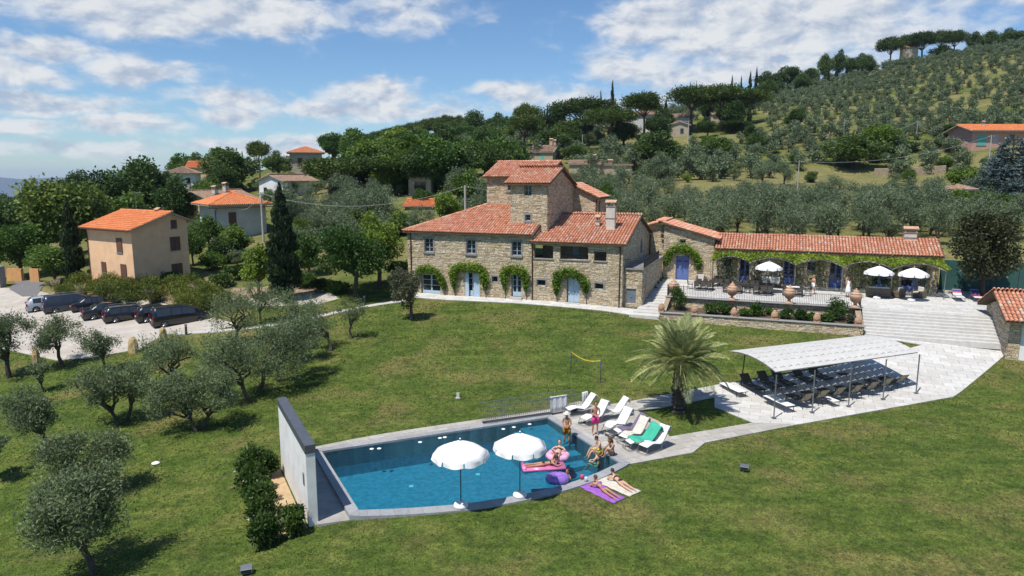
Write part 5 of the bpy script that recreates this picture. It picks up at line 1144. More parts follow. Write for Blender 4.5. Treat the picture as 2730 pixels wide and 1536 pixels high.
def hides(x, y, h, r=2.):
    z = TT(x, y) + h; d = y * _c - (z - CAMZ) * _s; px = 1365 + FOC * x / d; py = 768 - FOC * (y * _s + (z - CAMZ) * _c) / d; w = r * FOC / d * .7
    return any(px + w > q[0] and px - w < q[1] and y < q[3] and py < q[2] for q in OCC)
# wooded middle distance on the left slope: countable oaks between the houses
rq = random.Random(5); cnt = 0
for _ in range(900):
    if cnt >= 150: break
    Y = rq.uniform(112, 315) if cnt > 40 else rq.uniform(112, 170); u = rq.uniform(-.48, .12) if cnt > 40 else rq.uniform(-.48, -.1); x = u * Y; z = TT(x, Y); d = Y * _c - (z - CAMZ) * _s; px = 1365 + FOC * x / d; py = 768 - FOC * (Y * _s + (z - CAMZ) * _c) / d
    if (600 < px < 880 and py > 425) or (1370 < px < 1700 and Y < 190) or (1640 < px < 1860 and Y > 175) or (940 < px < 1000 and Y > 220): continue
    if (660 < px < 880 and Y < 200): continue
    h = rq.uniform(6, 10); kind = rq.choice(['oak', 'dark', 'broad', 'broad', 'lime', 'olive', 'olive']); h = h if kind != 'olive' else 4.5
    if hides(x, Y, h, h * .5):
        h = 3.2; kind = 'olive'
        if hides(x, Y, h, 1.6): continue
    tm, cm = lib(kind, rq.randrange(3)); H0, R0 = UNIT[kind][:2]; r = h * rq.uniform(.45, .6)
    o = empty('slope_tree', (x, Y, z), rq.uniform(0, 6), 'rounded tree in the wooded slope below the ridge', 'tree', 'wooded slope'); o.scale = (r / R0, r / R0, h / H0)
    a = bpy.data.objects.new('trunk', tm); link(a, o); b = bpy.data.objects.new('crown', cm); link(b, o); cnt += 1
# low bushes and hedgerows between the houses on the left slope
cnt = 0
for _ in range(1500):
    if cnt >= 170: break
    Y = rq.uniform(80, 165); u = rq.uniform(-.50, -.06) if rq.random() < .7 else rq.uniform(.06, .75); x = u * Y
    if u > 0 and not 119 < Y < 160: continue
    a_ = (Vector((x, Y, 0)) - HO).dot(E1); b__ = (Vector((x, Y, 0)) - HO).dot(E2)
    if -9 < a_ < 60 and -3 < b__ < 20: continue
    h = rq.uniform(1.8, 3.6)
    if hides(x, Y, h, h * .6): continue
    kind = rq.choice(['broad', 'lime', 'oak', 'broad', 'olive']); tm, cm = lib(kind, rq.randrange(3)); H0, R0 = UNIT[kind][:2]; r = h * rq.uniform(.5, .75)
    o = empty('slope_bush', (x, Y, TT(x, Y) - h * .22), rq.uniform(0, 6), 'leafy bush on the slope between houses and groves', 'bush', 'slope bushes'); o.scale = (r / R0, r / R0, h * 1.15 / H0)
    a = bpy.data.objects.new('trunk', tm); link(a, o); b = bpy.data.objects.new('crown', cm); link(b, o); cnt += 1
for _ in range(46):        # dark wood on the right ridge and round the villa pines
    if _ < 26: Y = rq.uniform(300, 338); u = rq.uniform(.28, .50)
    else: Y = rq.uniform(180, 232); u = rq.uniform(.05, .36)
    x = u * Y; kind = rq.choice(['dark', 'oak', 'dark', 'cypress']); h = rq.uniform(5, 9); r = h * (.5 if kind != 'cypress' else .12)
    if hides(x, Y, h, r): continue
    tm, cm = lib(kind, rq.randrange(3)); H0, R0 = UNIT[kind][:2]; o = empty('ridge_tree', (x, Y, TT(x, Y)), rq.uniform(0, 6), 'dark tree in the ridge wood above the grove', 'tree', 'ridge wood'); o.scale = (r / R0, r / R0, h / H0)
    a = bpy.data.objects.new('trunk', tm); link(a, o); b = bpy.data.objects.new('crown', cm); link(b, o)
# thick wood to the left, down in the valley
cnt = 0
for _ in range(300):
    if cnt >= 34: break
    Y = rq.uniform(95, 230); u = rq.uniform(-.95, -.52); x = u * Y; z = TT(x, Y)
    kind = rq.choice(['oak', 'dark', 'broad']); h = rq.uniform(7, 11) * (1.0 if Y < 150 else .95); tm, cm = lib(kind, rq.randrange(3)); H0, R0 = UNIT[kind][:2]; r = h * .5
    if z + h > 13.5 + Y * .012: continue
    o = empty('valley_tree', (x, Y, z), rq.uniform(0, 6), 'dark tree in the valley wood at the left', 'tree', 'valley wood'); o.scale = (r / R0, r / R0, h / H0)
    a = bpy.data.objects.new('trunk', tm); link(a, o); b = bpy.data.objects.new('crown', cm); link(b, o); cnt += 1
# ------------------------------------------------------------------ named near trees
def near_tree(kind, base, top, wpx, label, n, ll, lw, cxp=None, mat=None, seed=1, name=None, cat=None, group=None, stretch=1.):
    """own mesh; cxp: pixel of the crown centre when the tree leans"""
    p = GP(*base); dep = p.y * _c - (p.z - CAMZ) * _s; h = gy(base[0], top, p.y).z - p.z; r = wpx / FOC * dep / 2
    cx = ((cxp if cxp else base[0]) - base[0]) / FOC * dep; rng = np.random.default_rng(seed)
    tb, V, F, t = make_tree_parts(kind, rng, h, r, n, ll, lw, cx=cx)
    o = empty(name or NAMES[kind], p, 0, label, cat or CATN.get(kind, 'tree'), group)
    a = bpy.data.objects.new('trunk', tb.mesh('trunk', M[KBARK.get(kind, 'bark')], True)); link(a, o)
    b = bpy.data.objects.new('crown', mesh_np('crown', V, F, [M[mat or KMAT[kind]]], t)); link(b, o); return o
near_tree('broad', (948, 792), 588, 262, 'round green broadleaf tree left of the farmhouse', 15000, .24, .17, 945, seed=3)
near_tree('lime', (1012, 768), 566, 150, 'lighter green tree just behind the round one by the farmhouse', 9000, .24, .17, seed=4)
near_tree('cypress', (760, 803), 484, 86, 'large dark cypress standing between the car park and the farmhouse', 15000, .42, .10, seed=5)
near_tree('cypress', (200, 768), 522, 52, 'slender dark cypress in front of the apricot house', 9000, .42, .10, seed=6)
near_tree('grey', (1097, 853), 706, 100, 'small clipped grey green tree with dark shadow in front of the farmhouse', 7000, .15, .10, 1085, seed=7)
near_tree('lime', (690, 790), 648, 96, 'yellow green bush left of the large cypress', 5000, .22, .16, seed=8, name='leafy_bush', cat='bush')
near_tree('broad', (825, 735), 620, 110, 'orchard tree right of the large cypress', 4500, .24, .17, seed=9); near_tree('broad', (770, 715), 600, 90, 'orchard tree just behind the large cypress', 4000, .24, .17, seed=10)
p = W(50.7, 10.2, TZ)
rng = np.random.default_rng(12); tb, V, F, t = make_tree_parts('holm', rng, 7.3, 3.1, 15000, .22, .16); o = empty('holm_oak', p, 0, 'broad dark holm oak beside the end of the low building', 'tree')
a = bpy.data.objects.new('trunk', tb.mesh('trunk', M['darkbark'])); link(a, o); b = bpy.data.objects.new('crown', mesh_np('crown', V, F, [M['holm']], t)); link(b, o)
S = 1.06
OL = [  # base (photo px /1.06), crown centre x, top, width, leaves, label
 (125, 1140, 88, 985, 150, 4200, 'leaning olive on the lawn, leftmost of the front row'), (234, 1442, 222, 1195, 265, 7000, 'nearest and biggest olive at the bottom left'), (262, 1262, 225, 1105, 225, 6000, 'olive directly behind the nearest one'),
 (297, 1070, 262, 930, 150, 3600, 'olive with a leaning trunk, left of a twin pair'), (318, 1060, 335, 912, 130, 3000, 'olive with an upright trunk, right of a twin pair'), (492, 1086, 440, 950, 165, 4000, 'olive bending left with its trunk near the ground'), (510, 1078, 548, 930, 150, 3400, 'olive bending right beside the one that bends left'),
 (156, 922, 146, 788, 128, 4500, 'dense dark olive bush by the gravel'), (276, 936, 254, 832, 96, 2400, 'small pale olive at the edge of the gravel'), (432, 988, 422, 842, 150, 3600, 'olive with a forked trunk in the middle of the slope'),
 (602, 868, 596, 738, 135, 3200, 'olive with a V shaped trunk near the foot path'), (627, 1012, 596, 835, 180, 4200, 'olive with a dark bent trunk left of the arched ones'), (650, 985, 700, 830, 190, 4200, 'olive arching to the right in the front grove'), (702, 960, 742, 790, 140, 3000, 'olive behind the arched one, trunk half hidden'),
 (766, 912, 760, 770, 120, 2600, 'yellowish olive right of the grove'), (832, 882, 806, 752, 110, 1300, 'sparse thin olive with bare branches'), (883, 852, 888, 745, 75, 1100, 'smallest thin olive nearest the foot path'), (738, 842, 742, 735, 120, 2400, 'olive between the foot path and the large cypress'), (655, 815, 655, 722, 110, 2400, 'olive beside the gravel track'),
 (22, 950, 25, 775, 140, 5200, 'dense dark olive at the left edge above the lawn'), (-30, 1215, -25, 1080, 95, 3000, 'olive cut off by the left edge of the picture'), (110, 985, 112, 905, 65, 700, 'sparse young olive behind the leaning one')]
for k, (bx_, by_, cx_, top, w, n, lab) in enumerate(OL): near_tree('olive', (bx_ * S, by_ * S), (top - 4) * S, w * 1.12 * S, lab, int(n * 1.75), .17, .052, cx_ * S, seed=100 + k)
# ------------------------------------------------------------------ olive groves and hillside
def one_mesh_olive(var, n, ll, lw, nb, low=0.):
    rng = np.random.default_rng(500 + var); h, r = 4.6, 2.3; B = olive_blobs(rng, h * (1 - low), r, nb=nb, squash=.75 + low); V, F, t = crown_np(rng, B, n, ll, lw, .35, .1, .6)
    tb = MB(); tb.tube([(0, 0, -.6), (.1, 0, .7), (.05, .1, 2.2)], [.22, .16, .1], 5)
    for k in (0, 1, 2): tb.tube([(.1, 0, .8), B[k][0]], [.11, .03], 4)
    tv = np.array(tb.v); quads = [f for f in tb.f if len(f) == 4]
    V2 = np.vstack([V, tv]); F2 = np.vstack([F, np.array(quads) + len(V)]); mi = np.r_[np.zeros(len(F), int), np.ones(len(quads), int)]
    return mesh_np('olive_tree', V2, F2, [M['olive_far'], M['bark']], np.r_[t, np.full(len(quads), .5)], mi)
MID = [one_mesh_olive(v, 2800, .26, .09, 15) for v in range(6)]; FAR = [one_mesh_olive(10 + v, 620, .50, .24, 11, .25) for v in range(5)]
sites = []; ro = random.Random(9)
def grove(Y0, Y1, dy, u0, u1, dx, jit, size, keep=1., cond=None):
    Y = Y0; k = 0
    while Y < Y1:
        x = u0 * Y + (dx / 2 if k % 2 else 0)
        while x < u1 * Y:
            if ro.random() < keep:
                xx_, yy_ = x + ro.gauss(0, jit), Y + ro.gauss(0, jit * .8)
                sz = size * ro.uniform(.75, 1.25)
                if (cond is None or cond(xx_, yy_)) and not hides(xx_, yy_, 4.4 * sz): sites.append((xx_, yy_, sz))
            x += dx * ro.uniform(.8, 1.2)
        Y += dy; k += 1
def clear(x, y):
    a = (Vector((x, y, 0)) - HO).dot(E1); b_ = (Vector((x, y, 0)) - HO).dot(E2)
    return not (-8 < a < 60 and -3 < b_ < 20.5)
grove(78, 120, 4.9, .12, .80, 4.6, .9, 1.0, .98, clear); grove(82, 114, 4.8, -.33, -.05, 4.4, .9, 1.05, .97, clear); grove(90, 118, 5.5, -.05, .12, 4.8, 1, 1.0, .95, clear)
grove(119, 126, 6.5, .10, .80, 5.5, .8, 1.0, .75); grove(138, 143, 6, .12, .80, 5.2, .8, 1.05, .9)
grove(130, 136, 5, .12, .3, 4.2, 1, .9, .9); grove(147, 182, 5.0, .08, .85, 3.8, 1.2, .85, .96, lambda x, y: not (.10 < x / y < .32 and y > 172))
grove(182, 352, 7.8, .22, .90, 3.5, .6, .76, .92, lambda x, y: not (x / y < .36 and y < 225 and x / y < .36))
grove(150, 300, 8, -.14, .2, 6, 2., 1.0, .7)
sites.sort(key=lambda s: s[1])
indiv = sites[:300]; rest = sites[300:]
for (x, y, s) in indiv:
    o = bpy.data.objects.new('olive_tree', ro.choice(MID if y < 128 else FAR)); col.objects.link(o); put(o, (x, y, TT(x, y) - .1), ro.uniform(0, 6.28), (s, s, s * ro.uniform(.85, 1.1)))
    if y < 118: tag(o, 'silvery olive in the grove behind the buildings', 'olive tree', 'olive grove behind the buildings')
    elif y < 146: tag(o, 'olive standing on the dry grass terrace', 'olive tree', 'olives on the dry grass terrace')
    else: tag(o, 'olive on the lower hillside terraces', 'olive tree', 'lower hillside olives')
    
VV, FF, TTn, MI = [], [], [], []; offn = 0
tmpl = []
for m_ in FAR:
    v = np.empty(len(m_.vertices) * 3, np.float32); m_.vertices.foreach_get('co', v); v = v.reshape(-1, 3)
    l = np.empty(len(m_.loops), np.int32); m_.loops.foreach_get('vertex_index', l); tn = np.empty(len(m_.polygons), np.float32); m_.attributes['tint'].data.foreach_get('value', tn); mi = np.empty(len(m_.polygons), np.int32); m_.polygons.foreach_get('material_index', mi)
    tmpl.append((v, l.reshape(-1, 4), tn, mi))
for (x, y, s) in rest:
    v, f, tn, mi = tmpl[ro.randrange(len(tmpl))]; a = ro.uniform(0, 6.28); ca, sa = math.cos(a), math.sin(a); sel = slice(None)
    vv = np.stack([(v[:, 0] * ca - v[:, 1] * sa) * s + x, (v[:, 0] * sa + v[:, 1] * ca) * s + y, v[:, 2] * s + TT(x, y) - .1], 1); VV.append(vv); FF.append(f + offn); offn += len(v); TTn.append(np.clip(tn + ro.uniform(-.25, .25), 0, 1)); MI.append(mi)
hm = mesh_np('hillside_olives', np.vstack(VV), np.vstack(FF), [M['olive_far'], M['bark']], np.concatenate(TTn), np.concatenate(MI)); o = bpy.data.objects.new('hillside_olives', hm); col.objects.link(o)
tag(o, 'distant olives covering the upper hillside terraces', 'olive trees', kind='stuff')
print('olives', len(sites))
# ------------------------------------------------------------------ neighbouring houses
def wallmat(n, c): M[n] = pmat(n, c, tuple(v * .88 for v in c), 1.2, .9, .15, 30, wear=(tuple(v * .7 for v in c), .9, .25)); return n
wallmat('apricot_render', (.82, .52, .31)); wallmat('grey_blue_render', (.58, .56, .52)); wallmat('cream_render', (.58, .47, .28)); wallmat('white_render', (.74, .74, .73)); wallmat('beige_render', (.50, .42, .32)); wallmat('yellow_render', (.66, .50, .24)); wallmat('pink_render', (.52, .30, .25)); wallmat('stone_render', (.42, .34, .235)); wallmat('tan_render', (.44, .37, .28))
M['shutter'] = pmat('brown_shutter', (.15, .07, .045), (.11, .05, .032), 8, .7); M['teal'] = pmat('teal_blind', (.10, .42, .36), None, 4, .7)
def bg_house(name, label, px, py, Y, w, d, rot, kind, wall, tile, slope=.38, over=.5, wins=(), hmin=2.2, chim=(), su=.27, zbase=None):
    """px,py: where the eave line of the near face is seen, at depth Y. near face spans x -w/2..w/2 at local y=0"""
    e = gy(px, py, Y); gz_ = TT(e.x, Y) if zbase is None else zbase; hh = max(hmin, e.z - gz_); zb = e.z - hh
    o = empty(name, (e.x, e.y, zb), R(rot), label, 'house' if 'house' in name or 'villa' in name or 'cottage' in name else 'building')
    m = MB(); lo = -3.
    x0, x1 = -w / 2, w / 2
    if kind == 'gable_x':      # ridge along x
        m.prism([(x0, 0), (x1, 0), (x1, d), (x0, d)], lo, hh); rz = hh + slope * d / 2
        for x in (x0, x1): m.af([m.av(p) for p in ((x, 0, hh), (x, d, hh), (x, d / 2, rz))])
        za = lambda x, y: hh + .05 + slope * y; zb_ = lambda x, y: hh + .05 + slope * (d - y)
        planes = [([(x0 - over, -over), (x1 + over, -over), (x1 + over, d / 2), (x0 - over, d / 2)], za, R(90), 1), ([(x0 - over, d / 2), (x1 + over, d / 2), (x1 + over, d + over), (x0 - over, d + over)], zb_, R(-90), 0)]
        rd = [((x0 - over, d / 2, rz + .1), (x1 + over, d / 2, rz + .1))]
    elif kind == 'gable_y':    # gable faces the viewer
        m.prism([(x0, 0), (x1, 0), (x1, d), (x0, d)], lo, hh); rz = hh + slope * w / 2
        for y in (0, d): m.af([m.av(p) for p in ((x0, y, hh), (x1, y, hh), (0, y, rz))])
        za = lambda x, y: hh + .05 + slope * (x - x0); zb_ = lambda x, y: hh + .05 + slope * (x1 - x)
        planes = [([(x0 - over, -over), (0, -over), (0, d + over), (x0 - over, d + over)], za, R(0), 1), ([(0, -over), (x1 + over, -over), (x1 + over, d + over), (0, d + over)], zb_, R(180), 1)]; rd = [((0, -over, rz + .1), (0, d + over, rz + .1))]
    elif kind == 'shed':       # apricot house: long slope to the viewer, short one behind
        dr = d * .68; m.prism([(x0, 0), (x1, 0), (x1, d), (x0, d)], lo, hh); rz = hh + slope * dr; zbk = rz - slope * (d - dr) * 1.1
        for x in (x0, x1): m.af([m.av(p) for p in ((x, 0, hh), (x, d, hh), (x, d, zbk), (x, dr, rz))])
        m.quad((x1, d, hh), (x0, d, hh), (x0, d, zbk), (x1, d, zbk))
        za = lambda x, y: hh + .05 + slope * y; zb_ = lambda x, y: rz + .05 - slope * 1.1 * (y - dr)
        planes = [([(x0 - over, -over), (x1 + over, -over), (x1 + over, dr), (x0 - over, dr)], za, R(90), 1), ([(x0 - over, dr), (x1 + over, dr), (x1 + over, d + over), (x0 - over, d + over)], zb_, R(-90), 0)]; rd = [((x0 - over, dr, rz + .1), (x1 + over, dr, rz + .1))]
    elif kind == 'hip':
        m.prism([(x0, 0), (x1, 0), (x1, d), (x0, d)], lo, hh); hw = min(w, d) / 2 + over; q = max(0, (w - d) / 2); qy = max(0, (d - w) / 2); cy_ = d / 2; rz = hh + slope * hw
        X0, X1, Y0, Y1 = x0 - over, x1 + over, -over, d + over; rl = (-q, cy_ - qy); rr_ = (q, cy_ + qy)
        A = (-q, cy_ - qy); B = (q, cy_ - qy); C = (q, cy_ + qy); Dp = (-q, cy_ + qy)
        planes = [([(X0, Y0), (X1, Y0)] + ([B, A] if q > 0 else [A]), lambda x, y: hh + .05 + slope * (y - Y0), R(90), 1), ([(X1, Y0), (X1, Y1)] + ([C, B] if qy > 0 else [B]), lambda x, y: hh + .05 + slope * (X1 - x), R(180), 1),
                  ([(X1, Y1), (X0, Y1)] + ([Dp, C] if q > 0 else [C]), lambda x, y: hh + .05 + slope * (Y1 - y), R(-90), 0), ([(X0, Y1), (X0, Y0)] + ([A, Dp] if qy > 0 else [A]), lambda x, y: hh + .05 + slope * (x - X0), R(0), 1)]
        rd = [((X0, Y0, hh + .1), (*A, rz + .1)), ((X1, Y0, hh + .1), (*B, rz + .1))]
    elif kind == 'flat':
        m.prism([(x0, 0), (x1, 0), (x1, d), (x0, d)], lo, hh); planes = [([(x0 - over, -over), (x1 + over, -over), (x1 + over, d + over), (x0 - over, d + over)], lambda x, y: hh + .15 + .06 * y, R(90), 1)]; rd = []
    m.build('wall', M[wall], o); roof_part(o, planes, rd, tile, seed=int(px), su=su, deck=M['tan_render'])
    for q in wins:             # (face, s, z from the eave down, w, h, shutter material)
        face, s, dz, ww, wh, sm = q; z1 = hh - dz; z0 = z1 - wh
        fm = (lambda s_, o_, z_: (s_, -o_, z_)) if face == 'f' else ((lambda s_, o_, z_: (x1 + o_, s_, z_)) if face == 'r' else (lambda s_, o_, z_: (x0 - o_, d - s_, z_)))
        def bx(mb, a, b, o0, o1, c, e_):
            P = [fm(a, o0, c), fm(b, o0, c), fm(b, o1, c), fm(a, o1, c), fm(a, o0, e_), fm(b, o0, e_), fm(b, o1, e_), fm(a, o1, e_)]; i = [mb.av(p) for p in P]
            for t in ((0, 3, 2, 1), (4, 5, 6, 7), (0, 1, 5, 4), (1, 2, 6, 5), (2, 3, 7, 6), (3, 0, 4, 7)): mb.af([i[k] for k in t])
        mb = MB(); bx(mb, s - ww / 2, s + ww / 2, -.05, .03, z0, z1); wn = mb.build('window', M['glass'] if sm is None else M[sm], o)
        mb = MB(); bx(mb, s - ww / 2 - .08, s + ww / 2 + .08, -.05, .10, z0 - .08, z0 - .004); mb.build('window_sill', M['greystone'], wn)
        if sm == 'shutter': mb = MB(); bx(mb, s + .02, s + ww / 2 + .12, .035, .08, z0, z1); mb.build('shutter', M['shutter'], wn)
    if kind in ('shed', 'hip', 'gable_x') and Y < 120:
        zg = hh - slope * over; m = MB(); m.tube([(x0 - over, -over - .05, zg), (x1 + over, -over - .05, zg)], .07, 6); g_ = m.build('gutter', M['pipe'], o)
        m = MB(); m.tube([(x0 + .15, -over - .05, zg), (x0 + .15, -.08, zg - .5), (x0 + .15, -.08, 0)], .045, 6); m.build('downpipe', M['pipe'], o)
    for (x, y, cw, ch_) in chim: chimney(o, x, y, cw, cw, hh, hh + slope * min(y if y < d / 2 else d - y, 9) + ch_, mat='terra' if 'tan' in wall or 'stone' in wall else 'plaster')
    return o
bg_house('apricot_house', 'apricot rendered two storey house with orange tiled roof beside the car park', 287, 607, 72.6, 8.6, 6.2, -32, 'shed', 'apricot_render', 'tile_new', .35, .55, [('f', 1.9, 1.0, 1.0, 1.5, 'shutter'), ('f', -1.5, 3.7, .85, 1.1, 'shutter'), ('f', 2.3, 3.7, 1.0, 2.2, 'shutter'), ('r', 4.6, .9 - 1.6, .55, .9, 'shutter'), ('r', 4.6, 1.1, 1.0, 1.45, 'shutter'), ('r', 4.6, 4.0, 1.1, 1.2, 'shutter')], chim=[(2.2, 4.4, .55, .75)])
bg_house('grey_house', 'grey blue house with a bright orange hipped roof and concrete pole in front', 640, 546, 97, 7.0, 7.6, 38, 'hip', 'grey_blue_render', 'tile_new', .36, .9, [('f', -1.2, 1.0, .9, 1.9, 'shutter'), ('r', 6.4, .8, 1.0, 1.5, 'shutter')])
bg_house('cream_house', 'cream house with weathered brown gable roof behind the grey house', 520, 535, 113, 8.5, 9, -25, 'gable_y', 'cream_render', 'tile_old', .36, .8, [('f', -1, 1, .9, 1.4, 'shutter'), ('f', 2, 1, .9, 1.4, 'shutter')], chim=[(1.8, 2.5, .7, .9), (2.6, 4, .7, .9)])
bg_house('white_house', 'small white house with dark red roof right of the big dark trees', 482, 463, 155, 6.0, 6, 14, 'hip', 'white_render', 'tile_old', .42, .6, [('f', -1.4, .9, .9, 1.3, None), ('f', 1.4, .9, .9, 1.3, None)])
bg_house('yellow_house', 'yellow house with an orange roof on the skyline at the left', 526, 446, 178, 5.2, 6, 8, 'gable_x', 'yellow_render', 'tile_new', .45, .5, [('f', 0, .9, .9, 1.2, None)])
bg_house('white_gable_house', 'long white gabled house in the middle of the left slope', 722, 482, 136, 6.6, 9, -28, 'gable_y', 'white_render', 'tile_old', .33, .45, [('f', -1.6, 1.3, .9, .9, None), ('r', 3, .6, 1.2, 1.0, None)])
bg_house('beige_house', 'tall beige house with a red hipped roof left of the two wide pines', 815, 408, 172, 7.6, 7, 16, 'hip', 'beige_render', 'tile_new', .36, .7, [('f', -1.5, 1.2, .9, 1.4, 'shutter'), ('f', 1.5, 1.2, .9, 1.4, 'shutter')])
bg_house('orange_roofed_house', 'low house with a faded orange roof above the olives left of the tower', 1135, 549, 106, 6.5, 5, -8, 'gable_x', 'tan_render', 'tile_new', .34, .4)
bg_house('stone_cottage', 'stone cottage with brown roof and brick chimneys above the tower roof', 1443, 404, 171, 5.8, 6.5, -20, 'gable_x', 'stone_render', 'tile_old', .42, .4, [('f', .3, 1.0, .9, 1.5, 'teal'), ('r', 3, 1, .8, 1.4, None)], chim=[(1.6, 3.2, .8, 1.3), (2.5, 3.2, .6, 1.0)])
bg_house('stone_barn', 'low stone barn with brown roof right of the stone cottage', 1558, 437, 150, 6.5, 4, -12, 'gable_x', 'stone_render', 'tile_old', .32, .35, chim=[(2.0, 2.0, .6, .8)])
bg_house('stone_shed', 'flat roofed stone shed right of the low barn', 1640, 441, 150, 7, 4, -4, 'flat', 'stone_render', 'tile_old', .1, .3, chim=[(-1.0, 1.0, .9, .6)])
bg_house('white_villa', 'tall white villa half hidden by the umbrella pines', 1722, 305, 216, 10, 8, 6, 'gable_x', 'white_render', 'tile_old', .3, .4, [('f', -3, 3.2, 1, 1.6, None), ('f', .5, 1.2, 1, 1.4, 'shutter'), ('f', 3.4, 4, 1.1, 2.0, 'shutter')])
bg_house('tan_house', 'small tan gabled house beside a pole right of the villa', 1811, 333, 202, 5.6, 6, -6, 'gable_y', 'tan_render', 'tile_old', .34, .4, [('f', .8, 1.0, .9, 1.3, None)])
bg_house('pale_house', 'pale house roof peeping between the villa and the three pines', 1815, 312, 216, 6.5, 6, -18, 'gable_x', 'white_render', 'tile_old', .36, .4)
bg_house('pine_house', 'house with a pink roof among the trunks of the three pines', 1930, 305, 222, 7, 6, 10, 'gable_x', 'beige_render', 'tile_old', .4, .4)
bg_house('pink_house', 'pink house with long orange roof at the upper right edge', 2700, 346, 152, 17.5, 8, 2, 'gable_x', 'pink_render', 'tile_new', .3, .9, [('f', -6.6, 1.0, 2.0, 2.3, 'teal'), ('f', -3.6, 1.0, 1.1, 1.6, 'winwhite'), ('f', 0, 1, 1.1, 1.6, None)], chim=[(-4.5, 3, .5, .6)])
bg_house('brown_roofed_shelter', 'little shelter with a brown pyramid roof in front of the cedar', 2575, 507, 104, 3.0, 3.0, 20, 'hip', 'tan_render', 'tile_old', .38, .5, hmin=1.6)
bg_house('ruined_hut', 'square stone hut with dark opening below the two wide pines', 1118, 476, 119, 3.8, 3, -5, 'flat', 'stone_render', 'tile_old', .1, .2, [('f', .1, .5, 2.0, 1.7, None)], hmin=2.4)
bg_house('stone_tower_house', 'narrow stone house between dark trees above the ruined hut', 1172, 436, 136, 2.6, 4, -5, 'gable_x', 'stone_render', 'tile_old', .4, .3, hmin=3.4)
bg_house('red_house', 'tiny red house on the far left ridge below a round pine', 955, 376, 232, 4.2, 4, 5, 'gable_x', 'pink_render', 'tile_new', .4, .4)
bg_house('hilltop_house', 'pale stone house among the hilltop pines', 2432, 126, 350, 6, 6, -5, 'gable_x', 'tan_render', 'tile_old', .35, .3, hmin=3)
# garden walls and gate on the left
def wall_px(name, label, pts, h, th, mat, cat='wall'):
    P = [GP(*p) for p in pts]; o = empty(name, (0, 0, 0), 0, label, cat)
    for p, q in zip(P, P[1:]):
        d = (q - p).to_2d().normalized(); n = Vector((-d.y, d.x)) * th / 2; m = MB()
        m.prism([tuple(p.to_2d() - n), tuple(q.to_2d() - n), tuple(q.to_2d() + n), tuple(p.to_2d() + n)], lambda x, y: TT(x, y) - .3, lambda x, y: TT(x, y) + h); m.build('wall_panel', mat, o)
    return o
M['orangewall'] = pmat('orange_render', (.62, .32, .13), (.52, .26, .10), 2, .9)
wall_px('garden_wall', 'low orange garden wall in front of the apricot house', [(222, 772), (330, 772), (430, 776), (505, 782)], .75, .3, M['orangewall'])
wall_px('gate_wall', 'orange wall panels of the gateway at the left', [(22, 748), (62, 750)], 1.5, .3, M['orangewall']); wall_px('gate_leaf', 'orange wooden gate leaf beside the dark post', [(82, 752), (106, 753)], 1.6, .12, M['orangewall'], 'gate')
wall_px('stone_gate_pillar', 'rough grey stone wall at the left edge by the gate', [(-20, 765), (10, 766)], 2.4, .7, M['greystone'])
wall_px('field_wall', 'long dry stone terrace wall across the slope', [(2330, 470), (2420, 468), (2520, 462)], 1.5, .6, M['mortar'])
# utility poles and wires
M['pole'] = pmat('pole_concrete', (.42, .40, .36), None, 3, .9)
POLES = {}
for key, px, top, Y, r, lab in [('a', 695, 513, 93, .14, 'concrete utility pole in front of the grey house'), ('b', 1240, 494, 83, .15, 'concrete utility pole rising behind the farmhouse roof'), ('c', 2131, 428, 116, .09, 'thin grey pole in the grove in front of the dark oak'), ('d', 2644, 360, 121, .11, 'thin lattice pole in front of the blue cedar'), ('e', 2447, 322, 168, .08, 'distant thin pole left of the pink house'), ('f', 1836, 322, 190, .12, 'pale pole beside the tan house'), ('g', 1509, 322, 200, .09, 'thin pole left of the villa pines'), ('h', 1553, 358, 185, .09, 'short pole above the low stone barn'), ('i', 2252, 318, 172, .08, 'distant thin pole above the dark oak'), ('j', 948, 480, 118, .09, 'pale pole between the two wide pines')]:
    t = gy(px, top, Y); g = TT(t.x, Y); o = empty('utility_pole', (t.x, Y, g), 0, lab, 'pole'); m = MB(); h = max(3., t.z - g); m.tube([(0, 0, -.3), (0, 0, h)], [r * 1.25, r * .8], 8); m.build('shaft', M['pole'], o)
    m = MB(); m.tube([(-.45, 0, h - .3), (.45, 0, h - .3)], .035, 5); m.build('crossarm', M['iron'], o)
    for s in (-.4, .4): m = MB(); m.lathe([(.03, 0), (.05, .04), (.03, .1), (.04, .14)], 8, (s, 0, h - .27)); m.build('insulator', M['white'], o)
    POLES[key] = Vector((t.x, Y, g + h - .15))
M['wire'] = pmat('overhead_wire', (.30, .32, .31), None, 3, .6)
def wire(p, q, sag, label, r=.022):
    m = MB(); n = 16; m.tube([tuple(p.lerp(q, k / n) - Vector((0, 0, sag * 4 * (k / n) * (1 - k / n)))) for k in range(n + 1)], r, 4, False); o = m.build('power_line', M['wire']); tag(o, label, 'wire')
wire(POLES['a'], POLES['b'], 2.0, 'wire sagging from the pole at the grey house to the pole behind the farmhouse'); wire(POLES['b'], POLES['c'] + Vector((0, 0, -3.2)), 2.6, 'wire running right from the farmhouse pole to the grove pole', .025)
wire(POLES['c'], POLES['d'], 1.6, 'wire from the grove pole to the lattice pole by the cedar', .025); wire(POLES['e'], POLES['d'] + Vector((0, 12, 4)), 2.2, 'upper wire descending towards the pink house', .028); wire(POLES['i'], POLES['e'], 2.5, 'wire between the two distant poles above the dark oak', .028); wire(POLES['g'], POLES['f'], 1.5, 'wire across the villa pines', .03); wire(POLES['a'], gy(640, 560, 92), .6, 'short service wire to the grey house', .02)
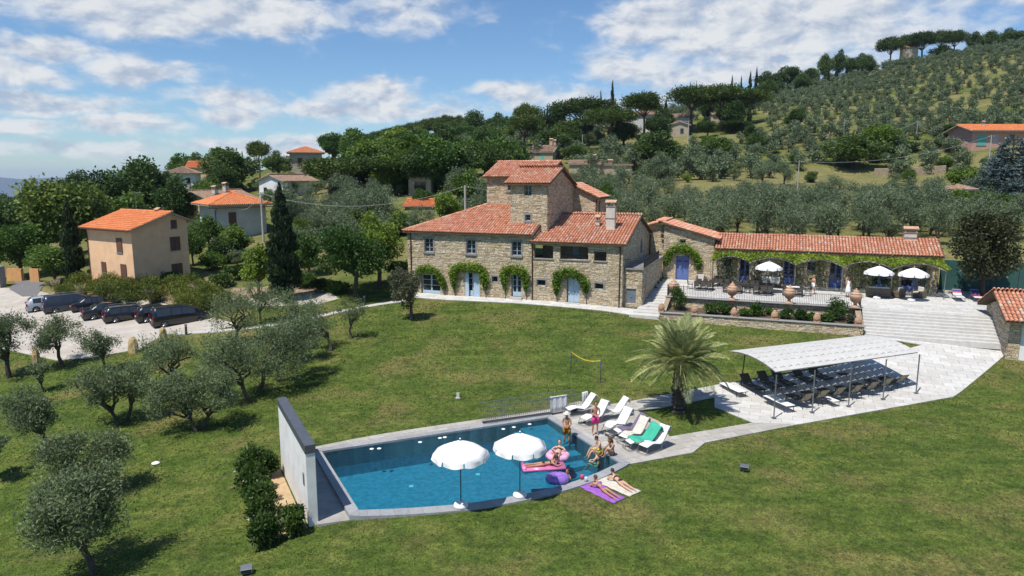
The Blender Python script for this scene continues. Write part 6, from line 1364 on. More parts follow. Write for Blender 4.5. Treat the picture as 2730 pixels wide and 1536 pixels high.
# roof aerial on the apricot house
p = gy(362, 545, 78); m = MB(); m.tube([(0, 0, -1.5), (0, 0, 1.5)], .025, 5); m.tube([(-.7, 0, 1.2), (.7, 0, 1.35)], .014, 4)
for k in range(6): m.tube([(-.6 + k * .22, -.25, 1.21 + k * .025), (-.6 + k * .22, .25, 1.21 + k * .025)], .009, 4)
o = m.build('roof_aerial', M['galv']); o.location = p; tag(o, 'thin television aerial on the apricot house roof', 'aerial')
# ------------------------------------------------------------------ shrubs and hedges
def shrub(loc, h, r, mat, label, n=1500, ll=.16, lw=.10, name='shrub', cat='shrub', group=None, seed=0, up=None):
    rng = np.random.default_rng(900 + seed); tb, V, F, t = make_tree_parts('shrub', rng, h, r, n, ll, lw); o = empty(name, loc, 0, label, cat, group)
    link(bpy.data.objects.new('stems', tb.mesh('stems', M['bark'])), o)['kind'] = 'stuff'; link(bpy.data.objects.new('foliage', mesh_np('foliage', V, F, [M[mat]], t)), o); return o
hd = (wa1 - wa0).normalized()
for k, (s, of, h, r, lab) in enumerate([(-.25, .95, 1.25, .62, 'dark laurel bush tight against the near end of the screen wall'), (-.5, 2.0, 1.5, .75, 'nearest laurel bush of the hedge beside the screen wall'), (.8, 1.95, 1.7, .8, 'second laurel bush of the hedge from the near end'), (2.1, 1.9, 1.7, .8, 'third laurel bush of the hedge from the near end'), (3.4, 1.9, 1.7, .82, 'fourth laurel bush of the hedge from the near end'), (4.8, 1.85, 1.8, .85, 'fifth laurel bush of the hedge from the near end'), (6.2, 1.8, 1.9, .9, 'farthest laurel bush of the hedge beside the screen wall'), (6.0, .95, 1.7, .6, 'laurel bush squeezed between hedge and screen wall at the far end')]):
    q = wa0 + hd * s + nrm * of; shrub((q.x, q.y, TT(q.x, q.y)), h, r, 'hedge', lab, 2600, .15, .085, 'laurel_bush', 'bush', 'laurel hedge', seed=k)
PLN = [(26.1, -.1, 2.1, .95, 'leaf_dark', 'tall dark oleander at the left end of the planter'), (28.9, -.7, .95, .8, 'hedge', 'low rose bush right of the oleander'), (30.0, -.6, .9, .7, 'hedge', 'low rose bush beside the second cone'), (31.7, -.9, .7, .6, 'leaf_lime', 'pale low plant right of the second cone'), (32.6, -.4, 1.3, .8, 'leaf', 'bright green fern like shrub in the planter'), (34.7, -.8, .9, .75, 'hedge', 'dark rose bush right of the middle cone'), (35.8, -.7, 1.0, .85, 'hedge', 'dark rounded rose bush in the planter'), (36.6, -.9, .8, .6, 'leaf', 'low bush left of the last but one cone'), (37.8, -.9, .8, .6, 'leaf', 'low shrub right of the last but one cone'), (38.6, 0, 2.2, 1.15, 'leaf_dark', 'big dark round shrub by the terrace corner'), (39.5, -.7, .8, .5, 'greygreen', 'grey lavender tuft at the corner of the planter'), (33.6, .2, .7, .5, 'leaf', 'small plant behind the middle cone'), (29.5, .5, .9, .6, 'leaf', 'plant against the upper planter wall')]
for k, (a, b_, h, r, mt, lab) in enumerate(PLN): shrub(W(a, b_, 2.1), h, r, mt, lab, int(1300 + 900 * r), .14, .09, 'planter_shrub', seed=20 + k)
rb = random.Random(3); k = 0
for (x0, x1, y0, y1, n) in [(150, 360, 774, 800, 18), (340, 560, 778, 822, 22), (500, 610, 800, 838, 9)]:
    for _ in range(n):
        p = GP(rb.uniform(x0, x1), rb.uniform(y0, y1)); shrub(p, rb.uniform(1.5, 2.4), rb.uniform(1.1, 1.7), 'scrub', 'yellow green broom shrub in the bed behind the cars', 1500, .26, .05, 'broom_shrub', 'shrub', 'broom bed', seed=60 + k); k += 1
for j, (px, py) in enumerate([(217, 800), (300, 797), (402, 812), (520, 800), (150, 785)]):
    p = GP(px, py); rng = np.random.default_rng(j); n = 260; a = rng.uniform(0, 6.28, n); C = np.stack([np.cos(a) * .25, np.sin(a) * .25, np.full(n, .75)], 1) * rng.uniform(.4, 1, (n, 1)) * [1, 1, 1.3]; D = C * [1.2, 1.2, .4] + [0, 0, .5]
    me = leaf_mesh('plumes', C, D, .8, .06, M['straw'] if 'straw' in M else M.setdefault('straw', leafmat('straw_plume', (.42, .34, .20), (.62, .53, .36))), rng.random(n), rng); o = bpy.data.objects.new('pampas_tuft', me); col.objects.link(o); o.location = p; o.scale = (1.5, 1.5, 1.25); tag(o, 'straw coloured grass tuft in the broom bed', 'grass tuft', 'straw tufts')
GS = [(520, 770, 1.9, 1.6, 'hedge', 'dark clipped bush at the corner of the garden wall'), (450, 760, 1.4, 1.5, 'leaf', 'green shrub behind the orange wall'), (390, 765, 1.3, 1.3, 'leaf_dark', 'dark shrub behind the orange wall'), (370, 735, 3.2, 1.4, 'olive', 'pale young olive against the apricot house'), (600, 765, 1.6, 1.8, 'leaf_dark', 'dark hedge mass right of the clipped bush'), (640, 745, 1.8, 1.8, 'hedge', 'hedge by the parked blue van'), (570, 720, 2.2, 1.6, 'leaf', 'garden shrub behind the hedge'), (860, 775, 1.5, 1.6, 'hedge', 'dense bush right of the large cypress'), (900, 780, 1.3, 1.5, 'leaf', 'second bush right of the large cypress'), (820, 768, 1.6, 1.4, 'leaf', 'bush touching the large cypress'), (95, 715, 2.2, 1.8, 'scrub', 'yellow shrub above the gate'), (150, 735, 2.6, 2.2, 'olive', 'grey bushy olive in front of the slender cypress'), (250, 740, 1.3, 1.2, 'leaf', 'shrub at the foot of the apricot house'), (300, 748, 1.0, 1.0, 'leaf', 'low plants below the apricot house windows'), (1060, 740, 2.2, 1.5, 'leaf', 'bush at the left corner of the farmhouse'), (2700, 745, 1.8, 1.3, 'hedge', 'green bush at the right edge below the netting')]
for k, (px, py, h, r, mt, lab) in enumerate(GS): shrub(GP(px, py), h, r, mt, lab, 2400, .22, .14, 'garden_shrub', seed=200 + k)
# standing stones, path lamps, small objects on the lawn
M['sand'] = pmat('yellow_sandstone', (.52, .38, .19), (.40, .29, .145), 4, .95, .7, 20)
for k, (px, py, h, w, lab) in enumerate([(357, 940, 1.25, .38, 'pointed sandstone standing at the corner of the gravel'), (436, 908, 1.1, .36, 'sandstone block behind the black van'), (98, 968, 1.15, .36, 'square sandstone post under the dense olive'), (610, 905, .7, .25, 'small sandstone near the foot path')]):
    rr_ = random.Random(k); m = MB(); n = 7; rings = []
    for (z, f) in ((-.2, 1.0), (.25, 1.05), (.6, .9), (.85, .7), (1.0, .3)): rings.append([m.av((w * f * math.cos(6.283 * j / n) * rr_.uniform(.8, 1.15), w * .7 * f * math.sin(6.283 * j / n) * rr_.uniform(.8, 1.15), z * h)) for j in range(n)])
    for a, b in zip(rings, rings[1:]):
        for j in range(n): m.af((a[j], a[(j + 1) % n], b[(j + 1) % n], b[j]))
    m.af(rings[-1]); o = m.build('standing_stone', M['sand']); o.location = GP(px, py); o.rotation_euler.z = k; tag(o, lab, 'stone', 'standing stones')
for px, py, lab in [(497, 893, 'dark post lamp beside the foot path near the cars'), (972, 813, 'dark post lamp under the round green tree')]:
    p = GP(px, py); o = empty('path_lamp', p, 0, lab, 'lamp'); m = MB(); m.box(-.07, .07, -.07, .07, -.1, .72); m.build('post', M['iron'], o); m = MB(); m.box(-.075, .075, -.075, .075, .72, .86); m.build('lens', M['greystone'], o); m = MB(); m.box(-.09, .09, -.09, .09, .862, .89); m.build('cap', M['iron'], o)
for px, py, rz, lab in [(1984, 1257, -.4, 'small grey floodlight box on the lawn right of the pool'), (658, 1532, .3, 'small grey floodlight box at the bottom edge')]:
    p = GP(px, py); o = empty('garden_floodlight', p, rz, lab, 'lamp'); m = MB(); m.box(-.04, .04, -.04, .04, -.1, .1); m.build('stake', M['iron'], o)
    m = MB(); m.prism([(-.20, -.13), (.20, -.13), (.20, .13), (-.20, .13)], .1, lambda x, y: .26 + .25 * (y + .13)); m.build('housing', M['galv'], o, bevel=.01); m = MB(); m.quad((-.17, -.132, .12), (.17, -.132, .12), (.17, -.132, .24), (-.17, -.132, .24)); m.build('lens', M['glass'], o)
# ------------------------------------------------------------------ palm on the grass island
M['palmtrunk'] = pmat('palm_trunk_fibre', (.085, .07, .055), (.04, .033, .027), 9, .95, .9, 22, stretch=(1, 1, .25))
def make_palm():
    p = GP(1808, 1098); o = empty('palm_tree', p, 0, 'big feather palm with arching grey green fronds on the grass island', 'palm'); m = MB(); n = 14; prev = []
    rr_ = random.Random(4); H_ = 2.9
    for k in range(23):
        z = H_ * k / 22 - .1; r = .34 + .05 * math.sin(k * 2.6) + (.1 if k < 2 else 0); prev.append((r, z))
    m.lathe(prev, 16)
    for k in range(70):
        z = .15 + 2.5 * k / 70; a = k * 2.4; r = .34; m.tube([(r * math.cos(a), r * math.sin(a), z), ((r + .07) * math.cos(a), (r + .07) * math.sin(a), z + .1)], [.06, .03], 4)
    m.build('trunk', M['palmtrunk'], o)
    def frond_mesh(L, droop, seed):
        rg = random.Random(seed); V, F, tn = [], [], []; n = 34; pts = []
        for k in range(n + 1):
            t = k / n; pts.append(Vector((L * t * (1 - .16 * droop * t), 0, L * (.10 * t - droop * .62 * t ** 2.2))))
        for k in range(n):
            a, b = pts[k], pts[k + 1]; w = .028 * (1 - .8 * k / n); i = len(V); V += [a + Vector((0, w, 0)), a - Vector((0, w, 0)), b - Vector((0, w * .9, 0)), b + Vector((0, w * .9, 0))]; F.append((i, i + 1, i + 2, i + 3)); tn.append(.85)
            t = k / n
            if t < .12: continue
            ll = .62 * math.sin(math.pi * min(1, .18 + .82 * t)) ** .7 + .08
            for s in (-1, 1):
                for q in (0, .5):
                    base = a.lerp(b, q); d = Vector((.75, s * .8, .30 + rg.uniform(-.12, .1))).normalized(); dr = Vector((0, 0, -.28 * ll - .10 * rg.random())); tip = base + d * ll + dr; mid = base + d * ll * .5 + dr * .15; sd = Vector((-.3, .0, .0)).cross(d); sd = Vector((.034, 0, 0))
                    i = len(V); V += [base + sd * .5, mid + sd, tip, mid - sd]; F.append((i, i + 1, i + 2, i + 3)); tn.append(rg.random() * .8 + .1)
        return mesh_np('frond', [tuple(v) for v in V], F, [M['palm']], tn)
    FM = [frond_mesh(3.0, d, 7 + k) for k, d in enumerate((.30, .45, .60, .80))]
    for k in range(74):
        t = k / 73; el = R(84 - 92 * t ** .9); a = k * 2.39996; v = 0 if t < .25 else (1 if t < .5 else (2 if t < .75 else 3))
        f = bpy.data.objects.new('frond', FM[v]); link(f, o); f.location = (.12 * math.cos(a), .12 * math.sin(a), H_ - .1 + .1 * (1 - t)); s = rr_.uniform(.75, 1.05); f.scale = (s, s, s); f.rotation_euler = (rr_.uniform(-.3, .3), -el, a)
    return o
make_palm()
# ------------------------------------------------------------------ shade canopy and loungers
M['sail'] = pmat('pale_shade_cloth', (.54, .53, .50), (.48, .465, .44), 2, .85)
M['sling'] = pmat('taupe_sling', (.075, .066, .054), (.058, .051, .042), 14, .8); M['slingback'] = pmat('sand_sling', (.36, .31, .21), (.30, .26, .175), 14, .85); M['dkframe'] = pmat('dark_bronze_frame', (.045, .04, .036), None, 6, .5, metal=.3)
SC = empty('shade_canopy', (0, 0, 0), 0, 'long pale shade canopy with slit fabric on thin grey posts', 'canopy')
ZC = 2.55
FLc, FRc, BLc, BRc = gz(2068, 991, ZC), gz(2446, 939, ZC), gz(1941, 936, ZC), gz(2305, 894, ZC)
def sail_pt(u, v):
    p = FLc.lerp(FRc, u).lerp(BLc.lerp(BRc, u), v); return Vector((p.x, p.y, ZC + .30 * (1 - (2 * v - 1) ** 2)))
m = MB(); nu, nv = 300, 132; idx = {}
def slit(i, j):
    bi, bj = i // 15, j // 22; a, b = i % 15, j % 22; s = (bi * 7 + bj * 13) % 3
    if bj % 2: a = (a + 7) % 15
    return (b == 10 + (a > 4) - (s == 2) and 1 <= a <= 8) or (a == 9 + (s == 1) and 9 <= b <= 14)
def gv(i, j):
    if (i, j) not in idx: idx[(i, j)] = m.av(sail_pt(i / nu, j / nv))
    return idx[(i, j)]
for i in range(nu):
    for j in range(nv):
        if slit(i, j): continue
        m.af((gv(i, j), gv(i + 1, j), gv(i + 1, j + 1), gv(i, j + 1)))
o = m.build('shade_cloth', M['sail'], SC, True); sm = o.modifiers.new('t', 'SOLIDIFY'); sm.thickness = .012
for px, py in [(2063, 1114), (2165, 1099), (2262, 1083), (2354, 1064), (2442, 1048)]:
    p = gz(px, py, .05); m = MB(); m.tube([(p.x, p.y, 0), (p.x, p.y, ZC)], .04, 8); m.build('post', M['galv'], SC); m = MB(); m.box(p.x - .11, p.x + .11, p.y - .11, p.y + .11, .05, .075); m.build('base_plate', M['galv'], SC)
for u in (.1, .36, .6, .92):
    p = BLc.lerp(BRc, u); t = sail_pt(u, .94); m = MB(); m.tube([(p.x, p.y, TT(p.x, p.y) - .1), (t.x, t.y, t.z - .02)], .04, 8); m.build('post', M['dkframe'], SC)
for u in (0, .253, .5, .75, 1): m = MB(); m.tube([tuple(sail_pt(min(max(u, .001), .999), v / 12) - Vector((0, 0, .045))) for v in range(13)], .03, 6); m.build('arched_beam', M['galv'], SC)
for v in (0, 1): m = MB(); m.tube([tuple(sail_pt(u / 10, v) - Vector((0, 0, .03))) for u in range(11)], .03, 6); m.build('edge_beam', M['galv'], SC)
def make_lounger(back, mat, name='sun_lounger', fmat='dkframe'):
    """head end at +x"""
    o = empty(name); L, w, z = 1.25, .33, .36; bl = .72; ca, sa = math.cos(back), math.sin(back)
    m = MB()
    for s in (-1, 1): m.tube([(-.1, s * w, z), (L, s * w, z), (L + .55, s * w, z)], .02, 6)
    m.tube([(-.1, -w, z), (-.1, w, z)], .02, 6); m.build('frame', M[fmat], o)
    for s in (-1, 1):
        for x in (.12, 1.45): m = MB(); m.tube([(x, s * w, z), (x + (.06 if x > 1 else -.06), s * (w + .02), 0)], .02, 6); m.build('leg', M[fmat], o)
    m = MB(); m.prism([(-.08, -w + .02), (L, -w + .02), (L, w - .02), (-.08, w - .02)], z + .012, z + .03); m.build('seat', M[mat], o)
    m = MB(); c = [(L, z + .02), (L + bl * ca, z + .02 + bl * sa)]; d = (-sa * .02, ca * .02)
    i = [m.av(p) for p in ((c[0][0], -w + .02, c[0][1]), (c[1][0], -w + .02, c[1][1]), (c[1][0], w - .02, c[1][1]), (c[0][0], w - .02, c[0][1]), (c[0][0] + d[0], -w + .02, c[0][1] + d[1]), (c[1][0] + d[0], -w + .02, c[1][1] + d[1]), (c[1][0] + d[0], w - .02, c[1][1] + d[1]), (c[0][0] + d[0], w - .02, c[0][1] + d[1]))]
    for q in ((0, 3, 2, 1), (4, 5, 6, 7), (0, 1, 5, 4), (1, 2, 6, 5), (2, 3, 7, 6), (3, 0, 4, 7)): m.af([i[k] for k in q])
    m.build('backrest', M[mat], o)
    m = MB()
    for s in (-1, 1): m.tube([(c[0][0], s * w, c[0][1]), (c[1][0], s * w, c[1][1])], .018, 6)
    m.tube([(c[1][0], -w, c[1][1]), (c[1][0], w, c[1][1])], .018, 6); m.build('back_frame', M[fmat], o)
    if back > .3: m = MB(); m.tube([(c[0][0] + bl * .6 * ca, -w * .8, c[0][1] + bl * .6 * sa), (L + .5, -w * .8, z), (L + .5, w * .8, z), (c[0][0] + bl * .6 * ca, w * .8, c[0][1] + bl * .6 * sa)], .014, 5); m.build('prop', M[fmat], o)
    return o
PA = gz(1977, 1036, .05); PBv = gz(2030, 1060, .05); dl = (PBv - PA).normalized(); ang_r = math.atan2(-dl.y, -dl.x)     # head away from the camera side
base_r = make_lounger(R(48), 'sling'); first = True
for k, (px, py) in enumerate([(2028, 1054), (2074, 1046), (2112, 1040), (2166, 1031), (2208, 1023), (2250, 1012)]):
    o = base_r if first else copy_tree(base_r); first = False; p = gz(px, py, .055); put(o, p, ang_r); tag(o, 'dark taupe sun lounger, number %s from the left in the back row under the canopy' % ('one', 'two', 'three', 'four', 'five', 'six')[k], 'sun lounger', 'loungers under the canopy')
base_f = make_lounger(R(52), 'slingback'); 
for ch_ in base_f.children:
    if ch_.name.startswith('seat'): ch_.data.materials[0] = M['sling']
first = True
for k, (px, py) in enumerate([(2150, 1087), (2192, 1078), (2236, 1070), (2283, 1063), (2325, 1054), (2364, 1044), (2402, 1036)]):
    o = base_f if first else copy_tree(base_f); first = False; p = gz(px, py, .055) - dl * -0 ; p = p - Vector((math.cos(ang_r + math.pi), math.sin(ang_r + math.pi), 0)) * 1.45; put(o, p, ang_r + math.pi); tag(o, 'sun lounger with sand coloured raised back, number %s from the left in the front row' % ('one', 'two', 'three', 'four', 'five', 'six', 'seven')[k], 'sun lounger', 'loungers in the front row')
wl = make_lounger(0., 'white', 'flat_lounger'); p = gz(1978, 1060, .055); put(wl, p, ang_r); tag(wl, 'flat white lounger in the sun at the left of the back row', 'sun lounger')
wl2 = copy_tree(wl); put(wl2, gz(2105, 1098, .055), ang_r); tag(wl2, 'flat white lounger at the left end of the front row', 'sun lounger')
wl3 = copy_tree(wl); put(wl3, gz(2228, 1083, .055), ang_r, (.5, .8, .8)); wl3.name = 'low_table'; tag(wl3, 'short white low table between front row loungers', 'table')
# ------------------------------------------------------------------ parasols
M['parasol'] = pmat('white_parasol_cloth', (.86, .85, .83), (.80, .79, .77), 3, .8); M['polegrey'] = pmat('parasol_pole', (.10, .11, .13), None, 4, .4, metal=.5)
def make_parasol(r=1.14, zt=2.85, rise=.52, base=True):
    o = empty('parasol'); m = MB(); n = 40; rings = []
    prof = [(0.02, 0), (.25, .10), (.5, .25), (.78, .44), (1.0, .62)]
    top = m.av((0, 0, zt))
    for (f, dz) in prof[1:]:
        ring = []
        for k in range(n):
            a = 2 * math.pi * k / n; sc = 1 - .045 * abs(math.sin(4 * a)) * f ** 2; ring.append(m.av((r * f * sc * math.cos(a), r * f * sc * math.sin(a), zt - rise * dz / .62 + .035 * abs(math.sin(4 * a)) * -f)))
        rings.append(ring)
    for k in range(n): m.af((top, rings[0][k], rings[0][(k + 1) % n]))
    for a, b in zip(rings, rings[1:]):
        for k in range(n): m.af((a[k], b[k], b[(k + 1) % n], a[(k + 1) % n]))
    c = m.build('canopy', M['parasol'], o, True); sm = c.modifiers.new('t', 'SOLIDIFY'); sm.thickness = .008
    for p_ in range(8):                                    # separate valance flaps
        m = MB(); N_ = 6; up_, lo_ = [], []
        for k in range(N_ + 1):
            a = 2 * math.pi * (p_ + .03 + .94 * k / N_) / 8; sc = 1 - .045 * abs(math.sin(4 * a)); z = zt - rise - .035 * abs(math.sin(4 * a)); up_.append(m.av((r * sc * math.cos(a), r * sc * math.sin(a), z))); q = 1.03 + .03 * math.sin(p_ * 2.1 + k); lo_.append(m.av((r * sc * q * math.cos(a), r * sc * q * math.sin(a), z - .17 - .03 * math.sin(k * math.pi / N_))))
        for k in range(N_): m.af((up_[k], up_[k + 1], lo_[k + 1], lo_[k]))
        f = m.build('valance', M['parasol'], o); sm = f.modifiers.new('t', 'SOLIDIFY'); sm.thickness = .008
    for k in range(8): a = 2 * math.pi * k / 8; m = MB(); m.tube([(0, 0, zt - .06), (r * .97 * math.cos(a), r * .97 * math.sin(a), zt - rise - .01)], .008, 4); m.build('rib', M['galv'], o)
    m = MB(); m.tube([(0, 0, .1), (0, 0, zt + .07)], .024, 8); m.build('pole', M['polegrey'], o); m = MB(); m.ball((0, 0, zt + .09), .035, 8, 6); m.build('finial', M['parasol'], o)
    if base: m = MB(); m.lathe([(.30, 0), (.31, .06), (.27, .15), (.16, .21), (.05, .24)], 22); m.build('foot', M['white'], o, True)
    return o
par = make_parasol(); put(par, gz(1229, 1350, .04), .2); tag(par, 'white parasol on the pool edge, the left one of two', 'parasol')
p2 = copy_tree(par); put(p2, gz(1386, 1322, .04), .5, .98); tag(p2, 'white parasol on the pool edge, the right one of two', 'parasol')
par.location.z = .035; p2.location.z = .035
for a, b_, lab in [(33.2, 6.6, 'white parasol over the dining tables on the terrace'), (42.1, 6.6, 'white parasol beside the wicker sofa on the terrace'), (44.7, 6.4, 'white parasol nearest the end of the pergola')]:
    q = copy_tree(par); put(q, W(a, b_, TZ + .03), .3, (1.0, 1.0, 1.0)); tag(q, lab, 'parasol', 'terrace parasols')
# ------------------------------------------------------------------ railing round the pool stairwell
PR = empty('pool_railing', (0, 0, 0), 0, 'grey steel railing with thin bars behind the pool', 'railing')
for (p, q) in ((gz(1277, 1121, .06), gz(1532, 1081, .06)), (gz(1298, 1132, .06), gz(1548, 1093, .06))):
    n = int((q - p).length / .13); m = MB(); m.tube([(0, 0, 0), (0, 0, 1.0)], .009, 4, False); bmesh_ = m.mesh('baluster', M['galv'])
    for k in range(n + 1): o = bpy.data.objects.new('baluster', bmesh_); link(o, PR); o.location = p.lerp(q, k / n)
    for z, r in ((1.0, .018), (.08, .012)): m = MB(); m.tube([tuple(p + Vector((0, 0, z))), tuple(q + Vector((0, 0, z)))], r, 6); m.build('rail', M['galv'], PR)
m = MB(); P = [gz(1290, 1131, .03), gz(1478, 1105, .03), gz(1470, 1100, .03), gz(1284, 1126, .03)]; m.prism([tuple(v.to_2d()) for v in P], .078, .085); tag(m.build('stairwell_grating', M['iron']), 'dark narrow drain grating under the pool railing', 'grating')
# ------------------------------------------------------------------ sling chairs and towels on the pool deck
def cloth(mb, prof, w0, w1, th=.015, y=0., wob=0., seed=0, n=8):
    """sheet following a side profile (x,z) between widths -w/2..w/2"""
    rg = random.Random(seed); rows = []
    for k, (x, z) in enumerate(prof):
        w = w0 + (w1 - w0) * k / max(1, len(prof) - 1); rows.append([mb.av((x + rg.uniform(-wob, wob), y + w * (j / n - .5), z + rg.uniform(-wob, wob) + .0)) for j in range(n + 1)])
    for a, b in zip(rows, rows[1:]):
        for j in range(n): mb.af((a[j], a[j + 1], b[j + 1], b[j]))
def make_sling_chair(mat):
    o = empty('deck_chair'); m = MB(); w = .30
    for s in (-1, 1): m = MB(); m.tube([(-.15, s * w, .02), (.95, s * w, .02), (1.15, s * w, .35), (1.62, s * w, 1.0)], .014, 6); m.build('side_tube', M['galv'], o); m = MB(); m.tube([(.0, s * w, .34), (.45, s * w, .44), (1.0, s * w, .30)], .014, 6); m.build('seat_tube', M['galv'], o); m = MB(); m.tube([(-.15, s * w, .02), (.1, s * w, .36)], .014, 6); m.build('front_leg', M['galv'], o)
    m = MB(); m.tube([(-.15, -w, .02), (-.15, w, .02)], .014, 6); m.build('front_bar', M['galv'], o)
    m = MB(); cloth(m, [(-.02, .34), (.2, .40), (.45, .44), (.75, .36), (1.0, .31), (1.12, .38), (1.3, .60), (1.48, .84), (1.62, 1.02)], .56, .56); c = m.build('sling', M[mat], o, True); sm = c.modifiers.new('t', 'SOLIDIFY'); sm.thickness = .012
    return o
M['towel_white'] = pmat('white_towel', (.80, .79, .78), (.70, .69, .69), 9, .95, .5, 90); M['towel_purple'] = pmat('mauve_towel', (.19, .15, .22), (.14, .11, .165), 9, .95, .5, 90); M['towel_green'] = pmat('green_towel', (.06, .48, .26), (.04, .36, .30), 3, .95, .5, 90); M['towel_cream'] = pmat('cream_towel', (.62, .58, .50), None, 9, .95); M['towel_violet'] = pmat('violet_towel', (.32, .12, .48), (.26, .09, .40), 5, .95); M['towel_dark'] = pmat('dark_clothes', (.05, .05, .055), (.10, .09, .09), 9, .9)
sch = make_sling_chair('white'); first = True; ch_dir = math.atan2(PE1.y, PE1.x)
def towel_on(o_ref, mat, label, lower=.25, upper=1.66, wdt=.62, seed=0):
    m = MB(); prof = [(x, z + .03) for x, z in [(.2, .40), (.45, .44), (.75, .36), (1.0, .31), (1.12, .38), (1.3, .60), (1.48, .84), (1.62, 1.03), (1.72, 1.0), (1.74, .75)] if x >= lower]; cloth(m, prof, wdt, wdt * .96, wob=.018, seed=seed); o = m.build('towel', M[mat], None, True); sm = o.modifiers.new('t', 'SOLIDIFY'); sm.thickness = .02
    o.location = o_ref.location.copy(); o.rotation_euler = o_ref.rotation_euler.copy(); tag(o, label, 'towel'); return o
CH = [(1535, 1102, 'towel_white', 'deck chair nearest the pool railing', 'white towel on the deck chair nearest the railing'), (1578, 1128, 'towel_white', 'deck chair behind the man in pink shorts', 'white towel on the chair behind the man in pink'), (1622, 1112, 'towel_white', 'deck chair at the edge of the grass island', 'white towel on the chair at the grass island edge'), (1640, 1150, 'towel_white', 'deck chair left of the mauve towel', 'large white towel thrown over the chair left of the mauve one'), (1664, 1162, 'towel_purple', 'deck chair with the mauve towel', 'dark mauve towel on a deck chair'), (1682, 1178, 'towel_cream', 'deck chair between mauve and green towels', 'cream towel on a deck chair between mauve and green'), (1696, 1192, 'towel_green', 'deck chair with the green towel', 'bright green towel spread over a deck chair'), (1736, 1203, 'towel_white', 'deck chair nearest the lawn', 'white towel on the deck chair nearest the lawn')]
for k, (px, py, tm_, lab, tl) in enumerate(CH):
    o = sch if first else copy_tree(sch); first = False; p = gz(px - 22, py + 4, .062); put(o, p, ch_dir + (.25 if k % 2 else -.05)); tag(o, lab, 'deck chair', 'deck chairs by the pool'); towel_on(o, tm_, tl, 1.0 if tm_ == 'towel_white' and k not in (3,) else .2, seed=k, wdt=.62 if tm_ != 'towel_green' else .9)
for (p, q, lab) in [(gz(1466, 1105, .06), gz(1511, 1098, .06), 'white towel hanging over the front rail behind the pool'), (gz(1551, 1092, .06), gz(1566, 1088, .06), 'white towel hanging at the right end of the pool rail')]:
    d = q - p; m = MB(); n = 10; rows = []
    nn_ = Vector((-d.y, d.x, 0)).normalized()
    for (z, of) in ((.12, -.05), (.4, -.04), (.75, -.035), (1.0, -.03), (1.04, 0), (1.0, .03), (.6, .045)): rows.append([m.av(p + d * (k / n) + nn_ * (of + .02 * math.sin(k * 1.9)) + Vector((0, 0, z))) for k in range(n + 1)])
    for a, b in zip(rows, rows[1:]):
        for k in range(n): m.af((a[k], a[k + 1], b[k + 1], b[k]))
    o = m.build('hanging_towel', M['towel_white'], None, True); sm = o.modifiers.new('t', 'SOLIDIFY'); sm.thickness = .012; tag(o, lab, 'towel')
def flat_towel(pa_, pb_, w, mat, label, z=.02):
    p, q = GP(*pa_), GP(*pb_); d = q - p; L = d.length; m = MB(); cloth(m, [(L * k / 10, z + TT(p.x + d.x * k / 10, p.y + d.y * k / 10) - TT(p.x, p.y) + .012 * math.sin(k * 2.2)) for k in range(11)], w, w, wob=.008, seed=3); o = m.build('beach_towel', M[mat], None, True); o.location = (p.x, p.y, TT(p.x, p.y)); o.rotation_euler.z = math.atan2(d.y, d.x); sm = o.modifiers.new('t', 'SOLIDIFY'); sm.thickness = .015; tag(o, label, 'towel')
flat_towel((1560, 1292), (1652, 1336), .78, 'towel_violet', 'violet towel on the grass beside the pool'); flat_towel((1600, 1276), (1694, 1318), .82, 'towel_cream', 'cream towel on the grass beside the pool')
# sandals, bags, cups on the deck
M['red'] = pmat('red_plastic', (.60, .05, .10), None, 4, .4); M['clear'] = pmat('pale_plastic', (.55, .62, .72), None, 4, .3)
m = MB(); m.prism([(.13 * math.cos(t) , .05 * math.sin(t) * (1 + .25 * math.cos(t))) for t in [k * .628 for k in range(10)]], 0, .02); m.tube([(.06, -.045, .02), (.03, 0, .06), (.06, .045, .02)], .008, 4); fl = m.mesh('flip_flop', M['towel_dark'])
for k, (px, py, rz) in enumerate([(1548, 1127, .4), (1556, 1126, .7), (1634, 1163, 1.2), (1642, 1160, .2), (1618, 1160, 2.2), (1628, 1166, 2.9)]):
    o = bpy.data.objects.new('flip_flop', fl); col.objects.link(o); put(o, gz(px, py, .062), rz, 1.3); tag(o, 'dark flip flop lying on the pool deck', 'sandal', 'scattered sandals')
def cup(px, py, z, mat, label):
    m = MB(); m.lathe([(.035, 0), (.04, .06), (.045, .13), (.04, .13), (.03, .01)], 12); o = m.build('cup', M[mat], None, True); o.location = gz(px, py, z); o.scale = (1.6, 1.6, 1.6); tag(o, label, 'cup')
cup(1551, 1278, .035, 'red', 'red cup on the pool edge'); cup(1562, 1284, .035, 'clear', 'clear cup beside the red one on the pool edge')
m = MB(); m.ball((0, 0, .16), (.26, .18, .17), 12, 8); m.tube([(-.12, 0, .28), (0, 0, .42), (.12, 0, .28)], .015, 5); o = m.build('beach_bag', M['towel_dark'], None, True); o.location = gz(1528, 1096, .062); tag(o, 'dark beach bag under the pool railing', 'bag')
m = MB(); m.ball((0, 0, .12), (.22, .16, .13), 12, 8); o = m.build('folded_clothes', M['towel_white'], None, True); o.location = gz(1545, 1092, .062); tag(o, 'white bundle of clothes by the railing', 'clothes')
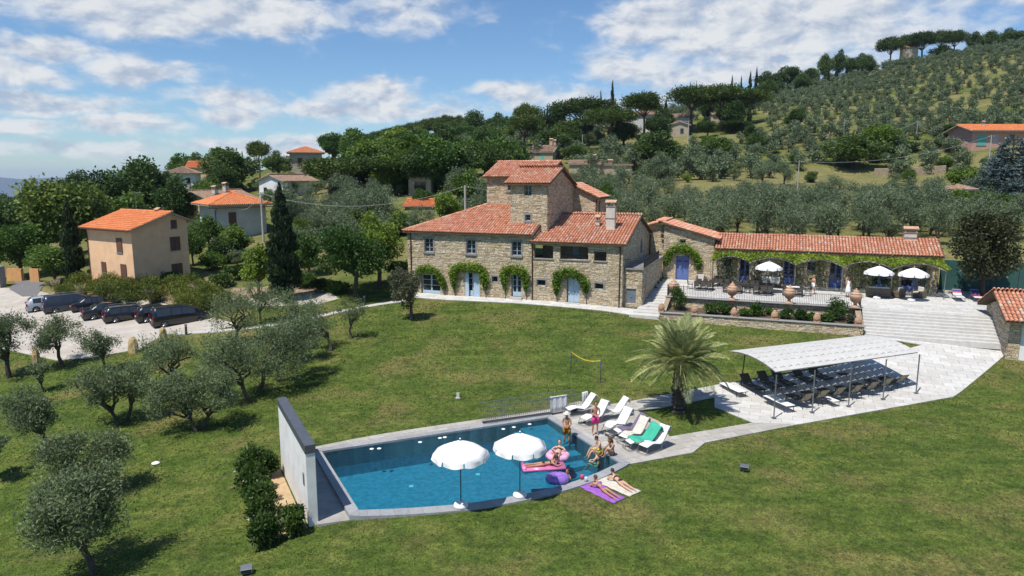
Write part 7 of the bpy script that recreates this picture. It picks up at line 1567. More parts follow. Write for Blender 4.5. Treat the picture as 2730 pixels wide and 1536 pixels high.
# ------------------------------------------------------------------ floats
M['pinkfloat'] = pmat('pink_vinyl', (.72, .20, .42), (.64, .16, .36), 5, .25, coat=.4); M['paleflo'] = pmat('pale_pink_vinyl', (.78, .42, .56), (.72, .34, .50), 4, .25, coat=.4); M['purplefl'] = pmat('purple_vinyl', (.30, .17, .55), (.24, .12, .46), 5, .2, coat=.5)
def ring(name, loc, R_, r, mat, label, tilt=0., rz=0., lobes=0, cat='float'):
    m = MB(); nu, nv = 36, 12; rings = []
    for i in range(nu):
        a = 2 * math.pi * i / nu; rr_ = r * (1 + (.10 * math.cos(lobes * a) if lobes else 0)); rings.append([m.av(((R_ + rr_ * math.cos(2 * math.pi * j / nv)) * math.cos(a), (R_ + rr_ * math.cos(2 * math.pi * j / nv)) * math.sin(a), rr_ * math.sin(2 * math.pi * j / nv))) for j in range(nv)])
    for i in range(nu):
        a, b = rings[i], rings[(i + 1) % nu]
        for j in range(nv): m.af((a[j], b[j], b[(j + 1) % nv], a[(j + 1) % nv]))
    o = m.build(name, M[mat], None, True); o.location = loc; o.rotation_euler = (tilt, 0, rz); tag(o, label, cat); return o
donut_p = gz(1487, 1218, .0); ring('swim_ring', donut_p + Vector((0, 0, .06)), .42, .17, 'paleflo', 'pale pink inflatable ring with a woman sitting in it', lobes=8)
pring_p = gz(1486, 1282, .02); ring('swim_ring', pring_p + Vector((0, 0, .12)), .36, .19, 'purplefl', 'shiny purple inflatable ring tipped towards the pool edge', tilt=R(-8), rz=.3, lobes=14)
la, lb = gz(1392, 1249, .02), gz(1505, 1243, .02); d = lb - la
M_ = MB()
for k in range(6): y = -.30 + .12 * k; M_.tube([(0, y, .0), (d.length * .5, y, .0), (d.length, y, .0)], .075, 10)
M_.tube([(.08, -.34, .05), (.08, .34, .05)], .11, 10); lilo = M_.build('air_mattress', M['pinkfloat'], None, True); lilo.location = la + Vector((0, 0, .02)); lilo.rotation_euler.z = math.atan2(d.y, d.x); tag(lilo, 'hot pink air mattress floating in the pool', 'air mattress')
for k, (px, py) in enumerate([(991, 1198), (1011, 1197), (1120, 1180), (1173, 1169), (1186, 1167), (1342, 1145), (1370, 1140), (1412, 1132)]):
    m = MB(); m.lathe([(.09, 0), (.11, .02), (.10, .035), (.06, .03)], 14); o = m.build('pool_fitting', M['white'], pool, True); o.location = gz(px, py, -.03)
# ------------------------------------------------------------------ badminton net
M['bluepost'] = pmat('blue_plastic', (.04, .08, .30), None, 4, .5); M['yellow'] = pmat('yellow_tape', (.75, .58, .04), None, 4, .6)
NP = empty('badminton_net', (0, 0, 0), 0, 'small badminton net with yellow tape on blue and black posts', 'net'); A_, B_ = GP(1522, 995), GP(1601, 1020)
for p in (A_, B_):
    m = MB(); m.tube([tuple(p), tuple(p + Vector((0, 0, .85)))], .025, 6); m.build('lower_post', M['iron'], NP); m = MB(); m.tube([tuple(p + Vector((0, 0, .85))), tuple(p + Vector((0, 0, 1.55)))], .03, 6); m.build('upper_post', M['bluepost'], NP)
    m = MB(); m.tube([tuple(p + Vector((-.35, 0, .02))), tuple(p + Vector((.35, 0, .02)))], .02, 5); m.build('foot', M['iron'], NP)
m = MB(); n = 14; sag = lambda t: .28 * 4 * t * (1 - t)
for k in range(n):
    t0, t1 = k / n, (k + 1) / n; p, q = A_.lerp(B_, t0) + Vector((0, 0, 1.52 - sag(t0))), A_.lerp(B_, t1) + Vector((0, 0, 1.52 - sag(t1))); m.quad(tuple(p), tuple(q), tuple(q - Vector((0, 0, .07))), tuple(p - Vector((0, 0, .07))))
m.build('top_tape', M['yellow'], NP)
m = MB()
for k in range(1, 40): t = k / 40; p = A_.lerp(B_, t) + Vector((0, 0, 1.45 - sag(t))); m.tube([tuple(p), tuple(p - Vector((0, 0, .5)))], .0025, 3, False)
for j in range(8):
    m.tube([tuple(A_.lerp(B_, k / 10) + Vector((0, 0, 1.42 - .065 * j - sag(k / 10)))) for k in range(11)], .0025, 3, False)
m.build('net_mesh', M['iron'], NP, kind='stuff')
p = GP(1221, 1062); m = MB(); m.box(-.09, .09, -.05, .05, 0, .34); m.box(-.14, .14, -.10, .10, 0, .05); o = m.build('lawn_marker', M['towel_cream']); o.location = p; tag(o, 'small upright cream marker on the lawn behind the pool', 'marker')
p = GP(415, 1237); m = MB(); m.lathe([(.16, 0), (.2, .05), (.14, .09), (.02, .1)], 12); o = m.build('pale_stone', M['white']); o.location = p; tag(o, 'pale stone lying on the grass among the olives', 'stone')
# ------------------------------------------------------------------ terrace furniture
M['wicker'] = pmat('taupe_wicker', (.16, .125, .09), (.11, .085, .062), 25, .9, .5, 120); M['cushion'] = pmat('cream_cushion', (.68, .65, .58), None, 5, .9)
def make_table():
    o = empty('dining_table'); m = MB(); m.box(-.9, .9, -.45, .45, .70, .74); m.build('tabletop', M['dkframe'], o)
    for sx in (-1, 1):
        for sy in (-1, 1): m = MB(); m.box(sx * .82 - .025, sx * .82 + .025, sy * .38 - .025, sy * .38 + .025, 0, .70); m.build('leg', M['dkframe'], o)
    return o
def make_chair():
    o = empty('dining_chair'); m = MB(); m.box(-.22, .22, -.22, .22, .43, .46); m.build('seat', M['sling'], o)
    for sx in (-1, 1):
        m = MB(); m.tube([(sx * .21, -.21, 0), (sx * .21, -.20, .45), (sx * .21, -.26, .86)], .016, 5); m.build('rear_leg', M['dkframe'], o); m = MB(); m.tube([(sx * .21, .21, 0), (sx * .21, .20, .65), (sx * .21, -.22, .65)], .016, 5); m.build('front_leg', M['dkframe'], o)
    m = MB(); m.prism([(-.2, -.25), (.2, -.25), (.2, -.235), (-.2, -.235)], .5, .86); m.build('backrest', M['sling'], o); return o
tb0 = make_table(); ch0 = make_chair(); ft = fc = True; nm = ['first', 'second', 'third', 'fourth', 'first rear', 'second rear']
for k, (a, b_) in enumerate([(27.6, 6.2), (30.2, 5.7), (32.8, 5.5), (35.3, 5.9), (29.0, 8.9), (31.8, 8.6)]):
    o = tb0 if ft else copy_tree(tb0); ft = False; put(o, W(a, b_, TZ + .025), HA); tag(o, 'dark metal dining table, %s from the arched blue door' % nm[k], 'table', 'terrace dining tables')
    for j, (dx, dy, rz) in enumerate([(-.55, -.75, 0), (0, -.78, 0), (.55, -.75, 0), (-.55, .75, math.pi), (0, .78, math.pi), (.55, .75, math.pi)] + ([(1.25, 0, math.pi / 2)] if k % 2 else [(-1.25, 0, -math.pi / 2)])):
        o = ch0 if fc else copy_tree(ch0); fc = False; put(o, W(a + dx, b_ + dy, TZ + .025), HA + rz + rs.uniform(-.2, .2)); tag(o, 'dark mesh dining chair at the %s table from the arched door' % nm[k], 'chair', 'chairs at table %d' % (k + 1))
m = MB(); cloth(m, [(-.55, .747), (-.3, .749), (0, .748), (.3, .749), (.55, .747)], .8, .8, wob=.002); o = m.build('tablecloth', M['towel_white']); put(o, W(34.2, 5.7, TZ + .03), HA, (1, 1, 1)); o.location = W(35.3, 5.9, TZ + .03); tag(o, 'white cloth spread on the dining table nearest the walking woman', 'tablecloth')
def make_sofa(w=1.9):
    o = empty('wicker_sofa'); m = MB(); m.box(-w / 2, w / 2, -.42, .42, .08, .36); m.build('base', M['wicker'], o); m = MB(); m.box(-w / 2, w / 2, -.42, -.28, .36, .80); m.build('backrest', M['wicker'], o, bevel=.03)
    for s in (-1, 1): m = MB(); m.box(s * w / 2 - (.12 if s > 0 else 0), s * w / 2 + (0 if s > 0 else .12), -.28, .42, .36, .60); m.build('armrest', M['wicker'], o, bevel=.03)
    n = 3 if w > 1.2 else 1
    for k in range(n): c = (k - (n - 1) / 2) * (w - .26) / n; q = (w - .28) / n / 2; m = MB(); m.box(c - q, c + q, -.27, .40, .36, .50); m.build('seat_cushion', M['cushion'], o, bevel=.04); m = MB(); m.box(c - q, c + q, -.27, -.12, .50, .92); m.build('back_cushion', M['cushion'], o, bevel=.04)
    return o
so = make_sofa(); put(so, W(42.3, 7.6, TZ + .025), HA); tag(so, 'taupe wicker sofa with cream cushions seen from behind on the terrace', 'sofa')
ac = make_sofa(.85); ac.name = 'wicker_armchair'; put(ac, W(43.9, 7.9, TZ + .025), HA + .9); tag(ac, 'wicker armchair beside the sofa on the terrace', 'armchair'); ac2 = copy_tree(ac); put(ac2, W(45.6, 8.6, TZ + .025), HA + 2.2); tag(ac2, 'wicker armchair deep under the last pergola arch', 'armchair'); ac3 = copy_tree(ac); put(ac3, W(27.0, 9.6, TZ + .025), HA + 3.4); tag(ac3, 'pale cushioned armchair right of the arched blue door', 'armchair')
so2 = copy_tree(so); put(so2, W(33.4, 10.4, TZ + .025), HA + math.pi); tag(so2, 'wicker sofa against the wall behind the first terrace parasol', 'sofa')
def stripe_lounger(a, b_, cols, label):
    o = make_lounger(R(35), 'white', 'striped_lounger', 'galv'); put(o, W(a, b_, TZ + .025), HA + R(90)); tag(o, label, 'sun lounger', 'striped loungers'); 
    for k, c in enumerate(cols): m = MB(); x0 = .25 + .25 * k; m.box(x0, x0 + .245, -.315, .315, .393, .402) if k < 4 else None; m.v and m.build('stripe', M[c], o)
    for k, c in enumerate(cols[::-1][:3]):
        ca, sa = math.cos(R(35)), math.sin(R(35)); t0, t1 = .03 + .22 * k, .25 + .22 * k; m = MB(); f = lambda t: (1.25 + t * ca - .025 * sa, .38 + t * sa + .025 * ca); (x0, z0), (x1, z1) = f(t0), f(t1); m.quad((x0, -.315, z0), (x1, -.315, z1), (x1, .315, z1), (x0, .315, z0)); m.build('stripe', M[c], o)
M['navy'] = pmat('navy_cloth', (.03, .06, .25), None, 5, .9); M['cherry'] = pmat('cherry_cloth', (.60, .04, .10), None, 5, .9)
stripe_lounger(48.5, 7.4, ['white', 'navy', 'white', 'navy', 'cherry', 'white'], 'lounger with red, white and blue striped towel, the left of two on the terrace'); stripe_lounger(49.9, 7.8, ['white', 'cherry', 'navy', 'navy', 'navy', 'cherry'], 'lounger with blue and red towel, the right of two on the terrace')
# ------------------------------------------------------------------ parked cars
M['tyre'] = pmat('tyre_rubber', (.02, .02, .02), None, 9, .9); M['rim'] = pmat('alloy_rim', (.45, .46, .48), None, 9, .35, metal=.8); M['lampred'] = pmat('tail_lamp', (.35, .01, .02), None, 5, .2); M['plate'] = pmat('number_plate', (.70, .70, .68), None, 5, .5); M['carglass'] = pmat('car_glass', (.035, .042, .05), None, 2, .05, spec=.7); M['trim'] = pmat('black_trim', (.025, .025, .027), None, 6, .6)
def paint(n, c): M[n] = pmat(n, c, tuple(v * .97 for v in c), 2, .3, metal=0., coat=1., spec=.3); return n
paint('silver_paint', (.36, .40, .46)); paint('navy_paint', (.012, .019, .042)); paint('black_paint', (.004, .005, .008)); paint('graphite_paint', (.008, .009, .012))
def make_car(L, Wd, Hh, paintn, kind, rails=False, plate=True):
    """rear at x=0, nose at +x; rows of (x, roof height, tumblehome)"""
    o = empty('parked_car'); hw = Wd / 2; belt = Hh * (.60 if kind != 'van' else .56)
    P = {'hatch': [(0, .52), (.02, .60), (.05, .80), (.13, .97), (.32, 1.), (.52, .99), (.66, .82), (.74, .62), (.90, .56), (.97, .48), (1, .40)], 'van': [(0, .5), (.015, .66), (.03, .90), (.06, .98), (.3, 1.), (.58, .99), (.74, .84), (.84, .64), (.94, .56), (.985, .46), (1, .38)], 'wagon': [(0, .50), (.015, .62), (.05, .85), (.10, .97), (.3, 1.), (.52, .985), (.66, .80), (.72, .64), (.92, .57), (.98, .48), (1, .40)], 'sedan': [(0, .52), (.02, .63), (.10, .66), (.16, .70), (.27, .93), (.40, 1.), (.54, .97), (.67, .75), (.71, .65), (.92, .58), (.98, .48), (1, .40)]}[kind]
    top = lambda x: float(np.interp(x / L, [p[0] for p in P], [p[1] for p in P])) * Hh
    xs = sorted(set([p[0] * L for p in P] + [L * k / 22 for k in range(23)])); m = MB(); rows = []
    def sec(x):
        t = top(x); e = min(1, min(x, L - x) / .25); w = hw * (.90 + .10 * e ** .5); b = min(belt, t - .03); f = max(0, (t - belt) / (Hh - belt)); wr = w - .20 * f
        return [(w * .96, .22), (w, .40), (w * 1.0, b * .8), (w * .985, b), (wr * .97 if f > 0 else w * .94, t - .035), (wr * .80, t)]
    for x in xs:
        s = sec(x); rows.append([m.av((x, y, z)) for y, z in s] + [m.av((x, -y, z)) for y, z in s[::-1]])
    for a, b in zip(rows, rows[1:]):
        n = len(a)
        for j in range(n): m.af((a[j], b[j], b[(j + 1) % n], a[(j + 1) % n]))
    m.af(rows[0]); m.af(rows[-1][::-1]); body = m.build('body', M[paintn], o, True)
    # glazing follows the same sections, a centimetre proud
    x0 = {'hatch': .12, 'van': .06, 'wagon': .09, 'sedan': .24}[kind] * L; x1 = {'hatch': .62, 'van': .74, 'wagon': .62, 'sedan': .62}[kind] * L; cuts = [x0 + .05, (x0 * 1.6 + x1) / 2.6, (x0 + 1.9 * x1) / 2.9, x1 - .02]
    for s in (-1, 1):
        for a, b in zip(cuts, cuts[1:]):
            g = MB(); A, B = [], []
            for k in range(7):
                x = a + .03 + (b - a - .06) * k / 6; q = sec(x); lo_, hi_ = q[3], q[4]; f0, f1 = .10, .92
                A.append(g.av((x, s * (lo_[0] + (hi_[0] - lo_[0]) * f0 + .012), lo_[1] + (hi_[1] - lo_[1]) * f0))); B.append(g.av((x, s * (lo_[0] + (hi_[0] - lo_[0]) * f1 + .012), lo_[1] + (hi_[1] - lo_[1]) * f1)))
            for k in range(6): g.af((A[k], A[k + 1], B[k + 1], B[k]))
            g.build('side_window', M['carglass'], o)
    def screen(xa, xb, name):
        g = MB(); A = []
        for k in range(5):
            x = xa + (xb - xa) * k / 4; q = sec(x); A.append([g.av((x + (-.012 if xb < L / 2 else .012), s * (q[5][0] * .93 + .03), q[5][1] + .012)) for s in (-1, -.33, .33, 1)])
        for a, b in zip(A, A[1:]):
            for j in range(3): g.af((a[j], a[j + 1], b[j + 1], b[j]))
        g.build(name, M['carglass'], o)
    if kind == 'sedan': screen(.165 * L, .26 * L, 'rear_window')
    else: screen({'hatch': .03, 'van': .018, 'wagon': .02}[kind] * L, {'hatch': .12, 'van': .05, 'wagon': .09}[kind] * L, 'rear_window')
    screen({'van': .75, 'hatch': .57, 'wagon': .57, 'sedan': .58}[kind] * L, {'van': .83, 'hatch': .72, 'wagon': .71, 'sedan': .70}[kind] * L, 'windscreen')
    for s in (-1, 1):
        m = MB(); zt = belt * .98; m.box(-.02, .10, s * hw * .90 - .10, s * hw * .90 + .06, zt * .78, zt * 1.06); m.build('tail_light', M['lampred'], o, bevel=.02); m = MB(); m.box(L - .12, L + .005, s * hw * .72 - .16, s * hw * .72 + .14, Hh * .38, Hh * .46); m.build('headlight', M['clear'], o, bevel=.02)
        m = MB(); xm = x1 + .02; m.box(xm - .1, xm + .08, s * (hw + .10) - .09, s * (hw + .10) + .09, belt, belt + .14); m.build('mirror', M[paintn], o, bevel=.02)
        if rails: m = MB(); m.tube([(x0 + .2, s * hw * .72, Hh), (x0 + .25, s * hw * .72, Hh + .05), (x1 - .3, s * hw * .72, Hh + .05), (x1 - .2, s * hw * .72, Hh)], .02, 6); m.build('roof_rail', M['rim'], o)
    for x in (L * .19, L * .81):
        for s in (-1, 1):
            wh = MB(); rw = .325; y0 = s * (hw - .20); y1 = s * (hw + .012); n = 22; ra = [wh.av((x + rw * math.cos(6.283 * k / n), y0, rw + rw * math.sin(6.283 * k / n))) for k in range(n)]; rb_ = [wh.av((x + rw * math.cos(6.283 * k / n), y1, rw + rw * math.sin(6.283 * k / n))) for k in range(n)]
            for k in range(n): wh.af((ra[k], ra[(k + 1) % n], rb_[(k + 1) % n], rb_[k]))
            wh.af(ra); wh.af(rb_); w_ = wh.build('wheel', M['tyre'], o); r = MB(); c = [r.av((x + .21 * math.cos(6.283 * k / n), y1 + s * .006, rw + .21 * math.sin(6.283 * k / n))) for k in range(n)]; r.af(c); rim = r.build('rim', M['trim'], w_)
            r = MB()
            for k in range(5): a = 6.283 * k / 5; r.tube([(x + .03 * math.cos(a), y1 + s * .012, rw + .03 * math.sin(a)), (x + .2 * math.cos(a), y1 + s * .012, rw + .2 * math.sin(a))], .026, 4)
            r.build('spokes', M['rim'], w_)
    m = MB(); m.box(-.035, .02, -hw * .9, hw * .9, .26, .42); m.build('bumper', M['trim'], o, bevel=.02)
    if plate: m = MB(); m.box(-.03, -.012, -.26, .26, belt * .62, belt * .62 + .11); m.build('number_plate', M['plate'], o)
    return o
cdir = math.atan2(62.0 - 59.4, -28.1 + 31.5)
for (px, py, L, wd, h, pn, kd, rl, lab) in [(72, 838, 4.1, 1.78, 1.48, 'silver_paint', 'hatch', False, 'silver hatchback at the left end of the parked row'), (118, 842, 4.9, 1.95, 1.72, 'navy_paint', 'van', True, 'dark navy people carrier with roof rails beside the silver car'), (192, 838, 4.4, 1.8, 1.44, 'black_paint', 'sedan', False, 'black saloon with bright red tail lamp, third from the left'), (222, 860, 4.5, 1.82, 1.50, 'graphite_paint', 'sedan', False, 'graphite saloon, fourth in the parked row'), (280, 868, 4.65, 1.82, 1.47, 'black_paint', 'wagon', True, 'black estate car with roof rails and bright alloy wheels'), (368, 867, 3.75, 1.70, 1.52, 'black_paint', 'hatch', False, 'black small hatchback half hidden by the black van'), (410, 880, 4.7, 1.92, 1.78, 'black_paint', 'van', False, 'big black van at the right end of the parked row')]:
    c = make_car(L, wd, h, pn, kd, rl); p = GP(px, py); put(c, p + Vector((-math.sin(cdir), math.cos(cdir), 0)) * wd * .5 + Vector((0, 0, .045)), cdir); tag(c, lab, 'car', 'cars parked in the gravel car park')
bv = make_car(4.6, 1.85, 1.7, 'navy_paint', 'van'); put(bv, GP(575, 700) + Vector((0, 0, .05)), .1); tag(bv, 'dark blue car half hidden in the garden behind the hedge', 'car')
# ------------------------------------------------------------------ people
def skinmat(n, c): M[n] = pmat(n, c, tuple(v * .9 for v in c), 6, .55); return n
skinmat('skin_tan', (.42, .215, .125)); skinmat('skin_fair', (.58, .34, .23)); skinmat('skin_deep', (.30, .15, .085))
M['hair_dark'] = pmat('dark_hair', (.025, .017, .012), None, 20, .6); M['hair_brown'] = pmat('brown_hair', (.085, .045, .022), None, 20, .6); M['hair_fair'] = pmat('fair_hair', (.30, .19, .09), None, 20, .6)
M['orange_shorts'] = pmat('orange_patterned_cloth', (.72, .30, .02), (.20, .06, .02), 16, .85, lo=.42, hi=.55); M['pink_shorts'] = pmat('pink_cloth', (.80, .06, .28), (.70, .05, .24), 5, .85); M['yellow_shorts'] = pmat('yellow_cloth', (.74, .80, .03), (.64, .70, .03), 5, .85); M['black_bikini'] = pmat('black_cloth', (.02, .02, .022), None, 5, .8); M['white_dress'] = pmat('white_cloth', (.80, .79, .77), None, 5, .9); M['peach_top'] = pmat('peach_cloth', (.70, .28, .18), None, 5, .9); M['straw_hat'] = pmat('pale_straw', (.70, .66, .56), None, 14, .9); M['eye'] = pmat('eye_dark', (.02, .016, .014), None, 5, .4); M['lip'] = pmat('lip', (.36, .11, .09), None, 5, .5)
BONES = [('pelvis', 'waist', .125, .115), ('waist', 'chest', .115, .13), ('chest', 'neck', .13, .058), ('neck', 'skull', .055, .055), ('chest', 'shL', .13, .062), ('chest', 'shR', .13, .062), ('shL', 'elL', .056, .042), ('elL', 'haL', .042, .028), ('shR', 'elR', .056, .042), ('elR', 'haR', .042, .028), ('pelvis', 'hipL', .125, .085), ('pelvis', 'hipR', .125, .085), ('hipL', 'knL', .083, .054), ('knL', 'anL', .056, .036), ('hipR', 'knR', .083, .054), ('knR', 'anR', .056, .036), ('anL', 'toL', .036, .026), ('anR', 'toR', .036, .026)]
def person(label, J, loc, rz, skin, hair, wear=(), hat=None, female=False, look=(0, 1, 0), long_hair=False):
    """J: joints in metres, local x right, y forward, z up"""
    o = empty('person', loc, rz, label, 'person'); J = {k: Vector(v) for k, v in J.items()}; J['skull'] = J['neck'].lerp(J['head'], .45)
    rad = {}
    for a, b, ra, rb_ in BONES: rad[a] = max(rad.get(a, 0), ra); rad[b] = rad.get(b, rb_) if b in rad else rb_
    f = .90 if female else 1.0; names = [n for n in rad]; me = bpy.data.meshes.new('body'); vs, es, rr_ = [], [], []; ix = {}
    for n_ in names: ix[n_] = len(vs); vs.append(J[n_]); rr_.append(rad[n_] * (f if n_ not in ('hipL', 'hipR', 'pelvis') else (1.02 if female else 1)))
    for a, b, ra, rb_ in BONES:
        m_ = J[a].lerp(J[b], .35)
        if (a[:2], b[:2]) in (('kn', 'an'), ('el', 'ha')): ix_ = len(vs); vs.append(m_); rr_.append(max(ra, rb_) * 1.08 * f); es += [(ix[a], ix_), (ix_, ix[b])]
        else: es.append((ix[a], ix[b]))
    me.from_pydata(vs, es, []); ob = bpy.data.objects.new('tmp_body', me); col.objects.link(ob); sk = ob.modifiers.new('s', 'SKIN'); sk.use_smooth_shade = True
    for k, v in enumerate(me.skin_vertices[0].data): v.radius = (rr_[k], rr_[k] * (.8 if names[k] in ('chest', 'waist', 'pelvis') else 1) if k < len(names) else rr_[k]); v.use_root = (k == ix['pelvis'])
    ob.modifiers.new('d', 'SUBSURF').levels = 1; ob.modifiers['d'].render_levels = 1
    dg = bpy.context.evaluated_depsgraph_get(); ev = bpy.data.meshes.new_from_object(ob.evaluated_get(dg)); bpy.data.objects.remove(ob); 
    hd = J['head']; up = (J['head'] - J['neck']).normalized(); fw = Vector(look); fw = (fw - up * fw.dot(up)).normalized(); rt_ = fw.cross(up)
    X_ = MB(lambda x, y, z: tuple(hd + rt_ * x + fw * y + up * z)); X_.ball((0, .005, .02), (.076, .095, .115), 14, 10); X_.ball((0, .075, -.045), (.05, .035, .05), 8, 6); X_.tube([(0, .088, .035), (0, .112, -.005), (0, .09, -.012)], [.008, .014, .01], 6)
    for s in (-1, 1): X_.ball((s * .077, -.005, .01), (.012, .022, .032), 6, 5)
    hm_ = MB()
    for s in ('L', 'R'):
        w = J['ha' + s]; d = (w - J['el' + s]).normalized(); sd = d.cross(Vector((0, 0, 1))); sd = sd.normalized() if sd.length > .05 else Vector((1, 0, 0)); nn_ = d.cross(sd); sg = 1 if s == 'L' else -1
        hm_.tube([w - d * .01, w + d * .045, w + d * .09], [.026, .038, .034], 8)
        for k, (ofs, ln) in enumerate([(-.03, .075), (-.01, .088), (.011, .082), (.031, .064)]): b0 = w + d * .082 + sd * ofs; hm_.tube([b0, b0 + d * ln * .55 + nn_ * .006, b0 + d * ln + nn_ * .022], [.0095, .009, .007], 5)
        b0 = w + d * .03 + sd * .034 * sg; hm_.tube([b0, b0 + d * .035 + sd * .026 * sg, b0 + d * .065 + sd * .03 * sg + nn_ * .01], [.012, .010, .008], 5)
    bm = bmesh.new(); bm.from_mesh(ev); bm.from_mesh(X_.mesh('h', M[skin], True)); bm.from_mesh(hm_.mesh('hd', M[skin], True)); ev2 = bpy.data.meshes.new('body'); bm.to_mesh(ev2); bm.free(); ev2.materials.append(M[skin]); ev2.polygons.foreach_set('use_smooth', [True] * len(ev2.polygons)); ev2.polygons.foreach_set('material_index', [0] * len(ev2.polygons))
    body = bpy.data.objects.new('body', ev2); link(body, o)
    hf = lambda x, y, z: tuple(hd + rt_ * x + fw * y + up * z)
    for s in (-1, 1): e = MB(hf); e.ball((s * .03, .088, .022), (.011, .008, .007), 6, 4); e.build('eye', M['eye'], body)
    e = MB(hf); e.ball((0, .098, -.045), (.022, .008, .007), 6, 4); e.build('mouth', M['lip'], body)
    h = MB(hf); h.ball((0, -.022, .045), (.086, .098, .105), 14, 10)
    if long_hair: h.tube([(0, -.07, .05), (0, -.10, -.06), (0, -.095, -.17), (0, -.08, -.26)], [.07, .075, .062, .025], 8)
    h.build('hair', M[hair], o, True)
    if hat: h = MB(hf); h.lathe([(.20, .085), (.205, .095), (.105, .10), (.10, .17), (.07, .19), (.01, .195)], 20); h.build('hat', M[hat], o, True)
    def sleeve(pts, rs_, mat, name):
        m = MB(); m.tube(pts, rs_, 12); m.build(name, M[mat], o, True)
    for w in wear:
        kind, mat = w
        if kind == 'shorts':
            m = MB(); pz = J['pelvis']; wd_ = (J['waist'] - pz).normalized()
            m.tube([pz + wd_ * .13, pz + wd_ * .02, pz - wd_ * .05], [.142, .156, .15], 14)
            for s in ('L', 'R'): a, b = J['hip' + s], J['kn' + s]; m.tube([a.lerp(pz, .25), a.lerp(b, .2), a.lerp(b, .72)], [.125, .122, .108], 12)
            m.build('shorts', M[mat], o, True)
        if kind == 'bikini':
            pz = J['pelvis']; wd_ = (J['waist'] - pz).normalized(); sleeve([pz + wd_ * .04, pz - wd_ * .06], [.136, .128], mat, 'bikini_bottom'); c = J['chest']; cd_ = (c - J['waist']).normalized(); sleeve([c - cd_ * .075, c - cd_ * .02], [.131, .137], mat, 'bikini_top')
        if kind == 'top': c = J['chest']; cd_ = (c - J['waist']).normalized(); sleeve([J['waist'], c - cd_ * .03, c + cd_ * .07], [.125, .145, .125], mat, 'top')
        if kind == 'dress': sleeve([J['chest'] + Vector((0, 0, .08)), J['chest'], J['waist'], J['pelvis'], J['pelvis'] - Vector((0, 0, .35)), J['pelvis'] - Vector((0, 0, .62))], [.11, .145, .125, .165, .21, .26], mat, 'dress')
    return o
def stand(sp=.11, hands=None, stride=0., h=1.):
    J = dict(pelvis=(0, 0, .95), waist=(0, .0, 1.10), chest=(0, .0, 1.34), neck=(0, .01, 1.50), head=(0, .03, 1.64), shL=(-.19, 0, 1.42), shR=(.19, 0, 1.42), elL=(-.25, -.02, 1.14), elR=(.25, -.02, 1.14), haL=(-.24, .10, .90), haR=(.24, .10, .90), hipL=(-.10, 0, .90), hipR=(.10, 0, .90), knL=(-sp, .02 + stride * .5, .50), knR=(sp, .02 - stride * .25, .50), anL=(-sp - .01, stride, .09), anR=(sp + .01, -stride, .09 + abs(stride) * .12), toL=(-sp - .03, stride + .15, .03), toR=(sp + .03, -stride + .14, .03))
    if hands == 'front': J.update(elL=(-.24, .03, 1.15), elR=(.24, .03, 1.15), haL=(-.07, .24, 1.08), haR=(.08, .24, 1.10))
    return J
face = lambda px: math.atan2(0, 1)
p = gz(1511, 1186, -.34); person('man in orange patterned shorts and pale hat standing in the shallow end', stand(.13, 'front'), (p.x, p.y, -.34), R(150), 'skin_tan', 'hair_brown', [('shorts', 'orange_shorts')], 'straw_hat', look=(.1, .8, -.5))
p = gz(1586, 1157, .06); person('man in bright pink shorts standing on the pool deck looking down', stand(.12, 'front'), p, R(190), 'skin_tan', 'hair_dark', [('shorts', 'pink_shorts')], look=(0, .7, -.8))
sit = dict(pelvis=(0, 0, .13), waist=(0, -.02, .28), chest=(0, .03, .52), neck=(0, .09, .67), head=(0, .16, .79), shL=(-.18, .04, .59), shR=(.18, .04, .59), elL=(-.22, .16, .36), elR=(.22, .16, .36), haL=(-.10, .36, .30), haR=(.10, .36, .32), hipL=(-.10, .03, .12), hipR=(.10, .03, .12), knL=(-.12, .45, .20), knR=(.12, .45, .20), anL=(-.12, .62, -.18), anR=(.12, .62, -.18), toL=(-.12, .76, -.22), toR=(.12, .76, -.22))
p = gz(1598, 1209, .06); person('man in yellow shorts sitting on the pool edge with feet in the water', sit, p, R(100), 'skin_fair', 'hair_dark', [('shorts', 'yellow_shorts')], look=(.3, .8, -.4))
sit2 = dict(sit); sit2.update(knL=(-.10, .36, .42), knR=(.10, .36, .42), anL=(-.10, .50, .06), anR=(.10, .50, .06), toL=(-.10, .64, .03), toR=(.10, .64, .03), elL=(-.2, .2, .40), haL=(-.06, .40, .44), elR=(.2, .2, .40), haR=(.06, .40, .44), hipL=(-.09, .05, .12), hipR=(.09, .05, .12))
p = gz(1632, 1214, .06); person('woman in black bikini sitting with knees up beside the man in yellow', sit2, p, R(110), 'skin_tan', 'hair_brown', [('bikini', 'black_bikini')], female=True, long_hair=True, look=(-.2, .8, -.5))
p = gz(1594, 1246, -.28); q = dict(sit); person('person sitting in the shallow water with back to the lawn', q, (p.x, p.y, -.34), R(60), 'skin_fair', 'hair_fair', [('bikini', 'black_bikini')], female=True, long_hair=True)
rec = dict(pelvis=(0, 0, 0), waist=(0, -.13, .08), chest=(0, -.32, .20), neck=(0, -.42, .34), head=(0, -.44, .48), shL=(-.18, -.36, .26), shR=(.18, -.36, .26), elL=(-.34, -.18, .18), elR=(.34, -.18, .18), haL=(-.20, .02, .22), haR=(.18, .04, .24), hipL=(-.1, .05, 0), hipR=(.1, .05, 0), knL=(-.13, .42, .18), knR=(.13, .42, .18), anL=(-.13, .80, .06), anR=(.13, .80, .06), toL=(-.14, .90, .14), toR=(.14, .90, .14))
person('woman in sunglasses reclining in the pale pink ring', rec, donut_p + Vector((0, 0, .10)), R(165), 'skin_fair', 'hair_dark', [('bikini', 'black_bikini')], female=True)
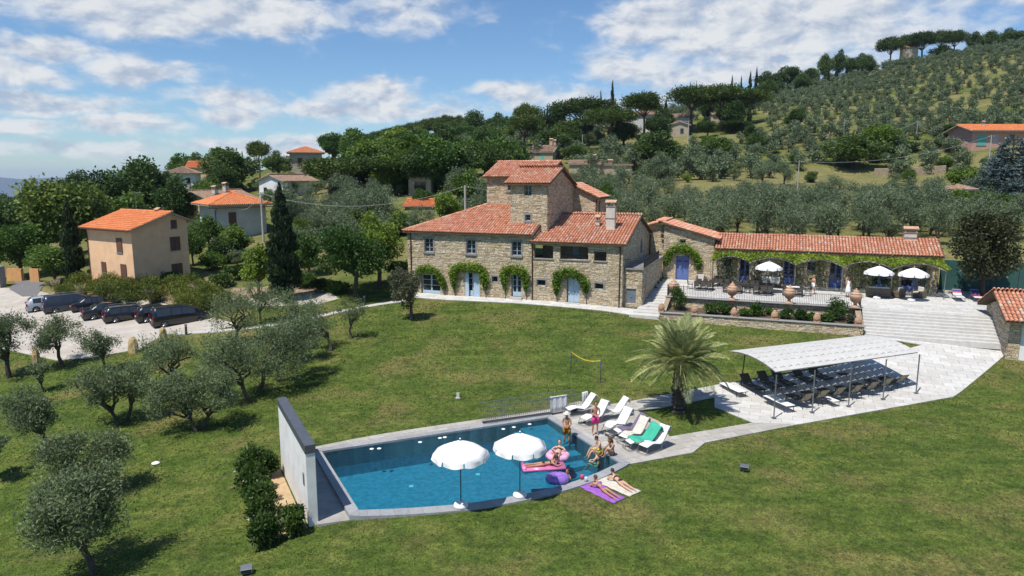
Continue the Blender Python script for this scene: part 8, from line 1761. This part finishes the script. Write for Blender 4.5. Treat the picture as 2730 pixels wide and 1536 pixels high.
pr = dict(pelvis=(0, 0, .12), waist=(0, .15, .12), chest=(0, .38, .17), neck=(0, .52, .26), head=(0, .60, .37), shL=(-.18, .44, .20), shR=(.18, .44, .20), elL=(-.26, .62, .06), elR=(.26, .62, .06), haL=(-.10, .78, .05), haR=(.10, .78, .05), hipL=(-.10, -.05, .11), hipR=(.10, -.05, .11), knL=(-.11, -.46, .08), knR=(.11, -.46, .08), anL=(-.10, -.86, .07), anR=(.12, -.86, .07), toL=(-.10, -.99, .04), toR=(.12, -.99, .04))
d = lb - la; person('woman lying face down on the hot pink air mattress', pr, la.lerp(lb, .50) + Vector((0, 0, .06)), math.atan2(d.y, d.x) - R(90), 'skin_tan', 'hair_dark', [('bikini', 'black_bikini')], female=True, look=(0, 1, -.1))
q = dict(rec); q.update(haL=(-.25, .1, .30), haR=(.25, .1, .30)); p = gz(1516, 1272, -.05); st = stand(.1); st.update(haL=(-.32, .25, 1.44), elL=(-.30, .05, 1.36), haR=(.1, .34, 1.44), elR=(.25, .12, 1.34)); person('dark haired swimmer beside the purple ring, only head and shoulders out', st, (p.x, p.y, -1.42), R(105), 'skin_tan', 'hair_dark', [('bikini', 'black_bikini')], female=True)
def prone(hp_, fp_, label, skin, hair, mat):
    a, b = GP(*hp_), GP(*fp_); dd = a - b; c = a.lerp(b, .47); person(label, pr, (c.x, c.y, TT(c.x, c.y) + .03), math.atan2(dd.y, dd.x) - R(90), skin, hair, [('bikini', mat)], female=True, look=(0, 1, -.1))
prone((1622, 1272), (1692, 1317), 'woman in black bikini lying on the cream towel', 'skin_fair', 'hair_dark', 'black_bikini'); prone((1577, 1290), (1648, 1336), 'woman lying on the violet towel', 'skin_tan', 'hair_brown', 'towel_violet')
person('woman in white shorts walking across the terrace', stand(.09, None, .28), W(37.0, 6.9, TZ + .025), HA + R(-60), 'skin_fair', 'hair_fair', [('shorts', 'white_dress'), ('top', 'peach_top')], female=True, long_hair=True)
person('woman in a white dress standing near the wicker sofa', stand(.09, 'front'), W(39.8, 6.6, TZ + .025), HA + R(30), 'skin_fair', 'hair_brown', [('dress', 'white_dress')], female=True, long_hair=True)
# ------------------------------------------------------------------ thin summer haze
hz = MB(); hz.box(-14000, 14000, -900, 17500, -1000, 130); hzo = hz.build('haze', [])
hm_ = bpy.data.materials.new('haze_air'); hm_.use_nodes = True; nt = hm_.node_tree; nt.nodes.remove(nt.nodes['Principled BSDF'])
pv = nt.nodes.new('ShaderNodeVolumePrincipled'); pv.inputs['Color'].default_value = (.66, .80, 1, 1); pv.inputs['Density'].default_value = .00006; nt.links.new(pv.outputs[0], nt.nodes['Material Output'].inputs['Volume'])
hzo.data.materials.clear(); hzo.data.materials.append(hm_); tag(hzo, kind='stuff')
# ------------------------------------------------------------------ grass blades on the lawn near the camera
rng = np.random.default_rng(44); n = 120000
yy = 18 + 46 * rng.random(n) ** 1.25; xx = (rng.random(n) * 1.75 - .88) * (yy * .98 + 2)
ok = np.ones(n, bool)
for poly in (POOL_O, HOLE, plaza_p, back_p, front_p, deck_p, strip_p, park_p, [p.to_2d() for p in hp_], TERR, HOUSE, bedp, [W(22.2, -2.6), W(41, -2.4), W(50.5, -2.2), W(50.5, 3), W(22.2, 3)]): ok &= ~in_poly(xx, yy, poly)
ok &= ~((yy > 56) & (xx / yy < -.42))
xx, yy = xx[ok], yy[ok]; n = len(xx); zz = T(xx, yy); hgt = (.022 + .0011 * yy) * rng.uniform(.5, 1.3, n); wid = (.012 + .0011 * yy) * rng.uniform(.6, 1.4, n); a = rng.uniform(0, 6.28, n); ln = rng.normal(size=(n, 2)) * .35
S_ = np.stack([np.cos(a), np.sin(a)], 1) * wid[:, None]; B0 = np.stack([xx - S_[:, 0], yy - S_[:, 1], zz - .01], 1); B1 = np.stack([xx + S_[:, 0], yy + S_[:, 1], zz - .01], 1); Tp = np.stack([xx + ln[:, 0] * hgt, yy + ln[:, 1] * hgt, zz + hgt], 1)
V = np.stack([B0, B1, Tp], 1).reshape(-1, 3); patch = .5 + .25 * np.sin(xx * .9 + np.sin(yy * .7) * 2) * np.sin(yy * 1.1 + np.sin(xx * .5) * 2)
M['blade'] = leafmat('grass_blade', (.090, .142, .028), (.215, .255, .078), None, .5); gme = mesh_np('grass', V, np.arange(n * 3).reshape(-1, 3), [M['blade']], np.clip(patch + .28 * rng.normal(size=n), 0, 1), ncorner=3)
o = bpy.data.objects.new('grass', gme); col.objects.link(o); tag(o, 'short lawn grass around the pool and olive trees', 'grass', kind='stuff')
